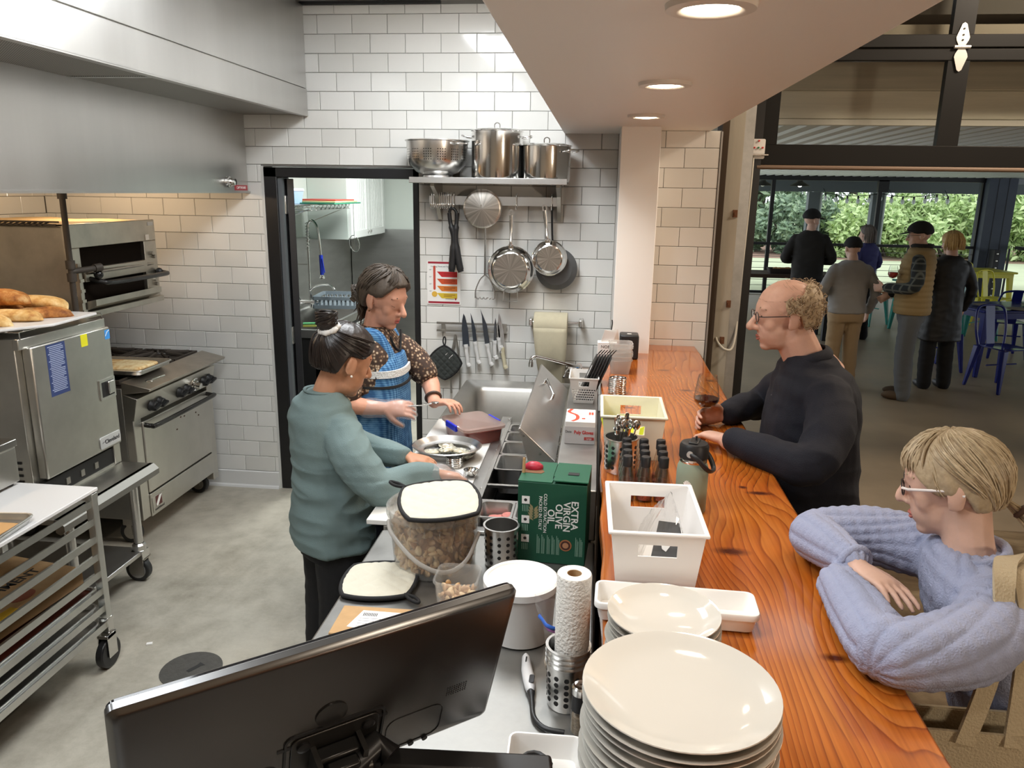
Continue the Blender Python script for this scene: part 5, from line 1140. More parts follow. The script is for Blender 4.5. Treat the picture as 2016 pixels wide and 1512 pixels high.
for z in (.196, .135, .075):
 o = B().box(-.089, -.066, -.0858, -.0852, z - .012, z + .012).build('picture_square', WHT, gb)
 B().sphere((-.078, -.0858, z), .005, 8, (1, .1, 1)).build('picture_mark', BLK, o)
 for k in range(4): B().box(-.087 + .005 * k, -.0855 + .005 * k, -.0858, -.0852, z - .036, z - .016).build('print_line', mat('pale_green_print', srgb(150, 186, 168), .6), gb)
for x in (-.042, -.028, -.012, .002, .016, .072, .084):
 for q in range(3): B().box(x + q * .0035, x + .0012 + q * .0035, -.0858, -.0852, .03, .09 - .006 * q).build('print_line', mat('pale_green_print', srgb(150, 186, 168), .6), gb)
# cardboard box and leaflet
cb = thing('cardboard_box', 'small cardboard box with white label behind the monitor', 'box', (1.16, -2.985, .861), .02)
B().box(-.105, .115, -.06, .065, 0, .066).build('carton', CARD, cb, bevel=.002)
lo = B().prism([(-.07, -.03), (.11, -.055), (.115, .04), (-.05, .045)], .001, TR((0, 0, .0662))).build('label', PAPER, cb)
for i in range(9): B().box(-.045 + i * .004, -.043 + i * .004, .02, .034, .0672, .0676).build('barcode', BLK, lo)
for i in range(4): B().box(-.05, .05 - .01 * i, .008 - i * .011, .0095 - i * .011, .0672, .0675).build('print_line', mat('grey_print', srgb(120, 120, 120), .6), lo)
lf = thing('paper_leaflet', 'white folded leaflet with small blue square on the table edge', 'paper', (1.085, -3.11, .861), .3)
B().prism([(-.05, -.02), (.05, -.035), (.06, .01), (-.03, .02)], .01, TR((0, 0, 0))).build('sheet', PAPER, lf)
B().prism([(-.008, -.006), (.008, -.006), (.008, .006), (-.008, .006)], .0006, TR((-.01, .0, .0102), rz=.3)).build('blue_mark', mat('ink_blue', srgb(40, 52, 110), .6), lf)
# steel canisters and paper roll
for i in range(4):
 t = holed_cyl('steel_canister', f'{ORD[3 - i]} steel canister in the nested stack holding the paper roll', 1.617, -3.135, .861 + .012 * i, .0445, .105, holes=(i == 0), group='nested steel canisters')
pr_ = thing('kitchen_roll', 'white kitchen paper roll standing in the steel canister', 'paper roll', (1.624, -3.13, .907))
KR = mat('kitchen_paper', srgb(236, 232, 224), .9, bump=.5, bscale=160)
B().lathe([(.0155, .258), (.0155, 0), (.036, 0), (.0365, .004), (.0365, .254), (.035, .258), (.022, .259), (.0155, .258)], n=40).build('roll', KR, pr_, smooth=40)
B().lathe([(.0158, .257), (.0148, .257), (.0148, .0), (.0158, .0)], n=24).build('core', CARD, pr_, smooth=40)
gr = thing('pepper_grinder', 'glass pepper grinder with black collar beside the plates', 'grinder', (1.648, -3.225, .861))
B().lathe([(.0005, 0), (.021, 0), (.022, .004), (.019, .055), (.0005, .055)], n=24).build('jar', TGLASS, gr, smooth=40)
B().lathe([(.0005, .002), (.0185, .002), (.0175, .04), (.0005, .042)], n=20).build('peppercorns', mat('pepper_mix', srgb(140, 124, 104), .7, var=.4, vscale=200), gr, smooth=40)
B().lathe([(.0192, .053), (.0195, .056), (.018, .088), (.0005, .089)], n=24).build('collar', BLACKP, gr, smooth=40)
B().lathe([(.0175, .088), (.0195, .090), (.0195, .104), (.016, .108), (.010, .106), (.0005, .107)], n=24).build('cap', CHROME, gr, smooth=40)
# lighter
lt = thing('gas_lighter', 'white and black gas lighter lying on the table', 'lighter', (1.532, -3.085, .861), 0)
b = B(); b.rings([[(x + math.cos(a) * w, y, .012 + math.sin(a) * .011) for a in [2 * math.pi * i / 12 for i in range(12)]] for x, y, w in ((-.016, .085, .006), (-.015, .08, .010), (-.008, .03, .0135), (0, -.005, .0145), (.004, -.03, .012), (.007, -.045, .008))]); b.build('grip', mat('lighter_grey', srgb(206, 206, 206), .35), lt, smooth=60)
B().prism(rrect(.012, .03, .005), .002, TR((.006, -.012, .0225))).build('trigger', BLACKP, lt, bevel=.001)
B().prism(rrect(.003, .02, .001), .001, TR((-.013, .06, .0228))).build('fuel_window', BLK, lt)
B().tube(bez([(.007, -.042, .012), (.012, -.075, .011), (.02, -.12, .008), (.045, -.15, .007), (.085, -.158, .007)], 5), [.009, .009, .008, .0065] + [.0055] * 17, 10).build('neck', BLACKP, lt, smooth=60)
# wires / zip bag
zb = thing('zip_bag', 'clear zip bag with blue seal beside the paper roll', 'bag', (1.578, -3.035, .861))
vs = []; fs = []
for i in range(13):
 for j in range(9):
  u = i / 12; v = j / 8
  vs.append((-.03 + .075 * v + .012 * math.sin(u * 5), .02 * math.sin(v * 5 + u * 4) + .01 * noise.noise((u * 6, v * 6, 2)), .005 + .20 * u * (1 - .2 * v)))
for i in range(12):
 for j in range(8): a = i * 9 + j; fs.append((a, a + 1, a + 10, a + 9))
B().add(vs, fs).build('film', BAGP, zb, smooth=80)
B().tube([Vector(vs[8 * 9 + j]) + Vector((0, -.002, .0)) for j in range(9)], .003, 6, sq=2).build('blue_seal', mat('seal_blue', srgb(70, 120, 220), .4), zb, smooth=60)
B().tube([Vector(vs[7 * 9 + j]) + Vector((0, -.002, .004)) for j in range(9)], .002, 6, sq=2).build('pink_seal', mat('seal_pink', srgb(196, 130, 190), .4), zb, smooth=60)
b = B(); b.sphere((.005, -.01, .035), .022, 12, (1, .7, 1.4)); b.build('crumpled_filling', mat('bag_filling', srgb(190, 176, 158), .7, bump=.6, bscale=60), zb, smooth=80)
# white tray with cables
ct = thing('cable_tray', 'white open tray holding black cable at the bottom edge', 'tray', (1.585, -3.38, .861), .02)
bin_shape(.135, .14, .052, .012, r=.014, lip=.004).build('tray', WHITEP, ct, smooth=40)
cbl = thing('black_cable', 'coiled black cable inside the white tray', 'cable', (1.57, -3.38, .869))
B().tube([(.028 * math.cos(k * .42) - .01 + .001 * k * .2, .035 * math.sin(k * .42), .006 + .0007 * k) for k in range(46)], .0045, 7).build('coil', BLACKP, cbl, smooth=70)
B().box(.01, .055, -.02, -.006, .016, .024).build('plug', WHITEP, cbl, bevel=.003)
B().box(.015, .06, .0, .014, .010, .018).build('plug', WHITEP, cbl, bevel=.003)
# ---------------------------------------------------------------- POS monitor
TLm, TRm, BRm = Vector((1.096, -3.872, 1.33)), Vector((1.545, -3.510, 1.33)), Vector((1.492, -3.432, 1.05))
ex = (TRm - TLm).normalized(); ey = (TRm - BRm); ey = (ey - ex * ey.dot(ex)).normalized(); ez = ex.cross(ey)
Wm = (TRm - TLm).length; Hm = .305
MM = Matrix(((ex.x, ey.x, ez.x, TLm.x), (ex.y, ey.y, ez.y, TLm.y), (ex.z, ey.z, ez.z, TLm.z), (0, 0, 0, 1))) @ Matrix.Translation((Wm / 2, -Hm / 2, 0))
mo = thing('pos_monitor', 'black touch screen monitor seen from behind in the foreground', 'monitor', (0, 0, 0)); mo.matrix_world = MM
HOUS = mat('monitor_black', (.014, .0125, .0115), .26, ior=2.0)
b = B(); R = lambda w, h, r, z: ring2(rrect(w, h, r, 5), z)
b.rings([R(Wm, Hm, .012, -.016), R(Wm, Hm, .012, -.006), R(Wm - .01, Hm - .01, .012, .0), R(Wm - .02, Hm - .02, .014, .002)]); b.build('housing', HOUS, mo, smooth=35)
B().rings([R(Wm - .004, Hm - .004, .012, -.016), R(Wm - .004, Hm - .004, .012, -.022), R(Wm - .008, Hm - .008, .012, -.024)]).build('screen_glass', mat('screen_black', (.01, .01, .012), .06), mo, smooth=35)
B().rings([R(Wm - .002, Hm - .002, .012, -.0175), R(Wm - .002, Hm - .002, .012, -.016)]).build('bezel_line', mat('bezel_grey', (.25, .25, .25), .3, .6), mo)
PL = mat('mount_steel', (.055, .053, .05), .35, .8)
B().prism(rrect(.135, .135, .012), .003, TR((.005, -.09, .002))).build('vesa_plate', PL, mo, bevel=.001)
for x, y in ((-.05, .05), (.05, .05), (-.05, -.05), (.05, -.05)): B().lathe([(.010, 0), (.010, .004), (.006, .006), (.0005, .006)], (.005 + x, -.09 + y, .005), 14).build('mount_screw', BLACKM, mo, smooth=40)
B().frame(rrect(.155, .155, .014), rrect(.148, .148, .012), .0025, TR((.005, -.09, .002))).build('recess_edge', BLACKP, mo)
B().box(-.028, .038, -.12, -.055, .005, .03).box(-.02, .03, -.11, -.06, .03, .05).build('hinge_block', mat('hinge_black', (.01, .01, .01), .3), mo, bevel=.004)
B().cyl((-.04, -.088, .04), (.05, -.088, .04), .012, n=16).build('hinge_pin', PL, mo, smooth=40)
for x in (-.03, .04): B().box(x - .004, x + .004, -.115, -.05, .004, .04).build('hinge_cheek', PL, mo)
B().lathe([(.024, .0), (.024, .0025), (.019, .003), (.0005, .0028)], (-.005, .01, .002), 28).build('round_cover', mat('cover_black', (.02, .02, .02), .2), mo, smooth=40)
for k in range(5):
 for q in range(9): B().cyl((.192 + q * .0042, -.05 + k * .0046, .002), (.192 + q * .0042, -.05 + k * .0046, .0024), .0013, n=6).build('speaker_hole', BLK, mo)
B().frame(rrect(.10, .075, .02), rrect(.098, .073, .019), .0008, TR((.14, -.10, .002))).build('cover_seam', BLACKP, mo)
B().frame(rrect(.10, .075, .02), rrect(.098, .073, .019), .0008, TR((-.13, -.10, .002))).build('cover_seam', BLACKP, mo)
for x in (.14, .165): B().cyl((x, -.142, .002), (x, -.142, .0045), .005, n=12).build('rubber_plug', BLACKM, mo)
for x in (.075, -.07): B().box(x - .012, x + .012, -.04, -.034, .002, .0035).build('clip_slot', BLACKM, mo)
ar = thing('monitor_arm', 'black monitor arm reaching from the table to the screen', 'arm', (1.50, -3.56, .861))
pv = MM @ Vector((.005, -.088, .045))
BW().tube([pv, (1.335, -3.60, 1.10), (1.36, -3.61, 1.085)], .022, 12).build('pivot', BLACKM, ar, smooth=50)
BW().box(-.02, .28, -.022, .022, -.012, .012, TR((1.33, -3.61, 1.075), 0, .05, .12)).build('upper_arm', BLACKM, ar, bevel=.006)
BW().cyl((1.575, -3.58, .861), (1.575, -3.58, 1.055), .02, n=16).build('column', BLACKM, ar, smooth=40)
BW().cyl((1.58, -3.58, .861), (1.58, -3.58, .872), .05, n=24).build('base', BLACKM, ar, smooth=40)
# ================================================================== ON THE LEDGE
gx_ = thing('glove_box', 'white and red box of disposable poly gloves on the ledge', 'box', (1.605, -1.79, 1.031))
B().box(-.055, .055, -.085, .085, 0, .085).build('carton', PAPER, gx_, bevel=.002)
B().box(-.0552, .0552, -.0857, -.0850, .0, .066).build('grey_band', mat('carton_grey', srgb(206, 204, 204), .6), gx_)
text('Poly Gloves', .0185, basis((.014, -.0862, .044), (1, 0, 0), (0, 0, 1)), mat('print_red', srgb(196, 52, 48), .5), gx_, sx=.80, bold=.0005)
text('Choice', .013, basis((-.042, -.0862, .046), (1, 0, 0), (0, 0, 1)), BLK, gx_, sx=.62)
lo = B().box(.016, .052, -.0866, -.0858, .016, .027).build('size_patch', mat('patch_red', srgb(180, 70, 66), .5), gx_)
text('Large', .009, basis((.034, -.0868, .0215), (1, 0, 0), (0, 0, 1)), WHT, lo)
B().tube(bez([(-.035, .08, .0855), (-.045, .04, .0855), (-.015, .0, .0855), (-.012, -.05, .0855), (-.03, -.08, .0855)], 5), .007, 5, sq=.1).build('red_swoosh', mat('swoosh_red', srgb(220, 74, 52), .5), gx_)
B().prism(rrect(.035, .03, .006), .0008, TR((.008, .02, .085))).build('glove_opening', mat('opening_film', (.6, .6, .6), .2), gx_)
for x in (.03, .04): B().box(x, x + .008, .01, .045, .0851, .0856).build('red_print', mat('swoosh_red', srgb(220, 74, 52), .5), gx_)
B().box(.005, .018, -.05, -.035, .0851, .0856).build('red_print', mat('swoosh_red', srgb(220, 74, 52), .5), gx_)
# white perforated basket with black menu holders
bs = thing('white_basket', 'white perforated plastic basket on the ledge holding black clipboards', 'basket', (1.606, -1.235, 1.031))
b = B(); W0, D0, H0 = .09, .15, .115
def bwall(p, q, p1, q1, nu, nv):
 """perforated wall between bottom edge p-q and top edge p1-q1 : lattice of strips"""
 p, q, p1, q1 = map(Vector, (p, q, p1, q1)); S = lambda u, v: (p.lerp(q, u)).lerp(p1.lerp(q1, u), v)
 n = (q - p).cross(p1 - p).normalized() * .0012
 def strip(u0, u1, v0, v1):
  a = [S(u0, v0), S(u1, v0), S(u1, v1), S(u0, v1)]; b.rings([[x - n for x in a], [x + n for x in a]])
 v_lo, v_hi = .12, .60
 strip(0, 1, 0, v_lo); strip(0, .3, v_hi, 1); strip(.7, 1, v_hi, 1); strip(.3, .7, v_hi, .68); strip(.3, .7, .88, 1)
 for i in range(nv):
  v0 = v_lo + (v_hi - v_lo) * (i + .62) / nv; strip(0, 1, v0, v_lo + (v_hi - v_lo) * (i + 1) / nv)
  for k in range(nu + 1):
   u = (k + (.5 if i % 2 else 0)) / nu; strip(max(0, u - .16 / nu), min(1, u + .16 / nu), v_lo + (v_hi - v_lo) * i / nv, v0)
w0, d0, w1, d1 = .042, .068, .062, .088
C0 = [(-w0, -d0, 0), (w0, -d0, 0), (w0, d0, 0), (-w0, d0, 0)]; C1 = [(-w1, -d1, H0), (w1, -d1, H0), (w1, d1, H0), (-w1, d1, H0)]
for i, (nu, nv) in enumerate(((10, 5), (16, 5), (10, 5), (16, 5))): bwall(C0[i], C0[(i + 1) % 4], C1[i], C1[(i + 1) % 4], nu, nv)
b.box(-w0, w0, -d0, d0, 0, .002)
b.frame([(-w1 - .004, -d1 - .004), (w1 + .004, -d1 - .004), (w1 + .004, d1 + .004), (-w1 - .004, d1 + .004)], [(-w1 + .001, -d1 + .001), (w1 - .001, -d1 + .001), (w1 - .001, d1 - .001), (-w1 + .001, d1 - .001)], .005, TR((0, 0, H0 - .003)))
b.build('basket', WHITEP, bs)
for i in range(6):
 t = thing('clipboard', ['black clipboard with pale tag, leftmost in the white basket', 'second black clipboard from the left in the basket', 'third black clipboard from the left in the basket', 'fourth black clipboard from the left in the basket', 'fifth black clipboard from the left in the basket', 'black clipboard closest to the bar in the basket'][i], 'clipboard', (1.572 + i * .0125, -1.235, 1.036), group='black clipboards in the white basket', rot=(0, .40, 0))
 B().prism([(-.055, 0), (.055, 0), (.055, .17), (.035, .215), (-.035, .215), (-.055, .17)], .006, basis((0, 0, 0), (0, 1, 0), (0, 0, 1))).build('board', BLACKP, t, bevel=.001)
 B().tube(bez([(.002, -.01, .21), (.004, -.016, .235), (.012, .0, .247), (.01, .014, .233), (.002, .01, .211)], 4), .0018, 5).build('cord_loop', BLACKP, t)
 if i == 0: B().box(-.0006, .0, -.035, -.015, .12, .17).build('tag', PAPER, t)
# ================================================================== ON THE BAR
ZB = 1.1075
nb = thing('napkin_box', 'black square dispenser box at the foot of the column', 'box', (1.82, -.66, ZB))
B().box(-.048, .048, -.045, .06, 0, .125).build('box', BLACKP, nb, bevel=.008)
B().prism(rrect(.022, .016, .003), .001, TR((.0, .0, .125))).build('white_slip', PAPER, nb)
cd = thing('card_box', 'white card holder lettered NOBLE beside the column', 'card holder', (1.705, -.76, ZB))
B().box(-.045, .052, -.03, .03, 0, .10).build('box', PAPER, cd, bevel=.002)
text('NOBLE', .021, basis((.005, -.0305, .078), (1, 0, 0), (0, 0, 1)), BLK, cd)
for i in range(5):
 B().box(-.03, .03, -.0006, .0006, 0, .10, TR((-.01 + i * .012, -.015 + i * .01, .06), .1, .25 - .1 * i, .2)).build('card', PAPER, cd)
B().tube(bez([(.02, .0, .16), (.024, .0, .19), (.022, .0, .21)], 3), .003, 6).build('pen', BLK, cd)
for i in range(5):
 b = B(); s = 1 - .0 * i
 b.rings([ring2(rrect(.085, .085, .02), 0), ring2(rrect(.105, .105, .022), .062), ring2(rrect(.113, .113, .024), .064), ring2(rrect(.113, .113, .024), .067), ring2(rrect(.103, .103, .022), .066), ring2(rrect(.083, .083, .02), .003)], cap1=False)
 tag(b.build('plastic_tub', thin_glass('milky_plastic', (.98, .98, .97), .8, .34, (.9, .89, .87), .15) if not i else MAT['milky_plastic'], smooth=40, loc=(1.768 + .003 * (i % 2), -1.0 + .004 * i, ZB + i * .0185), rot=(0, 0, .06 * (-1) ** i)), f'{ORD[4 - i]} clear square tub in the stack by the column', 'tub', 'stack of clear tubs on the bar')
rings_stack('steel ring counted from the top of the stack on the bar', 1.748, -1.40, ZB, .036, 8, .0078, CHROME, .0015)
def handle_bin(name, label, x, y, w, d, h, taper, m, hole_z, hole_w=.085, hole_h=.03, rz=0):
 t = thing(name, label, 'bin', (x, y, ZB), rz)
 w0, d0 = w / 2 - taper, d / 2 - taper; w1, d1 = w / 2, d / 2
 T = .0028
 def panel(pb, qb, qt, pt, hole):
  pb, qb, qt, pt = map(Vector, (pb, qb, qt, pt)); ux = (qb - pb).normalized(); c0 = (pb + qb) / 2; c1 = (pt + qt) / 2; uy = (c1 - c0); H = uy.length; M = basis(c0, ux, uy)
  o = [(-(qb - pb).length / 2, 0), ((qb - pb).length / 2, 0), ((qt - pt).length / 2, H), (-(qt - pt).length / 2, H)]
  b = B()
  if hole: b.frame(o, [(-hole_w / 2, hole_z - hole_h / 2), (hole_w / 2, hole_z - hole_h / 2), (hole_w / 2, hole_z + hole_h / 2), (-hole_w / 2, hole_z + hole_h / 2)], T, M)
  else: b.prism(o, T, M)
  return b
 A = [(-w0, -d0, 0), (w0, -d0, 0), (w0, d0, 0), (-w0, d0, 0)]; Z = [(-w1, -d1, h), (w1, -d1, h), (w1, d1, h), (-w1, d1, h)]
 panel(A[1], A[0], Z[0], Z[1], True).build('end_wall', m, t); panel(A[3], A[2], Z[2], Z[3], True).build('end_wall', m, t)
 panel(A[2], A[1], Z[1], Z[2], False).build('side_wall', m, t); panel(A[0], A[3], Z[3], Z[0], False).build('side_wall', m, t)
 B().box(-w0, w0, -d0, d0, 0, .003).build('floor_panel', m, t)
 e = .007
 B().frame([(-w1 - e, -d1 - e), (w1 + e, -d1 - e), (w1 + e, d1 + e), (-w1 - e, d1 + e)], [(-w1 + .003, -d1 + .003), (w1 - .003, -d1 + .003), (w1 - .003, d1 - .003), (-w1 + .003, d1 - .003)], .008, TR((0, 0, h - .006))).build('rim', m, t, bevel=.003)
 return t
CREAM = mat('cream_plastic', srgb(232, 228, 206), .4)
handle_bin('cream_bin', 'cream plastic bin with yellow slips on the bar', 1.778, -2.125, .196, .25, .145, .014, CREAM, .10, .07)
YEL = mat('yellow_paper', srgb(226, 232, 60), .7)
random.seed(9)
for i in range(6):
 pos = [(1.72, -2.06), (1.735, -2.05), (1.75, -2.045), (1.80, -2.17), (1.83, -2.18), (1.77, -2.16)][i]
 b = B().box(-.022, .022, -.0008, .0008, 0, .075); o = b.build('yellow_slip', YEL, loc=(pos[0], pos[1], ZB + .012), rot=(-.2 + .1 * i, .15 * (i - 2), .4 * i))
 tag(o, ['yellow slip leaning at the back left of the cream bin', 'second yellow slip from the left in the cream bin', 'yellow slip at the back middle of the cream bin', 'yellow slip behind the front handle hole', 'yellow slip at the right front of the cream bin', 'yellow slip at the front middle of the cream bin'][i], 'paper slip', 'yellow slips in the cream bin')
handle_bin('white_bin', 'white plastic bin holding a plastic bag on the bar', 1.79, -2.975, .192, .275, .15, .016, mat('bin_white', srgb(234, 232, 230), .4), .108, .08, .028, .02)
pb = thing('plastic_bag', 'crinkled clear bag with a black packet in the white bin', 'bag', (1.81, -3.0, ZB + .006))
vs = []; fs = []
n = 22
for i in range(n + 1):
 for j in range(n + 1):
  u = i / n * 2 - 1; v = j / n * 2 - 1; r = max(abs(u), abs(v))
  z = .20 * max(0, 1 - r * 1.05) ** .6 + .01 * noise.noise((u * 4, v * 4, 3)) + .004 * noise.noise((u * 11, v * 11, 8))
  vs.append((u * .062 + .01 * (1 - r), v * .095 - .02 * (1 - r), max(.002, z)))
for i in range(n):
 for j in range(n): a = i * (n + 1) + j; fs.append((a, a + n + 1, a + n + 2, a + 1))
B().add(vs, fs).build('film', BAGP, pb)
b = B(); b.prism([(-.045, -.06), (.042, -.07), (.03, .045), (-.014, .05)], .004, basis((.008, -.035, .085), (1, .1, 0), (0, .75, .9))); po_ = b.build('black_packet', mat('packet_dark', srgb(52, 54, 56), .45), pb)
b = B(); b.prism([(-.012, -.014), (-.004, -.02), (.006, -.008), (.014, .016), (.008, .014), (.0, -.002), (-.006, .012), (-.014, .012)], .0006, basis((.008, -.040, .0905), (1, .1, 0), (0, .75, .9))); b.build('packet_emblem', WHT, po_)
b = B().box(-.06, .03, -.07, .06, .002, .05); b.build('napkin_stack', mat('pale_napkins', srgb(214, 208, 200), .8), pb, bevel=.01)
# cutlery canister
ccn = holed_cyl('cutlery_canister', 'perforated steel canister full of spoons on the bar', 1.738, -2.34, ZB, .050, .108)
random.seed(4)
for i in range(8):
 a = i * .8; tx, ty = .18 * math.cos(a), .22 * math.sin(a) * .6
 t = thing('spoon', ['spoon with the tallest handle in the canister', 'spoon leaning right in the canister', 'spoon with rusty brown bowl in the canister', 'spoon leaning to the back in the canister', 'spoon leaning left over the ledge', 'spoon at the front left of the canister', 'spoon at the front of the canister', 'spoon at the front right of the canister'][i], 'spoon', (1.738 + .018 * math.cos(a), -2.34 + .018 * math.sin(a), ZB + .006), group='spoons in the canister', rot=(-ty, tx, a))
 B().tube([(0, 0, 0), (0, 0, .06), (0, 0, .10), (0, 0, .128 + .012 * (i % 2))], [.003, .003, .005, .0085], 8, sq=.3).build('handle', CHROME, t, smooth=60)
 B().sphere((0, 0, .142 + .012 * (i % 2)), .012, 10, (1, .3, 1.4)).build('bowl', mat('rusty_spoon', srgb(110, 70, 44), .4, .6) if i == 2 else CHROME, t, smooth=70)
# bottles
for r_ in range(4):
 for c_ in range(3):
  x = 1.752 + c_ * .049 - r_ * .001; y = -2.415 - r_ * .052
  lab = f'{["left", "middle", "right"][c_]} bottle in the {["back", "second", "third", "front"][r_]} row of small black capped chilli bottles'
  if r_ == 0 and c_ == 0:
   bt0 = thing('chilli_bottle', lab, 'bottle', (x, y, ZB), group='small chilli bottles on the bar')
   B().lathe([(.0005, 0), (.021, 0), (.023, .004), (.0225, .05), (.012, .092), (.0115, .104), (.0105, .104), (.0205, .05), (.021, .006), (.0005, .004)], n=20).build('glass', TGLASS, bt0, smooth=50)
   B().lathe([(.0005, .005), (.0205, .006), (.0205, .022), (.0005, .026)], n=16).build('chilli_flakes', mat('chilli_mix', srgb(150, 66, 48), .6, var=.6, vscale=160, bump=.5, bscale=200), bt0, smooth=50)
   B().lathe([(.0125, .098), (.0135, .099), (.0135, .124), (.012, .127), (.0005, .1275)], n=20).build('cap', BLACKP, bt0, smooth=40)
   o = bt0
  else:
   o = copy_tree(bt0); o.location = (x, y, ZB); o['label'] = lab
# green bottle
hf = thing('water_bottle', 'sage green insulated water bottle with black carry lid', 'bottle', (1.918, -2.62, ZB), -.3)
B().lathe([(.0005, 0), (.038, 0), (.041, .005), (.0415, .105), (.040, .125), (.034, .140), (.0005, .141)], n=40).build('body', mat('sage_powder', srgb(136, 150, 132), .55), hf, smooth=40)
B().lathe([(.0345, .138), (.0355, .140), (.0355, .150), (.0345, .152)], n=40).build('steel_neck', CHROME, hf, smooth=40)
B().lathe([(.0365, .150), (.038, .152), (.038, .182), (.034, .19), (.02, .193), (.0005, .193)], n=40).build('lid', BLACKP, hf, smooth=35)
B().box(-.012, .012, -.024, .024, .192, .197).build('flip_straw', BLACKP, hf, bevel=.003); B().cyl((.004, .0, .19), (.004, .0, .208), .0028, n=8).build('straw_tip', BLACKP, hf)
B().tube(bez([(-.003, -.039, .168), (.02, -.046, .158), (.042, -.035, .132), (.052, -.01, .120), (.050, .02, .124), (.03, .04, .15), (.0, .039, .168)], 5), .004, 8, sq=1.8, up=(0, 0, 1)).build('carry_strap', BLACKP, hf, smooth=60)
B().cyl((-.003, -.036, .168), (-.003, -.043, .168), .0085, n=16).build('strap_button', mat('button_grey', srgb(170, 168, 164), .4), hf)
M = Matrix.Rotation(-.12, 4, 'Z')
def on_body(pts): 
 return [M @ Vector((.042 * math.sin(x / .042), -.042 * math.cos(x / .042), z)) for x, z in pts]
em = B()
for pts in ([(-.008, .062), (-.001, .078), (.001, .084)], [(.008, .062), (.001, .078), (-.001, .084)], [(-.004, .085), (-.0055, .094)], [(-.0015, .086), (-.002, .096)], [(.0015, .086), (.002, .096)], [(.004, .085), (.0055, .093)], [(-.006, .084), (-.009, .090)], [(.006, .084), (.009, .090)], [(-.006, .083), (.006, .083)]): em.tube(on_body(pts), .0016, 5)
em.build('figure_emblem', WHT, hf)
# wine glass
wg = thing('wine_glass', 'stemmed glass of red wine in the navy man\'s hand', 'wine glass', (2.052, -1.86, ZB))
B().lathe([(.0005, 0), (.032, .001), (.034, .002), (.02, .004), (.005, .010), (.0035, .02), (.0035, .072), (.008, .078), (.03, .086), (.044, .105), (.0455, .115), (.041, .15), (.032, .20), (.0312, .20), (.040, .15), (.0445, .115), (.043, .106), (.029, .088), (.0005, .080)], n=40).build('glass', TGLASS, wg, smooth=50)
B().lathe([(.0005, .0805), (.028, .0885), (.042, .1065), (.0437, .116), (.0005, .116)], n=36).build('wine', mat('red_wine', (.035, .002, .004), .05), wg, smooth=40)
# long tray and plates
lt_ = thing('long_tray', 'long narrow white plastic tray behind the small plates', 'tray', (1.826, -3.178, ZB), -.03)
bin_shape(.308, .088, .044, .010, r=.012, lip=.005).build('tray', WHITEP, lt_, smooth=40)
PORC = mat('porcelain', srgb(200, 196, 187), .07, coat=.3)
def plates(x, y, z0, n, r, dz, lab, ncol=56):
 k = r / .137
 b = B().lathe([(.0005, .003), (.078 * k, .003), (.080 * k, 0), (.084 * k, 0), (.086 * k, .004), (.118 * k, .013), (.134 * k, .024), (.137 * k, .027), (.1365 * k, .0285), (.132 * k, .027), (.116 * k, .018), (.085 * k, .0085), (.0005, .0075)], n=ncol)
 me = b.mesh('plate', PORC, 50)
 for i in range(n):
  jx, jy = (0, 0) if i == n - 1 else (random.uniform(-.004, .004), random.uniform(-.004, .004))
  o = put('plate', me, loc=(x + jx, y + jy, z0 + i * dz)); tag(o, f'{ORD[n - 1 - i]} plate from the top of the {lab}', 'plate', lab)
plates(1.788, -3.335, ZB, 7, .100, .0125, 'small white plate stack')
plates(1.787, -3.613, ZB, 10, .139, .0132, 'large white plate stack in the foreground')
# ================================================================== SCULLERY BEHIND THE DOORWAY
cab = thing('wall_cabinet', 'white beadboard wall cabinet in the scullery', 'cabinet', (-.82, 2.9, 1.48))
CABW = mat('cabinet_white', srgb(226, 228, 226), .45)
BW().box(-1.018, -.645, 2.40, 3.55, 1.475, 2.45).build('body', mat('cabinet_side', srgb(196, 204, 198), .5), cab, bevel=.003)
for y0, y1 in ((2.41, 2.96), (2.98, 3.54)):
 d_ = BW().box(-.645, -.625, y0, y1, 1.485, 2.44).build('door', CABW, cab, bevel=.003)
 BW().frame([(y0, 1.485), (y1, 1.485), (y1, 2.44), (y0, 2.44)], [(y0 + .06, 1.55), (y1 - .06, 1.55), (y1 - .06, 2.38), (y0 + .06, 2.38)], .01, basis((-.626, 0, 0), (0, 1, 0), (0, 0, 1))).build('door_frame', CABW, d_)
 for i in range(8): BW().box(-.626, -.621, y0 + .07 + i * .055, y0 + .075 + i * .055, 1.56, 2.37).build('bead', CABW, d_)
 BW().cyl((-.625, (y1 - .03 if y0 < 2.5 else y0 + .03), 1.53), (-.60, (y1 - .03 if y0 < 2.5 else y0 + .03), 1.53), .011, n=12).build('knob', CHROME, d_)
sc = thing('scullery_sink', 'steel dishwashing sink beyond the doorway', 'sink', (-.70, 1.6, 0))
b = BW(); cx, cy = -.70, 1.65
R = lambda w, d, r, z: [(cx + x, cy + y, z) for x, y in rrect(w, d, r, 4)]
b.rings([R(.60, 1.5, .03, .84), R(.60, 1.5, .03, .90), R(.57, 1.47, .03, .905), R(.54, 1.44, .03, .895), R(.50, 1.36, .05, .87), R(.46, 1.3, .06, .60), R(.1, .2, .03, .58)], cap0=False); b.build('basin', STEEL, sc, smooth=45)
BW().box(-.99, -.41, .92, .96, .05, .84).box(-.99, -.41, 2.34, 2.38, .05, .84).box(-.45, -.41, .92, 2.38, .05, .84).build('apron_panel', mat('black_panel', (.02, .02, .02), .4), sc)
BW().cyl((-.40, .92, .80), (-.40, 2.38, .80), .02, n=12).build('front_pipe', SATIN, sc, smooth=40)
ws = thing('wire_shelf', 'chrome wire shelf above the scullery sink', 'shelf', (-.78, 1.85, 1.80))
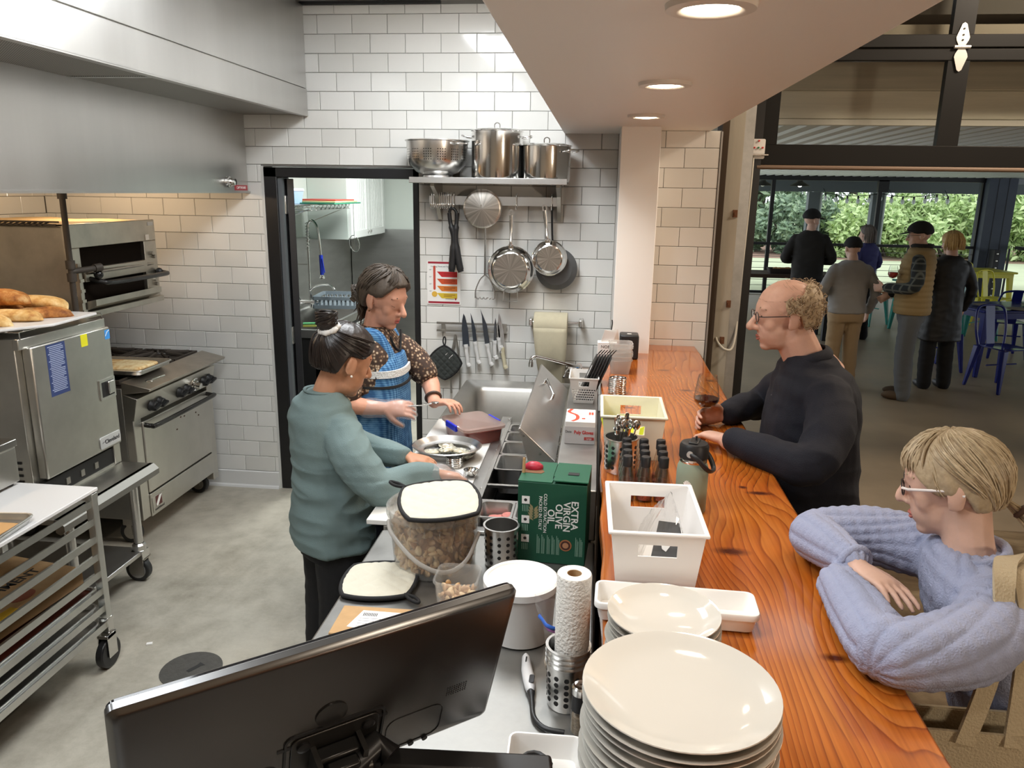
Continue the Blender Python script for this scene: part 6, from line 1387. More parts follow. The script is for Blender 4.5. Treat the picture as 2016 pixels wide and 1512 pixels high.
for y in (1.35, 2.33): BW().tube([(-.99, y, 1.80), (-.60, y, 1.80)], .005, 6).tube([(-.99, y, 1.76), (-.60, y, 1.76)], .004, 6).build('side_wire', CHROME, ws)
for x in (-.98, -.60):
 for z in (1.80, 1.76): BW().tube([(x, 1.35, z), (x, 2.33, z)], .004, 6).build('rail_wire', CHROME, ws)
 BW().tube([(x, 1.35 + i * .049, 1.76 if i % 2 else 1.80) for i in range(21)], .003, 5).build('zigzag_wire', CHROME, ws)
for i in range(24): BW().tube([(-.98, 1.37 + i * .041, 1.803), (-.60, 1.37 + i * .041, 1.803)], .002, 5).build('wire', CHROME, ws)
for y in (1.38, 2.3): BW().tube([(-1.0, y, 1.62), (-.62, y, 1.77)], .005, 6).build('bracket_wire', CHROME, ws)
for i, (c, n_) in enumerate(((srgb(44, 120, 92), 'green'), (srgb(206, 186, 140), 'tan'), (srgb(170, 70, 60), 'red'))):
 tag(BW().box(-.97 + i * .03, -.47 - i * .03, 1.55 + .1 * i, 2.25, 1.806 + i * .012, 1.817 + i * .012).build('cutting_board', mat('board_' + n_, c, .5), bevel=.002), f'{n_} cutting board lying on the scullery wire shelf', 'board')
t = thing('storage_tub', 'clear blue lidded tub at the left of the wire shelf', 'tub', (-.86, 1.5, 1.808))
B().rings([ring2(rrect(.2, .24, .03), 0), ring2(rrect(.23, .27, .03), .10)]).build('tub', mat('tub_blue', srgb(150, 176, 206), .3), t, smooth=40); B().rings([ring2(rrect(.24, .28, .03), .10), ring2(rrect(.23, .27, .03), .12)]).build('lid', mat('tub_pale', srgb(206, 214, 222), .3), t, smooth=40)
fa = thing('pre_rinse_faucet', 'tall chrome pre rinse spray faucet with blue grip', 'faucet', (-.88, 2.0, .905))
BW().cyl((-.88, 2.0, .90), (-.88, 2.0, 1.50), .012, n=10).build('riser', CHROME, fa, smooth=50)
BW().tube([(-.88 + .0, 2.0, 1.46)] + bez([(-.88, 2.0, 1.50), (-.87, 1.99, 1.62), (-.82, 1.97, 1.66), (-.77, 1.95, 1.60), (-.75, 1.94, 1.45), (-.745, 1.94, 1.36)], 5), .011, 10).build('hose', CHROME, fa, smooth=60)
BW().tube([(-.88 + .017 * math.cos(i * .9), 2.0 + .017 * math.sin(i * .9), 1.40 + i * .0035) for i in range(70)], .003, 5).build('spring', CHROME, fa)
BW().cyl((-.745, 1.94, 1.37), (-.74, 1.935, 1.20), .017, n=12).build('spray_grip', mat('grip_blue', srgb(30, 50, 160), .4), fa, smooth=50)
BW().tube([(-.73, 1.925, 1.34), (-.71, 1.92, 1.22)], .005, 6).build('trigger', mat('grip_blue', srgb(30, 50, 160), .4), fa)
BW().lathe([(.012, 0), (.028, -.03), (.026, -.04), (.0005, -.04)], (-.74, 1.935, 1.205), 16).build('spray_head', CHROME, fa, smooth=50)
BW().tube(bez([(-.88, 2.0, 1.05), (-.80, 1.95, 1.10), (-.66, 1.88, 1.12), (-.60, 1.85, 1.08)], 5), .010, 8).build('spout', CHROME, fa, smooth=60)
BW().cyl((-.97, 2.0, .95), (-.79, 2.0, .95), .02, n=12).cyl((-.97, 2.0, .95), (-.99, 1.98, 1.0), .014, n=10).cyl((-.79, 2.0, .95), (-.76, 1.97, 1.0), .014, n=10).build('valve', CHROME, fa, smooth=50)
BW().tube([(-1.0, 2.0, 1.28), (-.88, 2.0, 1.28)], .005, 6).build('wall_brace', CHROME, fa)
dk_ = thing('dish_rack', 'grey plastic dish rack standing on the scullery sink', 'dish rack', (-.62, 2.12, .906), .1)
GRP = mat('rack_grey', srgb(128, 138, 146), .5)
B().frame(rrect(.46, .40, .02), rrect(.43, .37, .015), .03).frame(rrect(.46, .40, .02), rrect(.43, .37, .015), .03, TR((0, 0, .075))).build('band', GRP, dk_)
for i in range(12):
 for s in (-1, 1): B().box(-.21 + i * .038, -.205 + i * .038 + .01, s * .19 - .004, s * .19 + .004, .03, .075).build('bar', GRP, dk_)
for i in range(9):
 for k in range(5): B().cyl((-.18 + i * .045, -.15 + k * .075, .01), (-.18 + i * .045, -.15 + k * .075, .085), .004, .002, 6).build('peg', mat('peg_pale', srgb(176, 184, 190), .5), dk_)
B().box(-.22, .22, -.19, .19, .0, .01).build('grid_floor', GRP, dk_)
skm = thing('wire_skimmer', 'round wire skimmer hanging by its long handle from the shelf', 'skimmer', (-.55, 2.28, 1.42))
B().tube([(0, 0, .38), (0, 0, .1)], .005, 6, sq=.5).build('handle', CHROME, skm)
B().tube([(.075 * math.cos(a) * .6, -.03 * math.sin(a), .03 + .075 * math.sin(a)) for a in [2 * math.pi * i / 20 for i in range(20)]], .004, 6, closed=True).build('rim', CHROME, skm)
for i in range(7): B().tube([(-.04 + i * .0133, .0, -.03 + .004 * abs(i - 3)), (-.04 + i * .0133, -.0, .09 - .004 * abs(i - 3))], .0018, 5).build('mesh_wire', CHROME, skm)
tag(B().box(-.04, .04, -.008, 0, -.06, .06).build('wall_socket', WHITEP, loc=(-.24, 3.584, 1.12), bevel=.003), 'small white wall socket on the scullery steel cladding', 'socket')
t = thing('soap_dispenser', 'white plastic dispenser and tub beside the scullery shelf', 'dispenser', (-.95, 1.62, 1.42))
B().rings([ring2(rrect(.11, .14, .02), 0), ring2(rrect(.13, .16, .02), .16), ring2(rrect(.12, .15, .02), .18)]).build('body', mat('dispenser_white', srgb(206, 214, 214), .3), t, smooth=40)
B().box(-.04, .04, -.05, .05, -.03, .0).build('nozzle', WHITEP, t, bevel=.004)
t = thing('scrub_sponge', 'yellow green sponge on the scullery sink rim', 'sponge', (-.52, 1.02, .906), .3)
B().box(-.05, .05, -.03, .03, 0, .02).build('foam', mat('sponge_yellow', srgb(206, 214, 110), .9), t, bevel=.004); B().box(-.05, .05, -.03, .03, .02, .028).build('scour_pad', mat('scour_green', srgb(70, 140, 90), .9), t)
tag(B().prism([(-.06, -.03), (.05, -.04), (.07, .02), (0, .03), (-.05, .02)], .008).build('blue_cloth', mat('cloth_blue', srgb(60, 120, 190), .9), loc=(-.50, 1.12, .906), rot=(0, 0, .2)), 'crumpled blue cloth beside the sponge', 'cloth')
# ================================================================== PORCH AND GARDEN
STL = mat('porch_steel', srgb(64, 70, 78), .5); STD = mat('porch_black', (.015, .016, .018), .5)
# corrugated ceiling
b = B(); n = 130; rs0 = []
def czz(y): return 2.43 - .0105 * (y - 1.0)
prof = []
x = 2.2
while x < 14.4:
 prof += [(x, 0), (x + .05, 0), (x + .065, -.02), (x + .095, -.02), (x + .11, 0)]; x += .16
vs = []; fs = []
for (px, pz) in prof: vs.append((px, 1.0, czz(1.0) + pz)); vs.append((px, 11.5, czz(11.5) + pz))
for i in range(len(prof) - 1): fs.append((2 * i, 2 * i + 1, 2 * i + 3, 2 * i + 2))
b.add(vs, fs); struct(b.build('ceiling', mat('corrugated_white', srgb(196, 198, 200), .45)), 'white corrugated porch ceiling')
struct(B().box(2.2, 14.4, .2, 11.5, 2.9, 3.0).build('ceiling', mat('roof_dark', srgb(60, 56, 50), .8)), 'porch roof')
LUM = mat('rough_lumber', srgb(222, 216, 200), .8, var=.12, vscale=5, stretch=(.15, 1, 4), bump=.1, bscale=20)
struct(B().box(2.2, 14.4, .95, 1.05, 2.425, 2.60).build('trim_8', LUM, bevel=.006), 'rough sawn pale porch beam')
struct(B().box(2.2, 14.4, .93, .99, 2.60, 2.80).build('trim_9', mat('rough_lumber_2', srgb(190, 184, 168), .8, var=.15, vscale=5, stretch=(.15, 1, 4)), bevel=.006), 'upper rough sawn porch beam')
struct(B().box(2.2, 14.4, .93, 1.0, 2.385, 2.42).build('trim_10', mat('pale_trim', srgb(210, 206, 196), .6)), 'pale strip under the porch beam')
struct(B().box(2.2, 14.4, .2, .95, 2.80, 2.85).build('ceiling', mat('porch_soffit', srgb(120, 112, 98), .8)))
# far side frame
def post(name, x0, x1, y0, y1, z0, z1, m, lab): return struct(B().box(x0, x1, y0, y1, z0, z1).build(name, m), lab)
post('trim_11', 2.2, 9.4, 11.35, 11.5, 2.22, 2.36, STD, 'black header beam over the porch opening')
sr = thing('porch_screen', 'black framed screen railing along the far side of the porch', 'railing', (6, 11.4, 0))
for x in (2.9, 4.98, 6.98, 8.86): BW().box(x - .035, x + .035, 11.37, 11.44, 0, 2.24).build('upright', STD, sr)
BW().box(6.93, 7.12, 11.35, 11.46, 2.02, 2.24).build('bracket_plate', STD, sr)
BW().box(2.2, 9.0, 11.36, 11.45, .98, 1.03).build('top_rail', STD, sr)
BW().box(2.2, 9.0, 11.37, 11.43, .02, .07).build('bottom_rail', STD, sr)
for i in range(7): BW().cyl((2.2, 11.4, .18 + i * .115), (9.0, 11.4, .18 + i * .115), .005, n=6).build('cable', mat('cable_steel', (.3, .3, .3), .4, .8), sr)
for i in range(10): BW().box(3.9 + .62 * i, 3.93 + .62 * i, 11.385, 11.415, .05, 1.0).build('baluster', STD, sr) if i % 3 == 0 else None
struct(B().box(8.86, 9.36, 11.2, 11.6, 0, 2.3).build('wall_pier', mat('pier_blue_grey', srgb(70, 78, 92), .6, var=.1, vscale=3)), 'blue grey panelled pier at the porch corner')
for x in (9.02, 9.2): struct(B().box(x, x + .008, 11.194, 11.2, 0, 2.3).build('trim_12', STD))
post('trim_13', 9.36, 14.4, 11.35, 11.5, 2.2, 2.4, mat('fascia_grey', srgb(150, 156, 160), .6), 'pale grey fascia')
s2 = thing('side_railing', 'black side railing with a row of steel bolts by the pier', 'railing', (10.2, 9.6, 0))
BW().box(9.5, 9.62, 8.2, 11.2, 1.0, 1.06).build('top_rail', STD, s2); BW().box(9.5, 9.6, 8.2, 8.3, 0, 1.0).build('newel', STD, s2); BW().box(9.0, 9.1, 10.9, 11.1, 0, 1.0).build('newel', STD, s2)
for i in range(7): BW().sphere((9.05, 10.895, .15 + i * .13), .022, 10).build('bolt', SATIN, s2)
# outer porch posts and beam
OUT = mat('outer_post_grey', srgb(92, 100, 106), .6)
for x0, l in ((6.42, 'grey outer porch post with white downpipe'), (7.80, 'grey outer porch post behind the middle upright'), (3.4, 'grey outer porch post behind the jamb')):
 t = thing('porch_post', l, 'post', (x0, 14, -.1), group='outer porch posts')
 B().box(-.12, .12, -.1, .1, 0, 2.118).build('post', OUT, t); B().cyl((.16, .0, 0), (.16, 0, 2.2), .04, n=10).build('downpipe', mat('downpipe_white', srgb(206, 214, 220), .5), t)
tag(B().box(3.0, 14, 13.9, 14.1, 2.02, 2.36).build('outer_beam', OUT), 'grey outer porch beam carrying the string lights', 'beam')
struct(B().box(3.0, 14.4, 11.5, 14.2, 2.36, 2.42).build('ceiling', mat('outer_soffit', srgb(150, 146, 140), .7)))
# pendant lamps
for x, l, on in ((5.74, 'lit enamel pendant lamp above the bush', 1), (4.99, 'unlit dark pendant lamp near the jamb', 0)):
 t = thing('pendant_lamp', l, 'lamp', (x, 12.5, 2.12), group='porch pendant lamps')
 B().lathe([(.02, .16), (.05, .14), (.06, .09), (.19, .02), (.20, 0), (.19, .0), (.055, .08), (.02, .12)], n=28).build('shade', mat('enamel_dark', (.05, .05, .05), .4), t, smooth=50)
 B().sphere((0, 0, .03), .05, 12).build('bulb', mat('bulb_on', (1, 1, 1), .3, emit=(1, .97, .9), estr=6.) if on else WHITEP, t, smooth=60)
 B().cyl((0, 0, .15), (0, 0, .26), .008, n=8).build('stem', STD, t)
# string lights
sl = [(6.6 + i * .235, 13.7, 2.0 - .06 * math.sin((i % 5) / 5 * math.pi)) for i in range(12)]
t = thing('string_lights', 'sagging string of clear bulbs under the outer porch beam', 'string lights', (7.5, 13.7, 2.1)); BW().tube(sl, .008, 5).build('cable', BLACKP, t)
for i in (0, 6, 11): BW().cyl(sl[i], (sl[i][0], 13.92, 2.1), .006, n=6).build('hanger', BLACKP, t)
for i, p in enumerate(sl):
 o = BW().cyl(p, (p[0], p[1], p[2] - .06), .02, n=8).build('socket', BLACKP, t); BW().sphere((p[0], p[1], p[2] - .11), .05, 10, (.8, .8, 1.2)).build('bulb', mat('bulb_glass', (.8, .86, .92), .1), o, smooth=60)
# lawn and road
struct(B().box(-30, 60, 11.6, 90, -.3, -.12).build('ground', mat('dry_lawn', srgb(196, 204, 168), .95, var=.12, vscale=.6)), 'pale dry lawn beyond the porch')
struct(B().box(-30, 60, 22.4, 30, -.125, -.11).build('ground', mat('mulch', srgb(150, 122, 104), .95, var=.2, vscale=.8)), 'brown mulch bed under the bushes')
# foliage
def leaf_mat(name, c1, c2, c3):
 m, nt, p, N, L = nodes_of(name, .6)
 g = N('ShaderNodeNewGeometry'); r = ramp(N, [(0, c1), (.5, c2), (1, c3)]); L(g.outputs['Random Per Island'], r.inputs[0]); L(r.outputs[0], p.inputs['Base Color'])
 p.inputs['Subsurface Weight'].default_value = 0
 return m
LEAF = leaf_mat('leaf_bright', srgb(140, 168, 104), srgb(184, 208, 140), srgb(216, 232, 172)); LEAFD = leaf_mat('leaf_dark', srgb(92, 116, 92), srgb(126, 150, 118), srgb(164, 184, 148)); LEAFG = leaf_mat('leaf_greyish', srgb(150, 172, 138), srgb(190, 208, 172), srgb(220, 232, 202))
BARK = mat('bark', srgb(92, 84, 76), .9, var=.2, vscale=10)
def foliage(lobes, nleaf, s, seed):
 rnd = random.Random(seed); b = B(); vs = []; fs = []
 tot = sum(r * r for _, _, _, r in lobes)
 for (x, y, z, r) in lobes:
  k = int(nleaf * r * r / tot)
  for i in range(k):
   d = Vector((rnd.gauss(0, 1), rnd.gauss(0, 1), rnd.gauss(0, 1))).normalized(); q = Vector((x, y, z)) + d * r * (1.08 - .5 * rnd.random() ** 2)
   if q.z < .02: q.z = .02 + .2 * rnd.random()
   a = (Vector((rnd.gauss(0, 1), rnd.gauss(0, 1), rnd.gauss(0, 1))) + d * .6).normalized(); c = a.orthogonal().normalized(); ss = s * (.6 + .8 * rnd.random())
   o = len(vs); vs += [q - a * ss, q + c * ss * .45, q + a * ss, q - c * ss * .45]; fs.append((o, o + 1, o + 2, o + 3))
 return b.add(vs, fs)
def bush(label, x, y, w, h, m, seed, n=6500, s=.12):
 rnd = random.Random(seed); t = thing('bush', label, 'bush', (x, y, -.12), group='garden bushes'); lobes = []
 for _ in range(34):
  u = rnd.uniform(-1, 1); lobes.append((u * w * .5, rnd.uniform(-.35, .35) * w, h * rnd.uniform(.06, .8) * (1 - .45 * u * u), h * rnd.uniform(.12, .22)))
 foliage(lobes, n, s, seed).build('foliage', m, t)
 b = B()
 for k in range(5): b.tube([(rnd.uniform(-.2, .2), rnd.uniform(-.2, .2), 0), (rnd.uniform(-.4, .4) * w, rnd.uniform(-.2, .2), h * .5)], [.06, .02], 6)
 b.build('stems', BARK, t)
bush('large rounded bright bush behind the man in the black cap', 11.6, 24.2, 3.6, 2.7, LEAF, 1)
bush('bright bush filling the middle porch opening', 13.9, 24.5, 3.6, 2.8, LEAF, 2)
bush('bright bush left of the vest man behind the railing', 16.2, 24.2, 3.6, 2.7, LEAF, 3)
bush('pale bush right of the middle upright', 18.4, 24.2, 3.6, 2.6, LEAFG, 4)
bush('grey green bush next to the pier', 20.8, 24.0, 3.2, 2.3, LEAFG, 5)
bush('dark green bush beside the jamb', 8.9, 25.0, 3.6, 2.4, LEAFD, 6)
bush('bush at the right end of the bed behind the side railing', 24.6, 25.0, 4.0, 2.3, LEAFD, 7)
def tree(label, x, y, h, m, seed):
 rnd = random.Random(seed); t = thing('tree', label, 'tree', (x, y, -.12), group='trees behind the bushes')
 lobes = [(rnd.uniform(-2.4, 2.4), rnd.uniform(-1.5, 1.5), h * rnd.uniform(.12, .95), rnd.uniform(.8, 1.6)) for _ in range(22)]
 foliage(lobes, 5200, .20, seed).build('crown', m, t)
 B().tube([(0, 0, 0), (.1, 0, h * .4), (-.1, .1, h * .8)], [.28, .2, .08], 8).build('trunk', BARK, t, smooth=60)
for i, (x, y, h, m, l) in enumerate(((9.5, 36, 8, LEAFD, 'dark tree standing behind the jamb side bushes'), (14.5, 38, 9, LEAFD, 'tall dark tree above the black capped man'), (19, 36, 7, LEAFG, 'grey tree above the middle bushes'), (24, 38, 9, LEAFD, 'tall dark tree left of the pier'), (29, 37, 8, LEAFD, 'dark tree seen over the pier bush'), (34, 36, 9, LEAFG, 'grey tree at the right picture edge'), (5.5, 38, 9, LEAFD, 'dark tree hidden mostly by the jamb'))): tree(l, x, y, h, m, 20 + i)
# porch furniture : metal cafe chairs and tables
def cafe_chair(name, label, col, loc, rz, group='metal cafe chairs'):
 t = thing(name, label, 'chair', loc, rz, group); m = col
 b = B(); b.rings([ring2(rrect(.34, .34, .08), .435), ring2(rrect(.36, .36, .09), .44), ring2(rrect(.36, .36, .09), .45), ring2(rrect(.30, .30, .08), .446)]); b.build('seat', m, t, smooth=40)
 b = B(); b.tube(bez([(-.16, .165, .43), (-.19, .20, .62), (-.17, .235, .80), (-.08, .25, .845), (.08, .25, .845), (.17, .235, .80), (.19, .20, .62), (.16, .165, .43)], 5), .013, 8); b.build('back_frame', m, t, smooth=60)
 b = B(); b.rings([[(x, y, z) for x, y, z in ((-.05, .17, .44), (.05, .17, .44), (.05, .178, .44), (-.05, .178, .44))], [(x, y, z) for x, y, z in ((-.055, .245, .84), (.055, .245, .84), (.055, .253, .84), (-.055, .253, .84))]]); b.build('back_slat', m, t)
 for sx in (-1, 1):
  for sy in (-1, 1):
   b = B(); b.rings([[(sx * .165 + dx, sy * .165 + dy, .44) for dx, dy in ((-.03, -.03), (.03, -.03), (.03, .03), (-.03, .03))], [(sx * .21 + dx, sy * .22 + dy, 0) for dx, dy in ((-.014, -.014), (.014, -.014), (.014, .014), (-.014, .014))]]); b.build('leg', m, t, bevel=.006)
 b = B(); b.tube([(-.19, 0, .26), (.19, 0, .26)], .008, 6); b.build('brace', m, t)
 return t
TEAL = mat('chair_teal', srgb(44, 130, 118), .25); NAVY = mat('chair_navy', srgb(26, 36, 112), .2); YELC = mat('chair_yellow', srgb(214, 208, 48), .3); SKY = mat('chair_sky', srgb(110, 190, 206), .25)
cafe_chair('cafe_chair', 'teal metal chair left of the vest man', TEAL, (5.85, 7.9, 0), 2.2)
cafe_chair('cafe_chair', 'navy metal chair nearest the camera on the porch', NAVY, (5.85, 3.75, 0), .35)
cafe_chair('cafe_chair', 'navy metal chair tucked behind the navy table end', NAVY, (5.55, 4.65, 0), 1.75)
cafe_chair('cafe_chair', 'navy metal chair on the far side of the navy table', NAVY, (6.75, 5.6, 0), 3.0)
cafe_chair('cafe_chair', 'teal metal chair beside the teal table', TEAL, (6.9, 6.7, 0), .7)
cafe_chair('cafe_chair', 'pale sky blue metal chair by the side railing', SKY, (8.9, 7.6, 0), 2.8)
cafe_chair('cafe_chair', 'yellow metal chair in front of the yellow table', YELC, (7.75, 8.0, 0), .5)
cafe_chair('cafe_chair', 'yellow metal chair behind the yellow table', YELC, (7.95, 10.0, 0), 3.2)
def cafe_table(label, m, loc, w, d, h, rz=0):
 t = thing('cafe_table', label, 'table', loc, rz, 'metal cafe tables')
 B().box(-w / 2, w / 2, -d / 2, d / 2, h - .03, h).build('top', m, t, bevel=.008); B().box(-w / 2 + .04, w / 2 - .04, -d / 2 + .04, d / 2 - .04, h - .10, h - .03).build('skirt', m, t)
 for sx in (-1, 1):
  for sy in (-1, 1):
   b = B(); b.rings([[(sx * (w / 2 - .08) + dx, sy * (d / 2 - .08) + dy, h - .05) for dx, dy in ((-.04, -.04), (.04, -.04), (.04, .04), (-.04, .04))], [(sx * (w / 2 - .03) + dx, sy * (d / 2 - .03) + dy, 0) for dx, dy in ((-.02, -.02), (.02, -.02), (.02, .02), (-.02, .02))]]); b.build('leg', m, t, bevel=.006)
cafe_table('navy metal table with three plates at the right edge', NAVY, (6.45, 4.75, 0), 1.4, .75, .75, .2)
cafe_table('teal metal table behind the woman in black', TEAL, (6.5, 7.3, 0), .8, .7, .75, .3)
cafe_table('yellow metal table near the pier', YELC, (7.95, 9.1, 0), .8, .8, .78, .1)
for x, y, l in ((6.02, 4.62, 'brown plate at the left end of the navy table'), (6.25, 4.35, 'brown plate at the front edge of the navy table'), (6.6, 4.75, 'brown plate in the middle of the navy table')):
 tag(B().lathe([(.0005, .004), (.08, .004), (.13, .014), (.135, .016), (.13, .018), (.08, .009), (.0005, .009)], n=32).build('plate', mat('stoneware', srgb(120, 106, 92), .4), smooth=50, loc=(x, y, .7505)), l, 'plate', 'plates on the navy table')
# serving table by the railing
svt = thing('serving_table', 'dark wooden serving table under the far railing', 'table', (4.4, 6.5, 0))
BW().box(3.4, 4.86, 6.25, 6.85, .84, .89).build('top', mat('dark_table', srgb(60, 46, 36), .5), svt)
for x in (3.5, 4.78):
 for y in (6.28, 6.78): BW().box(x - .04, x + .04, y - .04, y + .04, 0, .84).build('leg', STD, svt)
for i, (x, y, s_, l, c) in enumerate(((4.15, 6.45, (.35, .22, .07), 'low food tray at the left end of the serving table', srgb(150, 110, 64)), (4.5, 6.55, (.30, .25, .05), 'dark platter on the serving table', srgb(40, 34, 30)))):
 t = thing('food_tray', l, 'tray', (x, y, .8905), group='food trays'); B().rings([ring2(rrect(s_[0] - .04, s_[1] - .04, .02), 0), ring2(rrect(s_[0], s_[1], .03), s_[2]), ring2(rrect(s_[0] - .02, s_[1] - .02, .02), s_[2]), ring2(rrect(s_[0] - .06, s_[1] - .06, .02), .01)]).build('tray', mat('tray_dark', srgb(50, 44, 40), .5), t, smooth=40)
 bb = B(); rnd = random.Random(i)
 for k in range(14): bb.sphere((rnd.uniform(-.4, .4) * s_[0], rnd.uniform(-.3, .3) * s_[1], s_[2] * .8), .035, 8, (1.3, 1, .7))
 bb.build('snacks', mat(f'snack_{i}', c, .7, var=.2, vscale=20), t, smooth=60, kind='stuff')
# ================================================================== PEOPLE
def vox(b, size, it=4, fac=.5):
 me = D.meshes.new('tmp'); me.from_pydata([tuple(v) for v in b.v], [], b.f); me.update()
 o = D.objects.new('tmp', me)
 r = o.modifiers.new('r', 'REMESH'); r.mode = 'VOXEL'; r.voxel_size = size; r.use_smooth_shade = True
 if it: s = o.modifiers.new('s', 'SMOOTH'); s.factor = fac; s.iterations = it
 m2 = bake(o); D.meshes.remove(me)
 return m2
def skin_obj(name, b, size, m, parent, it=4, disp=None):
 me = vox(b, size, it); me.materials.clear(); me.materials.append(m); me.name = name
 if disp:
  n = len(me.vertices); N_ = [Vector(q.vector) for q in me.vertex_normals]; out = []
  for v, q in zip(me.vertices, N_): c = v.co; out.extend(c + q * disp(c, q))
  me.vertices.foreach_set('co', out); me.update()
 me.polygons.foreach_set('use_smooth', [True] * len(me.polygons))
 o = put(name, me, parent); o.location = -chain(parent); return o
def limb(b, pts, radii, n=14, k=5):
 pp = bez(pts, k); m = len(pp); rr = []
 for i in range(m):
  t = i / (m - 1) * (len(radii) - 1); a = int(min(t, len(radii) - 2)); f = t - a; f = f * f * (3 - 2 * f); rr.append(radii[a] * (1 - f) + radii[a + 1] * f)
 b.tube(pp, rr, n); b.sphere(pp[0], rr[0] * .98, 12); b.sphere(pp[-1], rr[-1] * .98, 12)
def torso(b, secs, yaw, n=28, ex=2.5, k=4):
 f = Vector((math.cos(yaw), math.sin(yaw), 0)); w = Vector((-f.y, f.x, 0)); rs = []
 P = [Vector(s[:3]) for s in secs]; C = bez(P, k)
 m = len(C)
 for i, c in enumerate(C):
  t = i / k; a = min(int(t), len(secs) - 2); q = t - a; q = q * q * (3 - 2 * q)
  hw = secs[a][3] * (1 - q) + secs[a + 1][3] * q; hd = secs[a][4] * (1 - q) + secs[a + 1][4] * q
  ring = []
  for j in range(n):
   an = 2 * math.pi * j / n; cs, sn = math.cos(an), math.sin(an)
   ring.append(c + w * hw * math.copysign(abs(cs) ** (2 / ex), cs) + f * hd * math.copysign(abs(sn) ** (2 / ex), sn))
  rs.append(ring)
 b.rings(rs)
def headM(pos, yaw, pitch=0, roll=0, s=1.):
 return Matrix.Translation(pos) @ Matrix.Rotation(yaw, 4, 'Z') @ Matrix.Rotation(pitch, 4, 'Y') @ Matrix.Rotation(roll, 4, 'X') @ Matrix.Scale(s, 4)
def head(b, M, nose=1., jaw=1., ears=True, fem=False):
 def S(c, r, sc, rot=None): 
  MM = M @ Matrix.Translation(c) @ (rot if rot else Matrix.Identity(4))
  q = B(); q.sphere((0, 0, 0), r, 20, sc); b.add([MM @ Vector(v) for v in q.v], q.f)
 S((-.012, 0, .032), .094, (1.06, .81, .97)); S((.018, 0, .02), .075, (1, .9, 1.05))
 S((.030, 0, -.045), .058, (.98, .92 * jaw, 1.15)); S((.058, 0, -.094), .022, (1.0, 1.15, .8)); S((.02, 0, -.075), .05, (1.05, .95 * jaw, .7))
 S((.070, 0, .036), .024, (.8, 2.1, .55)); S((.050, .034, -.018), .026, (.9, 1, 1.3)); S((.050, -.034, -.018), .026, (.9, 1, 1.3)); S((.045, 0, -.03), .044, (.8, 1.05, 1.1))
 q = B(); q.tube([(.080, 0, .026), (.090, 0, .008), (.098 + .006 * nose, 0, -.014), (.100 + .008 * nose, 0, -.024)], [.008, .0095, .012, .0125 * nose], 10); q.sphere((.100 + .008 * nose, 0, -.025), .0125 * nose, 10); q.sphere((.092, .011, -.030), .0085 * nose, 8); q.sphere((.092, -.011, -.030), .0085 * nose, 8)
 b.add([M @ Vector(v) for v in q.v], q.f)
 S((.079, 0, -.056), .011, (.95, 2.1, .62)); S((.077, 0, -.068), .011, (.95, 1.8, .72)); S((.072, 0, -.062), .018, (.8, 1.5, 1.2))
 for s in (-1, 1):
  S((.066, s * .032, .012), .0145, (.75, 1.3, .9))
  if ears:
   R = Matrix.Rotation(s * .25, 4, 'Z')
   S((-.014, s * .079, -.002), .034, (.60, .20, 1.0), R); S((-.004, s * .077, -.022), .016, (.7, .35, 1), R); S((-.024, s * .083, .006), .022, (.4, .22, 1.1), R)
def ears(M, m, parent, size=.0025, sides=(-1, 1)):
 pass
def hand(b, wrist, f, n, side, curl=.5, s=1., inf=0., spread=.1, thumb=.5, curls=None):
 f = Vector(f).normalized(); n = Vector(n); n = (n - f * n.dot(f)).normalized(); w = f.cross(n) * (1 if side == 'R' else -1); wr = Vector(wrist)
 rs = []
 for t, hw, ht in ((-.02, .024, .019), (0, .026, .019), (.03, .036, .018), (.06, .041, .016), (.085, .041, .0135), (.095, .036, .010)):
  c = wr + f * t * s
  rs.append([c + w * (hw * s + inf) * math.cos(2 * math.pi * j / 14) + n * (ht * s + inf) * math.sin(2 * math.pi * j / 14) for j in range(14)])
 b.rings(rs)
 for i in range(4):
  L = (.072, .080, .074, .058)[i] * s; o = (.030, .0105, -.0095, -.029)[i]; c = curls[i] if curls else curl
  p = wr + f * .084 * s + w * o * s; d = (f + w * spread * (1.2, .35, -.4, -1.2)[i]).normalized()
  pts = [p - d * .02 * s, p]; ax = d.cross(n)
  ang = 0
  for seg, k in ((.45, .8), (.30, 1.1), (.25, .8)):
   ang += c * k; dd = (d * math.cos(ang) + n * math.sin(ang)).normalized(); pts.append(pts[-1] + dd * L * seg)
  r0 = .0088 * s + inf
  b.tube(pts, [r0, r0, r0 * .95, r0 * .88, r0 * .72], 10); b.sphere(pts[-1], r0 * .72, 10); b.sphere(pts[2], r0 * .98, 10); b.sphere(pts[1], r0 * 1.05, 10)
 p = wr + f * .022 * s + w * .026 * s; d = (f * .62 + w * .72 + n * thumb * .5).normalized(); pts = [p - d * .01 * s, p + d * .028 * s]
 d2 = (d + f * .5 + n * thumb * .5).normalized(); pts.append(pts[-1] + d2 * .030 * s); d3 = (d2 + f * .3 + n * thumb * .4).normalized(); pts.append(pts[-1] + d3 * .024 * s)
 b.tube(pts, [.014 * s + inf, .0125 * s + inf, .0105 * s + inf, .008 * s + inf], 10); b.sphere(pts[-1], .008 * s + inf, 10); b.sphere(pts[1], .0125 * s + inf, 10); b.sphere(pts[2], .0105 * s + inf, 10)
def skin(name, col): return mat(name, col, .5, var=.06, vscale=26, bump=.05, bscale=140, sss=.05, spec=.35)
def cloth(name, col, **k):
 kw = dict(rough=.85, bump=.25, bscale=350, sheen=.0); kw.update(k); r = kw.pop('rough'); return mat(name, col, r, **kw)
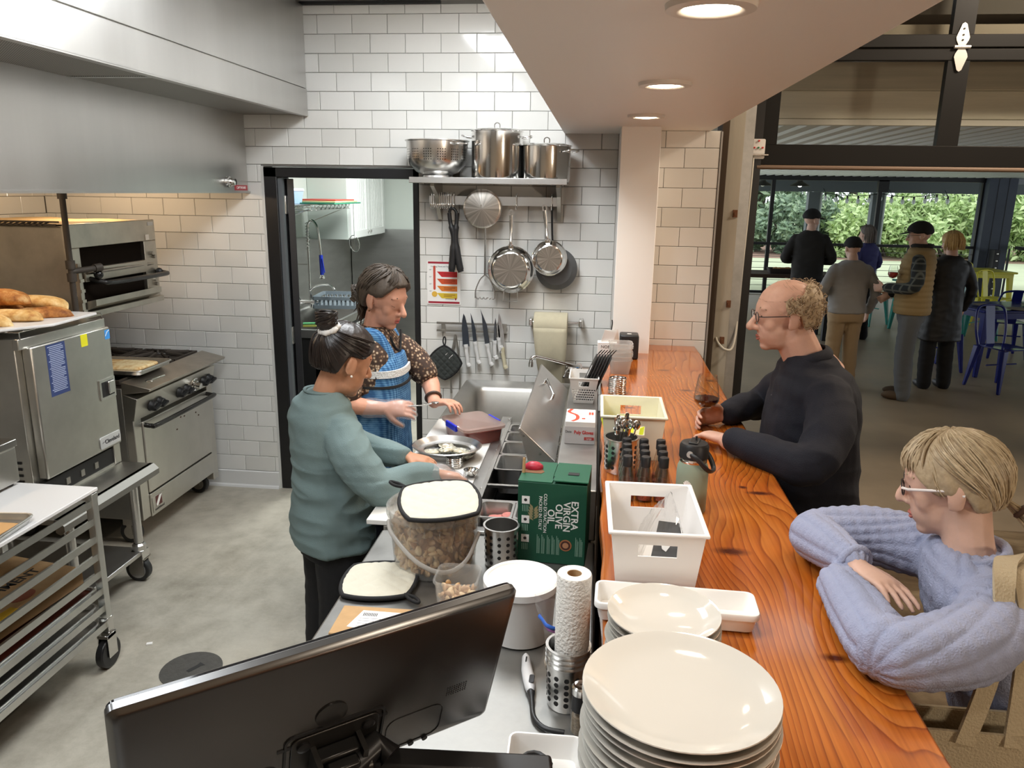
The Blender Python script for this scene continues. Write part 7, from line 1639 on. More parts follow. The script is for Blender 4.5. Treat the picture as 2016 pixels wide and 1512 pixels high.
def folds(amp=.005, fr=9., st=(1, 1, 2.2), seed=0):
 def g(co, nn):
  a = noise.noise((co.x * fr * st[0] + seed, co.y * fr * st[1], co.z * fr * st[2])); c = noise.noise((co.x * fr * 2.3, co.y * fr * 2.3 + seed, co.z * fr * 2.6))
  return amp * ((1 - abs(a) * 2) * .7 + c * .4)
 return g
def scalp_pt(M, az, pol, off=0., R=(.1035, .0795, .0945), c=(-.012, 0, .032)):
 sp = math.sin(pol)
 if pol > 1.571: sp = sp * .4 + .6 - .10 * (pol - 1.571)
 return M @ Vector((c[0] + (R[0] + off) * sp * math.cos(az), c[1] + (R[1] + off) * sp * math.sin(az), c[2] + (R[2] + off) * math.cos(pol)))
def cap_mesh(b, M, lim, off=.006, n=48, m=16, wav=.003, seed=0, lo=None):
 """hair shell from the crown down to polar angle lim(az); lo(az) = upper start angle"""
 outer = []; inner = []
 for i in range(n):
  az = 2 * math.pi * i / n; L = lim(az) + .05 * noise.noise((az * 7 + seed, 1, 2)); S0 = lo(az) if lo else .01
  co = []; ci = []
  for j in range(m + 1):
   p = S0 + (L - S0) * j / m; o = (off(az) if callable(off) else off) + wav * noise.noise((az * 3 + seed, p * 1.3, seed)) * 1.6 + wav * .6 * math.sin(az * 23 + 3 * noise.noise((az * 2, p * 2, 4)))
   if j in (0, m): o *= .3
   co.append(scalp_pt(M, az, p, o)); ci.append(scalp_pt(M, az, p, -.006))
  outer.append(co); inner.append(ci)
 vs = []; fs = []; k = m + 1
 for i in range(n): vs += outer[i] + inner[i]
 for i in range(n):
  a = i * 2 * k; c = ((i + 1) % n) * 2 * k
  for j in range(m):
   fs.append((a + j, a + j + 1, c + j + 1, c + j)); fs.append((a + k + j, c + k + j, c + k + j + 1, a + k + j + 1))
  fs.append((a + m, a + k + m, c + k + m, c + m)); fs.append((a, c, c + k, a + k))
 b.add(vs, fs)
def sm(a, b, x): t = max(0, min(1, (x - a) / (b - a))); return t * t * (3 - 2 * t)
def hl(front, side, back):
 def f(az):
  a = abs((az + math.pi) % (2 * math.pi) - math.pi); return front + (side - front) * sm(.45, 1.3, a) + (back - side) * sm(1.72, 2.05, a)
 return f
def strands(b, M, paths, r=.0028, off=.008, n=7, jit=.003, seed=0):
 rnd = random.Random(seed)
 for (a0, p0, a1, p1) in paths:
  pts = []; ph = rnd.uniform(0, 6)
  for i in range(n + 1):
   t = i / n; pts.append(scalp_pt(M, a0 + (a1 - a0) * t, p0 + (p1 - p0) * t, off * (.55 + .45 * min(1, t * 5, (1 - t) * 5)) + jit * math.sin(t * 5 + ph) * .6 + rnd.uniform(-.3, .3) * jit))
  b.tube(pts, [r * .3] + [r] * (n - 1) + [r * .3], 5)
def hair_mat(name, c1, c2, rough=.5):
 m, nt, p, N, L = nodes_of(name, rough); g = N('ShaderNodeNewGeometry'); tc = N('ShaderNodeTexCoord'); n = N('ShaderNodeTexNoise', i_Scale=90., i_Detail=3.); L(tc.outputs['Object'], n.inputs['Vector'])
 ad = N('ShaderNodeMath', operation='MULTIPLY_ADD'); ad.inputs[1].default_value = .5; L(g.outputs['Random Per Island'], ad.inputs[0]); ml = N('ShaderNodeMath', operation='MULTIPLY'); ml.inputs[1].default_value = .5; L(n.outputs['Fac'], ml.inputs[0]); L(ml.outputs[0], ad.inputs[2])
 r = ramp(N, [(.1, c1), (.85, c2)]); L(ad.outputs[0], r.inputs[0]); L(r.outputs[0], p.inputs['Base Color'])
 b = N('ShaderNodeBump'); b.inputs['Strength'].default_value = .3; b.inputs['Distance'].default_value = .004; L(n.outputs['Fac'], b.inputs['Height']); L(b.outputs[0], p.inputs['Normal']); return m
def wb(b, name, m, parent, smooth=70): 
 o = b.build(name, m, parent, smooth=smooth); o.location = -chain(parent); return o
def face_bits(M, t, lip, brow, eyes=True, browm=None):
 for s in (-1, 1):
  if not eyes: b = B(); b.tube([M @ Vector(q) for q in ((.0785, s * .018, .006), (.0795, s * .031, .002), (.072, s * .045, .006))], [.0008, .0016, .0008], 5); wb(b, 'eyelash', browm or brow, t)
  if eyes:
   b = B(); b.sphere((0, 0, 0), .0112, 14); b.v = [tuple(M @ (Vector(v) + Vector((.0685, s * .0315, .0125)))) for v in b.v]; e = wb(b, 'eye', mat('eye_white', srgb(214, 206, 200), .2), t)
   b = B(); b.sphere((0, 0, 0), .006, 12, (.5, 1, 1)); b.v = [tuple(M @ (Vector(v) + Vector((.0785, s * .0315, .0115)))) for v in b.v]; wb(b, 'iris', mat('iris_dark', srgb(50, 40, 34), .2), e)
  b = B(); b.tube([M @ Vector(q) for q in ((.082, s * .014, .034), (.081, s * .030, .040), (.068, s * .050, .034))], [.003, .0036, .0018], 6); wb(b, 'eyebrow', brow, t)
 b = B(); b.tube([M @ Vector(q) for q in ((.078, -.021, -.062), (.0875, -.009, -.0575), (.0895, 0, -.0585), (.0875, .009, -.0575), (.078, .021, -.062))], [.0015, .0036, .004, .0036, .0015], 7); b.tube([M @ Vector(q) for q in ((.078, -.019, -.063), (.086, -.008, -.068), (.0875, 0, -.0685), (.086, .008, -.068), (.078, .019, -.063))], [.0015, .004, .0046, .004, .0015], 7); wb(b, 'lips', lip, t)
def glasses(M, t, frame, lens, rad=.02, wide=1.25, temple_m=None):
 g = B()
 for s in (-1, 1):
  pts = [M @ Vector((.094 + .004 * math.cos(a) * 0, s * .033 + rad * wide * math.cos(a), .010 + rad * .85 * math.sin(a))) for a in [2 * math.pi * i / 20 for i in range(20)]]
  g.tube(pts, .0016, 6, closed=True)
 g.tube([M @ Vector((.094, -.010, .014)), M @ Vector((.099, 0, .017)), M @ Vector((.094, .010, .014))], .0015, 6)
 go = wb(g, 'glasses_frame', frame, t)
 for s in (-1, 1):
  q = B(); q.tube([M @ Vector((.093, s * .057, .014)), M @ Vector((.08, s * .076, .015)), M @ Vector((-.005, s * .083, .012)), M @ Vector((-.03, s * .084, .0))], .0017 if temple_m is None else .003, 6); wb(q, 'temple', temple_m or frame, go)
  q = B(); pts = [M @ Vector((.094, s * .033 + rad * wide * math.cos(a), .010 + rad * .85 * math.sin(a))) for a in [2 * math.pi * i / 20 for i in range(20)]]; q.add(pts, [tuple(range(20))]); wb(q, 'lens', lens, go)
LENS = thin_glass('lens_glass', (.96, .96, .98), 1.2)
# ------------------------------------------------------------------ navy man at the bar
nm_ = thing('person', 'balding man in a navy long sleeved polo leaning on the bar with wine', 'person', (2.45, -1.95, 0))
SK1 = skin('skin_ruddy', srgb(208, 166, 147))
HM = headM((2.272, -1.945, 1.538), math.pi + .02, .10, 0, 1.0)
b = B(); head(b, HM, 1.25, 1.12)
limb(b, [(2.31, -1.945, 1.475), (2.35, -1.945, 1.40), (2.385, -1.945, 1.33)], [.064, .066, .075])
limb(b, [(2.40, -1.945, 1.33), (2.42, -1.945, 1.1), (2.44, -1.945, .90)], [.10, .12, .12])
for y in (-1.84, -2.05): limb(b, [(2.46, y, .88), (2.45, y, .48), (2.46, y, .06)], [.08, .055, .04])
limb(b, [(2.385, -2.10, 1.28), (2.375, -2.19, 1.225), (2.29, -2.32, 1.148), (2.09, -2.13, 1.150)], [.04, .04, .036, .030]); limb(b, [(2.38, -1.79, 1.28), (2.35, -1.69, 1.22), (2.30, -1.63, 1.15), (2.13, -1.80, 1.148)], [.04, .04, .036, .030])
hand(b, (2.095, -2.125, 1.150), (-.68, .70, .0), (-.25, .1, -1), 'L', .55, 1.0, spread=.06, thumb=.4)
hand(b, (2.128, -1.803, 1.148), (-.85, -.30, -.04), (.15, -1, -.3), 'R', .62, 1.0, spread=.05, thumb=.7)
skin_obj('body', b, .004, SK1, nm_, 8)
face_bits(HM, nm_, mat('lip_m', srgb(176, 104, 90), .5), mat('brow_grey', srgb(150, 126, 104), .8))
HR1 = hair_mat('hair_greyblond', srgb(112, 92, 70), srgb(190, 170, 140), .6)
b = B(); rnd = random.Random(2)
AZ = lambda az: abs((az + math.pi) % (2 * math.pi) - math.pi)
cap_mesh(b, HM, hl(1.2, 1.72, 2.3), lambda az: -.014 + .024 * sm(1.25, 1.5, AZ(az)), 60, 12, .005, 3, lo=lambda az: 1.25 - .55 * sm(1.6, 2.6, AZ(az)))
for i in range(420):
 az = math.pi + rnd.uniform(-1.75, 1.75); p = rnd.uniform(1.2 - .5 * sm(1.6, 2.6, AZ(az)), hl(1.2, 1.7, 2.25)(az)); q = scalp_pt(HM, az, p, .006 + .012 * rnd.random()); r = .006 + .005 * rnd.random()
 u = Vector((rnd.gauss(0, 1), rnd.gauss(0, 1), rnd.gauss(0, 1))).normalized(); v = u.orthogonal().normalized(); ph = rnd.uniform(0, 6)
 b.tube([q + (u * math.cos(ph + k * .7) + v * math.sin(ph + k * .7)) * r for k in range(7)], [.0012] * 6 + [.0005], 4)
for i in range(40):
 az = math.pi + rnd.uniform(-2.0, 2.0); p = rnd.uniform(.1, .9); strands(b, HM, [(az, p, az + .25, p + .25)], .0004, .003, 4, .003, i)
wb(b, 'hair', HR1, nm_)
glasses(HM, nm_, mat('frame_dark', srgb(60, 50, 46), .3), LENS, .019, 1.2)
NAV = cloth('navy_pique', srgb(18, 21, 33), var=.08, vscale=6)
b = B()
torso(b, [(2.365, -1.945, 1.415, .074, .070), (2.375, -1.945, 1.39, .105, .086), (2.388, -1.945, 1.355, .160, .108), (2.395, -1.945, 1.30, .198, .130), (2.395, -1.945, 1.18, .20, .148), (2.40, -1.945, 1.05, .195, .155), (2.415, -1.945, .92, .20, .150), (2.43, -1.945, .80, .205, .145)], math.pi)
limb(b, [(2.395, -2.095, 1.305), (2.385, -2.20, 1.235), (2.30, -2.325, 1.15), (2.20, -2.25, 1.155), (2.115, -2.15, 1.160)], [.074, .074, .062, .053, .043])
limb(b, [(2.385, -1.79, 1.30), (2.35, -1.69, 1.23), (2.30, -1.62, 1.15), (2.22, -1.71, 1.157), (2.145, -1.79, 1.152)], [.072, .07, .060, .052, .042])
skin_obj('polo_shirt', b, .0065, NAV, nm_, 6, folds(.008, 8, (1, 1, 1.4), 3))
b = B(); 
for s, l in ((-1, 0), (1, 1)):
 pts = [(2.282, -1.945 + s * .016, 1.335), (2.30, -1.945 + s * .058, 1.382), (2.35, -1.945 + s * .086, 1.412), (2.41, -1.945 + s * .058, 1.428), (2.43, -1.945, 1.432)]
 b.tube(bez(pts, 5), [.004] * 3 + [.007] * 18, 8, sq=2.6, up=(0, 0, 1))
wb(b, 'collar', NAV, nm_)
b = B(); b.sphere((2.276, -1.945, 1.30), .006, 8); b.sphere((2.262, -1.945, 1.265), .006, 8); wb(b, 'button', mat('pearl_button', (.7, .7, .7), .3), nm_)
DNM = cloth('dark_trousers', srgb(30, 30, 34))
b = B(); torso(b, [(2.43, -1.945, .90, .19, .135), (2.45, -1.945, .80, .195, .14), (2.455, -1.945, .72, .19, .13)], math.pi)
for y in (-1.85, -2.04): limb(b, [(2.46, y, .78), (2.45, y, .45), (2.46, y, .05)], [.105, .08, .065])
skin_obj('trousers', b, .012, DNM, nm_, 4)
for y in (-1.85, -2.04):
 b = B(); b.sphere((2.41, y, .045), .05, 14, (2.5, .95, .9)); b.v = [(v[0], v[1], max(0, v[2])) for v in b.v]; wb(b, 'shoe', BLACKP, nm_)
# ------------------------------------------------------------------ grey haired woman
gw = thing('person', 'grey haired woman in a pale blue cable knit sweater with folded arms', 'person', (2.62, -3.05, 0))
SK2 = skin('skin_fair', srgb(210, 174, 156))
HM = headM((2.392, -3.0, 1.35), 2.72, .22, .05, .91)
b = B(); head(b, HM, .9, .95)
limb(b, [(2.415, -3.02, 1.315), (2.425, -3.035, 1.25), (2.44, -3.045, 1.18)], [.050, .048, .056])
limb(b, [(2.45, -3.04, 1.16), (2.52, -3.04, .98), (2.60, -3.04, .82)], [.08, .10, .11])
limb(b, [(2.43, -3.15, 1.16), (2.34, -3.27, 1.16), (2.185, -3.34, 1.165), (2.165, -3.06, 1.155)], [.036, .036, .032, .026]); limb(b, [(2.42, -2.91, 1.16), (2.29, -2.855, 1.16), (2.18, -2.87, 1.165), (2.205, -3.06, 1.185)], [.036, .036, .032, .025])
for y in (-2.95, -3.14): limb(b, [(2.64, y, .80), (2.60, y, .44), (2.64, y, .06)], [.075, .05, .036])
hand(b, (2.205, -3.065, 1.188), (.42, -.9, .02), (-.2, -.1, -1), 'R', .22, .9, spread=.12, thumb=.3)
skin_obj('body', b, .004, SK2, gw, 8)
face_bits(HM, gw, mat('lip_w', srgb(184, 110, 100), .5), mat('brow_light', srgb(176, 156, 130), .8))
HR2 = hair_mat('hair_ash_blond', srgb(118, 98, 72), srgb(206, 190, 158), .5)
b = B(); cap_mesh(b, HM, hl(1.15, 1.95, 2.5), .010, 80, 18, .003, 5)
rnd = random.Random(8); P_ = []
for i in range(300):
 az = rnd.uniform(-math.pi, math.pi)
 if abs(az) < .95: P_.append((az + rnd.uniform(-.1, .1), .1 + .4 * rnd.random(), az * 1.05, 1.2 + .22 * rnd.random()))
 else:
  sg = 1 if az > 0 else -1; P_.append((az, .15 + .7 * rnd.random(), az + (sg * math.pi - az) * .55, (1.9 + .2 * rnd.random()) if abs(az) < 1.6 else 2.2 + .3 * rnd.random()))
strands(b, HM, P_, .0021, .0115, 9, .004, 8)
for i in range(16):   # wisps beside the ear
 s = 1 if i % 2 else -1; strands(b, HM, [(s * (1.0 + .2 * rnd.random()), .9, s * (1.25 + .3 * rnd.random()), 1.7 + .3 * rnd.random())], .0012, .008, 6, .004, 30 + i)
wb(b, 'hair', HR2, gw)
nape = scalp_pt(HM, math.pi, 2.3, .01)
pt_pts = [nape + Vector(q) for q in ((0, 0, .004), (.022, -.012, -.012), (.05, -.03, -.035), (.085, -.05, -.075), (.10, -.06, -.12))]
b = B()
for i in range(26):
 o = Vector((rnd.gauss(0, .005), rnd.gauss(0, .005), rnd.gauss(0, .005))); b.tube([p + o * (.4 + .5 * k) for k, p in enumerate(pt_pts)], [.003, .0025, .003, .0026, .001], 5)
wb(b, 'ponytail', HR2, gw)
b = B(); c = pt_pts[1]; d = (pt_pts[2] - pt_pts[0]).normalized(); u = d.orthogonal().normalized(); v = d.cross(u); b.tube([c + (u * math.cos(a) + v * math.sin(a)) * .011 for a in [2 * math.pi * i / 12 for i in range(12)]], .006, 6, closed=True); wb(b, 'hair_tie', mat('tie_brown', srgb(70, 48, 34), .7), gw)
glasses(HM, gw, mat('frame_black', (.02, .015, .015), .3), LENS, .021, 1.15, mat('temple_white', srgb(230, 226, 226), .4))
KN = cloth('blue_knit', srgb(156, 164, 192), bump=.4, bscale=260)
bones = [((2.43, -3.04, 1.22), (2.60, -3.04, .82), 9), ((2.42, -3.18, 1.225), (2.17, -3.35, 1.155), 6), ((2.17, -3.35, 1.155), (2.17, -3.08, 1.15), 5), ((2.40, -2.88, 1.19), (2.17, -2.87, 1.158), 6), ((2.17, -2.87, 1.158), (2.205, -3.045, 1.185), 5)]
BN = [(Vector(a), Vector(c), (Vector(c) - Vector(a)).normalized(), k) for a, c, k in bones]
def ribs(co, nn):
 best = None
 for a, c, d, k in BN:
  t = max(0, min(1, (co - a).dot(d) / (c - a).length)); q = a.lerp(c, t); e = (co - q).length - (.05 if k == 9 else 0)
  if best is None or e < best[0]: best = (e, q, d, k, t)
 e, q, d, k, t = best; u = Vector((0, 0, 1)) - d * d.z; u = u.normalized() if u.length > .1 else Vector((1, 0, 0)); w = d.cross(u); r = co - q
 an = math.atan2(r.dot(w), r.dot(u)); wv = abs(math.sin(an * k))
 return .0065 * (wv ** .45 - .7) + .0012 * math.sin(t * 60) * wv + .004 * noise.noise((co.x * 12, co.y * 12, co.z * 14))
b = B(); torso(b, [(2.432, -3.04, 1.238, .066, .060), (2.437, -3.04, 1.222, .10, .075), (2.448, -3.04, 1.19, .150, .092), (2.465, -3.04, 1.14, .172, .108), (2.50, -3.04, 1.05, .172, .118), (2.56, -3.04, .92, .175, .122), (2.60, -3.04, .80, .19, .13)], math.pi - .12)
limb(b, [(2.435, -3.16, 1.165), (2.35, -3.275, 1.16), (2.185, -3.345, 1.168), (2.165, -3.22, 1.168), (2.165, -3.08, 1.158)], [.070, .070, .060, .054, .040]); limb(b, [(2.42, -2.90, 1.165), (2.30, -2.85, 1.165), (2.175, -2.865, 1.168), (2.18, -2.96, 1.182), (2.20, -3.04, 1.188)], [.072, .066, .056, .050, .036])
skin_obj('sweater', b, .005, KN, gw, 5, ribs)
b = B(); b.tube([(2.205 + .036 * math.cos(a) * .9, -3.047 + .012 * math.cos(a), 1.188 + .033 * math.sin(a)) for a in [2 * math.pi * i / 20 for i in range(20)]], .008, 8, closed=True); wb(b, 'cuff', KN, gw)
b = B(); b.tube([(2.432 + .062 * math.cos(a), -3.04 + .068 * math.sin(a), 1.232 - .012 * math.cos(a - math.pi)) for a in [2 * math.pi * i / 24 for i in range(24)]], .010, 8, closed=True); wb(b, 'neckband', KN, gw)
b = B(); torso(b, [(2.60, -3.045, .86, .18, .125), (2.63, -3.045, .72, .185, .13)], math.pi)
for y in (-2.95, -3.14): limb(b, [(2.64, y, .76), (2.60, y, .44), (2.64, y, .05)], [.10, .075, .06])
skin_obj('trousers', b, .012, cloth('grey_trousers', srgb(70, 70, 76)), gw, 4)
for y in (-2.95, -3.14):
 b = B(); b.sphere((2.59, y, .04), .045, 14, (2.4, .95, .9)); b.v = [(v[0], v[1], max(0, v[2])) for v in b.v]; wb(b, 'shoe', BLACKP, gw)
# tote bag
CANV = cloth('canvas', srgb(186, 172, 144), bump=.4, bscale=200)
tb = thing('tote_bag', 'beige canvas tote bag hanging from the grey haired woman\'s shoulder', 'bag', (2.42, -3.42, .62))
b = B(); R = lambda w, d, z: [(2.38 + x, -3.262 + y, z) for x, y in rrect(w, d, .03, 5)]
b.rings([R(.27, .05, .62), R(.31, .08, .66), R(.33, .09, .82), R(.33, .07, .985), R(.32, .062, .985), R(.31, .08, .82), R(.29, .06, .67)]); o = wb(b, 'pouch', CANV, tb)
b = B(); b.frame([(2.38 + x, -3.262 + y) for x, y in rrect(.336, .076, .03, 5)], [(2.38 + x, -3.262 + y) for x, y in rrect(.322, .064, .03, 5)], .03, TR((0, 0, .958))); wb(b, 'hem', CANV, tb)
def ribbon(pts, w, th=.003):
 b = B(); pp = bez(pts, 6); rs = []
 for i, p in enumerate(pp):
  t = (pp[min(i + 1, len(pp) - 1)] - pp[max(i - 1, 0)]).normalized(); sd = Vector((w[0], w[1], 0)); sd = (sd - t * sd.dot(t)).normalized(); nn = t.cross(sd)
  rs.append([p + sd * .019 + nn * th, p - sd * .019 + nn * th, p - sd * .019 - nn * th, p + sd * .019 - nn * th])
 b.rings(rs); return b
wb(ribbon([(2.345, -3.302, .965), (2.375, -3.285, 1.08), (2.395, -3.262, 1.19), (2.405, -3.225, 1.255), (2.44, -3.16, 1.268), (2.50, -3.12, 1.235), (2.60, -3.18, 1.1), (2.52, -3.225, .965)], (1, .2)), 'strap', CANV, tb)
wb(ribbon([(2.43, -3.30, .965), (2.44, -3.275, 1.08), (2.445, -3.25, 1.19), (2.45, -3.205, 1.25), (2.48, -3.15, 1.255)], (1, .2)), 'strap', CANV, tb)
# ------------------------------------------------------------------ teal woman
tw = thing('person', 'woman in a teal long sleeved top with dark hair bun', 'person', (.72, -2.0, 0))
SK3 = skin('skin_tan', srgb(190, 138, 108))
HM = headM((.765, -2.005, 1.335), .80, .36, 0, 1.04)
b = B(); head(b, HM, 1.0, 1.08, fem=True)
limb(b, [(.735, -2.02, 1.295), (.71, -2.03, 1.23), (.69, -2.03, 1.16)], [.050, .052, .065])
limb(b, [(.69, -2.03, 1.14), (.70, -2.02, .9), (.70, -2.0, .70)], [.09, .10, .11])
limb(b, [(.79, -2.12, 1.10), (.85, -2.17, 1.02), (.93, -2.175, .945), (1.10, -2.07, .955)], [.04, .04, .036, .03]); limb(b, [(.60, -1.91, 1.10), (.65, -1.85, 1.02), (.75, -1.80, .95), (.95, -1.88, .95)], [.04, .04, .036, .03])
for o_ in (-.09, .09): limb(b, [(.69 + o_ * .6, -2.0 - o_ * .8, .68), (.68 + o_ * .6, -2.0 - o_ * .8, .38), (.66 + o_ * .6, -2.02 - o_ * .8, .06)], [.08, .055, .04])
hand(b, (1.105, -2.068, .958), (.95, .28, -.16), (.15, -.2, -1), 'R', .45, .92, spread=.06, thumb=.5); hand(b, (.955, -1.885, .95), (.95, -.1, -.1), (0, 0, -1), 'L', .4, .9, thumb=.4)
skin_obj('body', b, .004, SK3, tw, 8)
face_bits(HM, tw, mat('lip_t', srgb(150, 84, 70), .5), mat('brow_black', srgb(40, 30, 26), .8))
HR3 = hair_mat('hair_black', srgb(14, 11, 10), srgb(44, 34, 30), .35)
b = B(); cap_mesh(b, HM, hl(1.0, 1.62, 2.45), .012, 64, 18, .002, 6)
rnd = random.Random(5); P_ = []
for i in range(170): az = rnd.uniform(-math.pi, math.pi); P_.append((az, hl(.98, 1.6, 2.4)(az), (1 if az > 0 else -1) * (math.pi - .2), .95))
strands(b, HM, P_, .002, .014, 9, .002, 4)
bun = scalp_pt(HM, math.pi + .25, .88, .034); b.sphere(bun, .036, 18)
for i in range(26):
 a0 = rnd.uniform(0, 6.28); tl = rnd.uniform(-.6, .6); b.tube([bun + Vector((math.cos(a0 + k * .5) * .037, math.sin(a0 + k * .5) * .037 * math.cos(tl), .036 * math.sin(tl + k * .2))) for k in range(7)], [.003] * 6 + [.001], 5)
wb(b, 'hair', HR3, tw)
for i in range(6): pass
b = B(); d = (bun - Vector(HM.translation)).normalized(); u = d.orthogonal().normalized(); v = d.cross(u); c = bun - d * .024
b.tube([c + (u * math.cos(a) + v * math.sin(a)) * (.026 + .003 * math.sin(a * 7)) for a in [2 * math.pi * i / 28 for i in range(28)]], .014, 8, closed=True); wb(b, 'white_scrunchie', mat('scrunchie', srgb(226, 224, 220), .85), tw)
b = B(); b.sphere(HM @ Vector((-.004, -.083, -.036)), .0045, 10); wb(b, 'pearl_earring', mat('pearl', srgb(240, 234, 224), .2), tw)
TL = cloth('teal_jersey', srgb(112, 131, 131), var=.05, vscale=5)
b = B(); torso(b, [(.69, -2.03, 1.24, .060, .056), (.688, -2.03, 1.22, .09, .074), (.686, -2.03, 1.185, .135, .094), (.686, -2.03, 1.13, .162, .112), (.70, -2.02, 1.0, .158, .124), (.705, -2.01, .88, .162, .132), (.70, -2.0, .76, .178, .145), (.70, -2.0, .655, .182, .148)], .62)
limb(b, [(.79, -2.125, 1.11), (.85, -2.175, 1.03), (.935, -2.185, .945), (1.02, -2.12, .955), (1.085, -2.08, .958)], [.070, .072, .064, .052, .042]); limb(b, [(.60, -1.92, 1.11), (.64, -1.84, 1.03), (.75, -1.80, .95), (.85, -1.84, .95), (.93, -1.88, .95)], [.078, .074, .062, .05, .04])
def tealfold(co, nn):
 a = noise.noise((co.x * 4 + co.y * 3, co.y * 4, co.z * 16)); return .009 * (1 - abs(a) * 2.2) * (1 if co.z < .98 else .5) + .003 * noise.noise((co.x * 16, co.y * 16, co.z * 22))
skin_obj('long_sleeved_top', b, .006, TL, tw, 6, tealfold)
b = B(); b.tube([(.69 + .060 * math.cos(a), -2.03 + .064 * math.sin(a), 1.236 + .006 * math.cos(a - 3.7)) for a in [2 * math.pi * i / 24 for i in range(24)]], .006, 8, closed=True); wb(b, 'neckband', TL, tw)
b = B(); torso(b, [(.70, -2.0, .74, .16, .125), (.70, -2.0, .62, .165, .13)], .62)
for o_ in (-.09, .09): limb(b, [(.69 + o_ * .6, -2.0 - o_ * .8, .66), (.68 + o_ * .6, -2.0 - o_ * .8, .38), (.66 + o_ * .6, -2.02 - o_ * .8, .05)], [.092, .076, .062])
skin_obj('black_trousers', b, .01, cloth('black_trouser_cloth', (.008, .008, .009)), tw, 4, folds(.004, 9))
for o_ in (-.09, .09):
 b = B(); b.sphere((.70 + o_ * .6, -2.0 - o_ * .8, .04), .045, 14, (2.2, 1.2, .9), Matrix.Rotation(.62, 4, 'Z')); b.v = [(v[0], v[1], max(0, v[2])) for v in b.v]; wb(b, 'shoe', BLACKP, tw)
FILM = thin_glass('glove_film', (.97, .97, .98), .9, .2, (.92, .92, .94), .25)
b = B(); hand(b, (1.105, -2.068, .958), (.95, .28, -.16), (.15, -.2, -1), 'R', .45, .92, inf=.005, spread=.06, thumb=.5); limb(b, [(1.07, -2.085, .958), (1.13, -2.06, .955)], [.043, .036])
skin_obj('plastic_glove', b, .004, FILM, tw, 3, lambda co, nn: .004 * noise.noise((co.x * 25, co.y * 25, co.z * 25)))
# ------------------------------------------------------------------ woman in the blue apron
aw = thing('person', 'woman in a blue pinafore apron and brown floral shirt looking down', 'person', (.68, -1.33, 0))
SK4 = skin('skin_rosy', srgb(208, 154, 130))
HM = headM((.735, -1.345, 1.468), -.42, .30, 0, 1.04)
b = B(); head(b, HM, 1.15, 1.05)
limb(b, [(.70, -1.335, 1.41), (.685, -1.33, 1.34), (.68, -1.33, 1.27)], [.052, .054, .07])
limb(b, [(.68, -1.33, 1.25), (.68, -1.33, 1.0), (.66, -1.33, .80)], [.09, .10, .11])
limb(b, [(.75, -1.215, 1.22), (.82, -1.19, 1.16), (.895, -1.20, 1.075), (.945, -1.33, 1.012)], [.04, .042, .043, .028]); limb(b, [(.61, -1.44, 1.22), (.60, -1.50, 1.15), (.62, -1.56, 1.06), (.755, -1.50, 1.022)], [.04, .042, .042, .029])
for o_ in (-.09, .09): limb(b, [(.66, -1.33 + o_, .78), (.66, -1.33 + o_, .42), (.65, -1.33 + o_, .06)], [.08, .055, .04])
hand(b, (.945, -1.335, 1.012), (.86, -.42, .18), (.2, -.2, -1), 'R', .55, .98, spread=.14, thumb=.7); hand(b, (.76, -1.50, 1.022), (.97, .12, .02), (.1, .75, -.55), 'L', .5, .98, spread=.05, thumb=.6)
skin_obj('body', b, .004, SK4, aw, 8)
face_bits(HM, aw, mat('lip_a', srgb(176, 92, 86), .5), mat('brow_brown', srgb(96, 76, 60), .8), eyes=False)
HR4 = hair_mat('hair_brown_grey', srgb(36, 29, 24), srgb(84, 72, 60), .65)
b = B(); cap_mesh(b, HM, hl(1.02, 1.66, 2.5), .014, 72, 18, .004, 9)
rnd = random.Random(15); P_ = []
for i in range(260): az = rnd.uniform(-math.pi, math.pi); sg = 1 if az > 0 else -1; P_.append((az, .05 + .25 * rnd.random(), az + (sg * math.pi - az) * (.35 if abs(az) > .6 else .2), hl(1.02, 1.7, 2.45)(az) * rnd.uniform(.92, 1.03)))
strands(b, HM, P_, .0026, .0155, 10, .007, 9)
kn_ = scalp_pt(HM, math.pi, 2.0, .03)
for i in range(40):
 a0 = rnd.uniform(0, 6.28); b.tube([kn_ + Vector((rnd.gauss(0, .004) + .034 * math.cos(a0 + k * .5), .034 * math.sin(a0 + k * .5), -.012 * k + .03)) for k in range(7)], [.003] * 6 + [.001], 5)
for i in range(60):
 p0 = scalp_pt(HM, math.pi + rnd.uniform(-1.2, .9), 2.2, .008); d = Vector((rnd.uniform(-.03, .0), rnd.uniform(-.02, .02), -.05 - .07 * rnd.random())); b.tube([p0, p0 + d * .35 + Vector((-.008, 0, 0)), p0 + d * .7 + Vector((.004, .004, 0)), p0 + d], [.003, .0034, .003, .0008], 5)
wb(b, 'hair', HR4, aw)
b = B(); b.sphere(HM @ Vector((-.004, -.083, -.04)), .005, 10); wb(b, 'earring', mat('bronze', srgb(120, 80, 50), .3, .8), aw)
def floral():
 m, nt, p, N, L = nodes_of('brown_floral', .85); tc = N('ShaderNodeTexCoord'); v = N('ShaderNodeTexVoronoi', i_Scale=70.); L(tc.outputs['Object'], v.inputs['Vector'])
 r = ramp(N, [(.2, srgb(196, 178, 152)), (.36, srgb(120, 92, 70)), (.55, srgb(62, 46, 38))]); L(v.outputs['Distance'], r.inputs[0]); L(r.outputs[0], p.inputs['Base Color']); return m
FLO = floral()
b = B(); torso(b, [(.68, -1.33, 1.352, .060, .056), (.68, -1.33, 1.33, .095, .075), (.68, -1.33, 1.295, .14, .092), (.68, -1.33, 1.24, .165, .105), (.685, -1.33, 1.10, .168, .115), (.68, -1.33, .95, .165, .12), (.67, -1.33, .82, .175, .13)], .05)
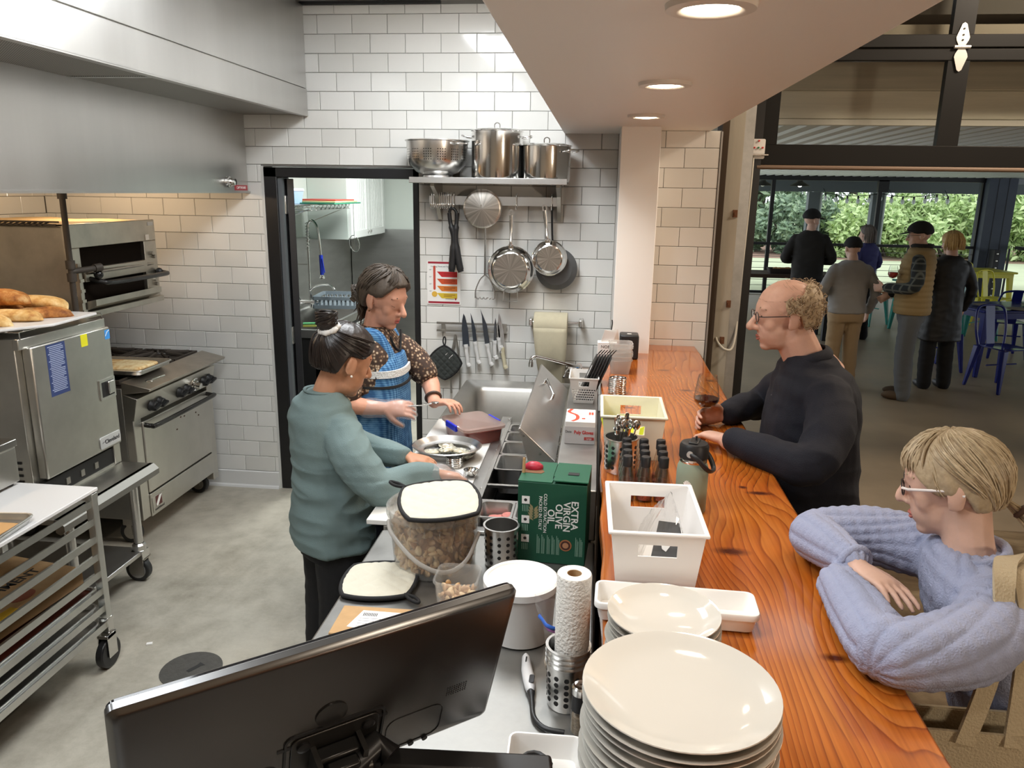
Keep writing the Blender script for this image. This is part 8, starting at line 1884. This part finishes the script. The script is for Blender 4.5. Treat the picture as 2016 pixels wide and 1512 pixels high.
limb(b, [(.755, -1.215, 1.235), (.82, -1.19, 1.17), (.872, -1.197, 1.115)], [.066, .068, .062]); limb(b, [(.61, -1.44, 1.235), (.60, -1.505, 1.165), (.62, -1.545, 1.10)], [.066, .067, .06])
skin_obj('floral_shirt', b, .0065, FLO, aw, 5, folds(.004, 10, seed=2))
def check():
 m, nt, p, N, L = nodes_of('blue_check', .9); tc = N('ShaderNodeTexCoord'); s = N('ShaderNodeSeparateXYZ'); L(tc.outputs['Object'], s.inputs[0])
 def stripe(src, k):
  a = N('ShaderNodeMath', operation='MULTIPLY'); a.inputs[1].default_value = k; L(src, a.inputs[0]); c = N('ShaderNodeMath', operation='SINE'); L(a.outputs[0], c.inputs[0]); return c.outputs[0]
 ad = N('ShaderNodeMath', operation='ADD'); L(stripe(s.outputs[2], 700.), ad.inputs[0]); L(stripe(s.outputs[1], 520.), ad.inputs[1])
 n = N('ShaderNodeTexNoise', i_Scale=40.); L(tc.outputs['Object'], n.inputs['Vector']); a2 = N('ShaderNodeMath', operation='MULTIPLY_ADD'); a2.inputs[1].default_value = .22; L(ad.outputs[0], a2.inputs[0]); L(n.outputs['Fac'], a2.inputs[2])
 r = ramp(N, [(.2, srgb(40, 84, 132)), (.55, srgb(70, 124, 174)), (.85, srgb(110, 158, 200))]); L(a2.outputs[0], r.inputs[0]); L(r.outputs[0], p.inputs['Base Color']); return m
CHK = check()
b = B(); torso(b, [(.70, -1.33, 1.235, .130, .106), (.70, -1.33, 1.17, .160, .118), (.70, -1.33, 1.05, .172, .128), (.69, -1.33, .92, .178, .136), (.68, -1.33, .78, .19, .15), (.68, -1.33, .62, .20, .16)], .05)
for s in (-1, 1): limb(b, [(.755, -1.33 + s * .085, 1.24), (.72, -1.33 + s * .10, 1.315), (.66, -1.33 + s * .10, 1.325), (.61, -1.33 + s * .085, 1.26)], [.034, .030, .030, .034], 10)
skin_obj('pinafore_apron', b, .0065, CHK, aw, 5, folds(.004, 7, (1, 1, .5), 4))
def band(z0, z1, m, name, grow=.006, tilt=.0):
 f = Vector((math.cos(.05), math.sin(.05), 0)); w = Vector((-f.y, f.x, 0)); b = B(); rs = []
 for z, g in ((z0, 0), (z0, grow), (z1, grow), (z1, 0)):
  t = (1.17 - z) / .12; hw = .160 + .012 * max(0, min(1, t)) + g; hd = .120 + .010 * max(0, min(1, t)) + g
  rs.append([Vector((.70, -1.33, z + tilt * math.cos(2 * math.pi * j / 40))) + w * hw * math.copysign(abs(math.cos(2 * math.pi * j / 40)) ** .8, math.cos(2 * math.pi * j / 40)) + f * hd * math.copysign(abs(math.sin(2 * math.pi * j / 40)) ** .8, math.sin(2 * math.pi * j / 40)) for j in range(40)])
 b.rings(rs, closed=True); return wb(b, name, m, aw)
band(1.150, 1.180, mat('lace_white', srgb(222, 222, 220), .9, bump=.8, bscale=160, var=.1, vscale=180), 'lace_trim', .009)
band(1.105, 1.115, BIND, 'black_piping', .009)
b = B(); b.tube([(.795 - .02 * abs(s), -1.33 + s * .09, 1.245 + .075 * abs(s) ** 2) for s in [-1 + .1 * k for k in range(21)]], .005, 7); wb(b, 'black_piping', BIND, aw)
for s in (-1, 1):
 b = B(); b.tube(bez([(.73, -1.33 + s * .165, 1.15), (.72, -1.33 + s * .15, 1.23), (.70, -1.33 + s * .135, 1.325), (.64, -1.33 + s * .13, 1.32)], 5), .005, 7); wb(b, 'black_piping', BIND, aw)
b = B(); torso(b, [(.66, -1.33, .84, .165, .12), (.66, -1.33, .70, .17, .125)], 0)
for o_ in (-.09, .09): limb(b, [(.66, -1.33 + o_, .76), (.66, -1.33 + o_, .42), (.65, -1.33 + o_, .05)], [.10, .075, .06])
skin_obj('trousers', b, .012, cloth('dark_jeans', srgb(40, 44, 56)), aw, 4)
for o_ in (-.09, .09):
 b = B(); b.sphere((.70, -1.33 + o_, .04), .045, 14, (2.3, .95, .9)); b.v = [(v[0], v[1], max(0, v[2])) for v in b.v]; wb(b, 'shoe', BLACKP, aw)
b = B(); d = Vector((.05, -.13, -.075)).normalized(); u = d.orthogonal().normalized(); v = d.cross(u); c = Vector((.935, -1.305, 1.027)); b.tube([c + (u * math.cos(a) + v * math.sin(a)) * .034 for a in [2 * math.pi * i / 20 for i in range(20)]], .006, 8, closed=True); wb(b, 'wrist_strap', mat('strap_brown', srgb(70, 54, 46), .5), aw)
b = B(); hand(b, (.76, -1.50, 1.022), (.97, .12, .02), (.1, .75, -.55), 'L', .5, .98, inf=.006, spread=.05, thumb=.6); limb(b, [(.70, -1.525, 1.028), (.78, -1.495, 1.022)], [.046, .038])
skin_obj('plastic_glove', b, .0042, FILM, aw, 3, lambda co, nn: .004 * noise.noise((co.x * 22, co.y * 22, co.z * 22)))
kf = thing('oyster_spoon', 'small steel spoon held in the gloved hand over the pan', 'spoon', (.90, -1.47, 1.03))
B().tube([(-.05, -.01, .0), (.02, .005, .004), (.06, .015, .012)], [.003, .003, .004], 7).build('handle', CHROME, kf, smooth=60); B().sphere((.075, .019, .015), .014, 10, (1.3, .9, .35)).build('bowl', CHROME, kf, smooth=60)
# ------------------------------------------------------------------ people on the porch
def walker(label, x, y, h, yaw, top, legs, hat=None, hair=None, long_hair=False, arms=((.25, .9), (.25, .9)), coat=False, sk=SK2, vest=None, shoes=BLACKP, extra=None, headyaw=None, w=1.):
 t = thing('person', label, 'person', (x, y, 0), group='guests on the porch'); s = h / 1.72
 F = Vector((math.cos(yaw), math.sin(yaw), 0)); Wd = Vector((-F.y, F.x, 0)); P = lambda f, l, z: Vector((x, y, 0)) + F * f * s + Wd * l * s + Vector((0, 0, z * s))
 HMm = headM(P(.03, 0, 1.595), yaw if headyaw is None else headyaw, .12, 0, 1.0 * s)
 b = B(); head(b, HMm); limb(b, [P(.0, 0, 1.52), P(-.02, 0, 1.44)], [.055 * s, .06 * s])
 def arm(sd, pose):
  sh_ = P(0, sd * .165 * w, 1.37)
  if pose == 'down': return [sh_, P(-.03, sd * .27 * w, 1.13), P(.06, sd * .26 * w, .88)]
  if pose == 'front': return [sh_, P(.0, sd * .27 * w, 1.14), P(.26, sd * .14, 1.10)]
  return [sh_, P(.02, sd * .28 * w, 1.13), P(.22, sd * .20, 1.0)]
 A = [arm(-1, arms[0]), arm(1, arms[1])]
 for a, sd in zip(A, ('R', 'L')):
  limb(b, a, [.042 * s, .036 * s, .028 * s]); d = (a[2] - a[1]).normalized(); hand(b, a[2], d, Wd * (1 if sd == 'R' else -1), sd, .5, s)
 limb(b, [P(0, 0, 1.34), P(0, 0, .9)], [.08 * s, .1 * s])
 for sd in (-1, 1): limb(b, [P(0, sd * .09, .85), P(.01, sd * .10, .45), P(-.02, sd * .11, .06)], [.07 * s, .05 * s, .035 * s])
 skin_obj('body', b, .008, sk, t, 3)
 b = B(); torso(b, [tuple(P(-.01, 0, 1.475)) + (.07 * s, .065 * s), tuple(P(-.01, 0, 1.45)) + (.11 * s * w, .09 * s), tuple(P(0, 0, 1.41)) + (.165 * s * w, .11 * s), tuple(P(0, 0, 1.34)) + (.195 * s * w, .12 * s), tuple(P(.01, 0, 1.15)) + (.185 * s * w, .135 * s), tuple(P(.01, 0, .98)) + (.185 * s * w, .138 * s), tuple(P(0, 0, .55 if coat else .88)) + ((.22 if coat else .19) * s * w, .15 * s)], yaw)
 for a in A: limb(b, [a[0], a[1], a[1].lerp(a[2], .92)], [.064 * s, .058 * s, .045 * s])
 skin_obj('coat' if coat else 'shirt', b, .011, top, t, 4, folds(.007, 7))
 if vest:
  b = B(); torso(b, [tuple(P(-.01, 0, 1.50)) + (.075 * s, .075 * s), tuple(P(-.01, 0, 1.45)) + (.16 * s, .115 * s), tuple(P(0, 0, 1.34)) + (.195 * s, .15 * s), tuple(P(.01, 0, 1.1)) + (.20 * s, .16 * s), tuple(P(0, 0, .86)) + (.205 * s, .165 * s)], yaw)
  skin_obj('quilted_vest', b, .009, vest, t, 3, lambda co, nn: .008 * abs(math.sin(co.z * 62)))
 b = B(); torso(b, [tuple(P(0, 0, .98)) + (.165 * s * w, .115 * s), tuple(P(0, 0, .86)) + (.18 * s * w, .13 * s), tuple(P(0, 0, .78)) + (.175 * s * w, .12 * s)], yaw)
 for sd in (-1, 1): limb(b, [P(0, sd * .095, .83), P(.015, sd * .105, .45), P(-.02, sd * .115, .05)], [.10 * s, .082 * s, .07 * s])
 skin_obj('trousers', b, .011, legs, t, 3, folds(.006, 6, seed=5))
 for sd in (-1, 1):
  b = B(); b.sphere((0, 0, 0), .05, 14, (2.5, .95, .95)); Ms = Matrix.Translation(P(.05, sd * .115, .04)) @ Matrix.Rotation(yaw, 4, 'Z') @ Matrix.Scale(s, 4); b.v = [tuple(Vector((q.x, q.y, max(.001, q.z)))) for q in (Ms @ Vector(v) for v in b.v)]; wb(b, 'shoe', shoes, t)
 if hair:
  b = B(); ln = 2.5 if long_hair else 1.9
  cap_mesh(b, HMm, hl(1.1, 1.9, 2.4), .016 if long_hair else .008, 40, 12, .006, 3)
  if long_hair:
   rr = random.Random(1)
   for i in range(70):
    az = math.pi + rr.uniform(-1.7, 1.7); p0 = scalp_pt(HMm, az, .9, .016); p1 = scalp_pt(HMm, az, 1.6, .022); p2 = p1 + Vector((rr.uniform(-.01, .01), rr.uniform(-.01, .01), -long_hair * s)); b.tube([p0, p1, p1.lerp(p2, .5), p2], [.007, .008, .007, .002], 5)
  wb(b, 'hair', hair, t)
 if hat:
  b = B(); cap_mesh(b, HMm, hl(1.38, 1.62, 1.8), .018, 40, 10, .001, 2); ho = wb(b, 'cap', hat, t)
  b = B(); rs = []
  for k in range(2): rs.append([HMm @ Vector((.085 + .085 * math.cos(a) if abs(a) < 1.5 else .08, .075 * math.sin(a), .046 - .012 * math.cos(a) - .004 * k)) for a in [-1.57 + 3.14 * i / 16 for i in range(17)]])
  b.rings(rs); wb(b, 'brim', hat, ho)
 if extra: extra(t, P, A, HMm, s)
 return t
BCAP = cloth('cap_black', (.012, .012, .013)); HB = hair_mat('hair_dark', srgb(40, 32, 28), srgb(80, 70, 60)); HBL = hair_mat('hair_blond', srgb(150, 116, 66), srgb(214, 184, 124)); HGR = hair_mat('hair_long_grey', srgb(70, 64, 60), srgb(140, 132, 124))
def plaid():
 m, nt, p, N, L = nodes_of('dark_plaid', .9); tc = N('ShaderNodeTexCoord'); s = N('ShaderNodeSeparateXYZ'); L(tc.outputs['Object'], s.inputs[0])
 w1 = N('ShaderNodeMath', operation='SINE'); a = N('ShaderNodeMath', operation='MULTIPLY'); a.inputs[1].default_value = 95.; L(s.outputs[2], a.inputs[0]); L(a.outputs[0], w1.inputs[0])
 w2 = N('ShaderNodeMath', operation='SINE'); a2 = N('ShaderNodeMath', operation='MULTIPLY'); a2.inputs[1].default_value = 95.; L(s.outputs[1], a2.inputs[0]); L(a2.outputs[0], w2.inputs[0])
 mx = N('ShaderNodeMath', operation='MAXIMUM'); L(w1.outputs[0], mx.inputs[0]); L(w2.outputs[0], mx.inputs[1]); r = ramp(N, [(.6, srgb(34, 40, 44)), (.95, srgb(92, 96, 92))]); L(mx.outputs[0], r.inputs[0]); L(r.outputs[0], p.inputs['Base Color']); return m
def vest_extra(t, P, A, HMm, s):
 glasses(HMm, t, mat('frame_dark', srgb(60, 50, 46), .3), LENS, .019, 1.2)
 b = B(); b.tube([P(-.01 + .085 * math.cos(a), .08 * math.sin(a), 1.505) for a in [2 * math.pi * i / 20 for i in range(20)]], .022 * s, 8, closed=True); wb(b, 'dark_collar', cloth('collar_dark', srgb(36, 34, 32)), t)
walker('man in a black cap and tan quilted vest holding rose wine', 4.68, 3.2, 1.70, 2.75, plaid(), cloth('grey_jeans', srgb(104, 108, 112)), BCAP, None, arms=('out', 'front'), vest=cloth('tan_vest', srgb(158, 136, 96)), shoes=mat('shoe_brown', srgb(86, 70, 52), .7), extra=vest_extra, headyaw=2.95)
walker('blond woman in a long black coat behind the vest man', 5.17, 3.68, 1.60, 1.75, cloth('black_coat', srgb(22, 22, 24), rough=.5), cloth('black_trouser_cloth', (.008, .008, .009)), None, HBL, .10, ('down', 'out'), True, headyaw=2.1)
walker('man in a grey shirt and khaki trousers seen from behind', 4.18, 3.55, 1.53, 1.75, cloth('grey_shirt', srgb(150, 148, 146)), cloth('khaki_trousers', srgb(166, 142, 110)), BCAP, None, arms=('down', 'front'), w=1.12)
walker('man in dark clothes and black cap at the serving table', 4.28, 5.6, 1.76, 1.35, cloth('dark_jacket', srgb(34, 32, 30)), cloth('dark_jeans', srgb(40, 44, 56)), BCAP, None, arms=('front', 'front'), headyaw=.5)
walker('long haired woman in a blue jacket beside the serving table', 5.25, 6.45, 1.55, 2.1, cloth('indigo_jacket', srgb(58, 60, 110)), cloth('black_trouser_cloth', (.008, .008, .009)), None, HGR, .16, ('front', 'front'), headyaw=2.6)
rg_ = thing('wine_glass', 'tall stemmed glass of rose wine in the vest man\'s hand', 'wine glass', (4.435, 3.13, 1.05))
B().lathe([(.0005, 0), (.033, .001), (.005, .010), (.0035, .02), (.0035, .12), (.03, .14), (.045, .17), (.042, .21), (.034, .25), (.033, .25), (.041, .21), (.044, .17), (.029, .142), (.0005, .13)], n=24).build('glass', TGLASS, rg_, smooth=50)
B().lathe([(.0005, .131), (.029, .143), (.043, .17), (.0425, .19), (.0005, .19)], n=24).build('wine', mat('rose_wine', srgb(170, 40, 36), .1), rg_, smooth=50)
SC.collection.children.link(COL)
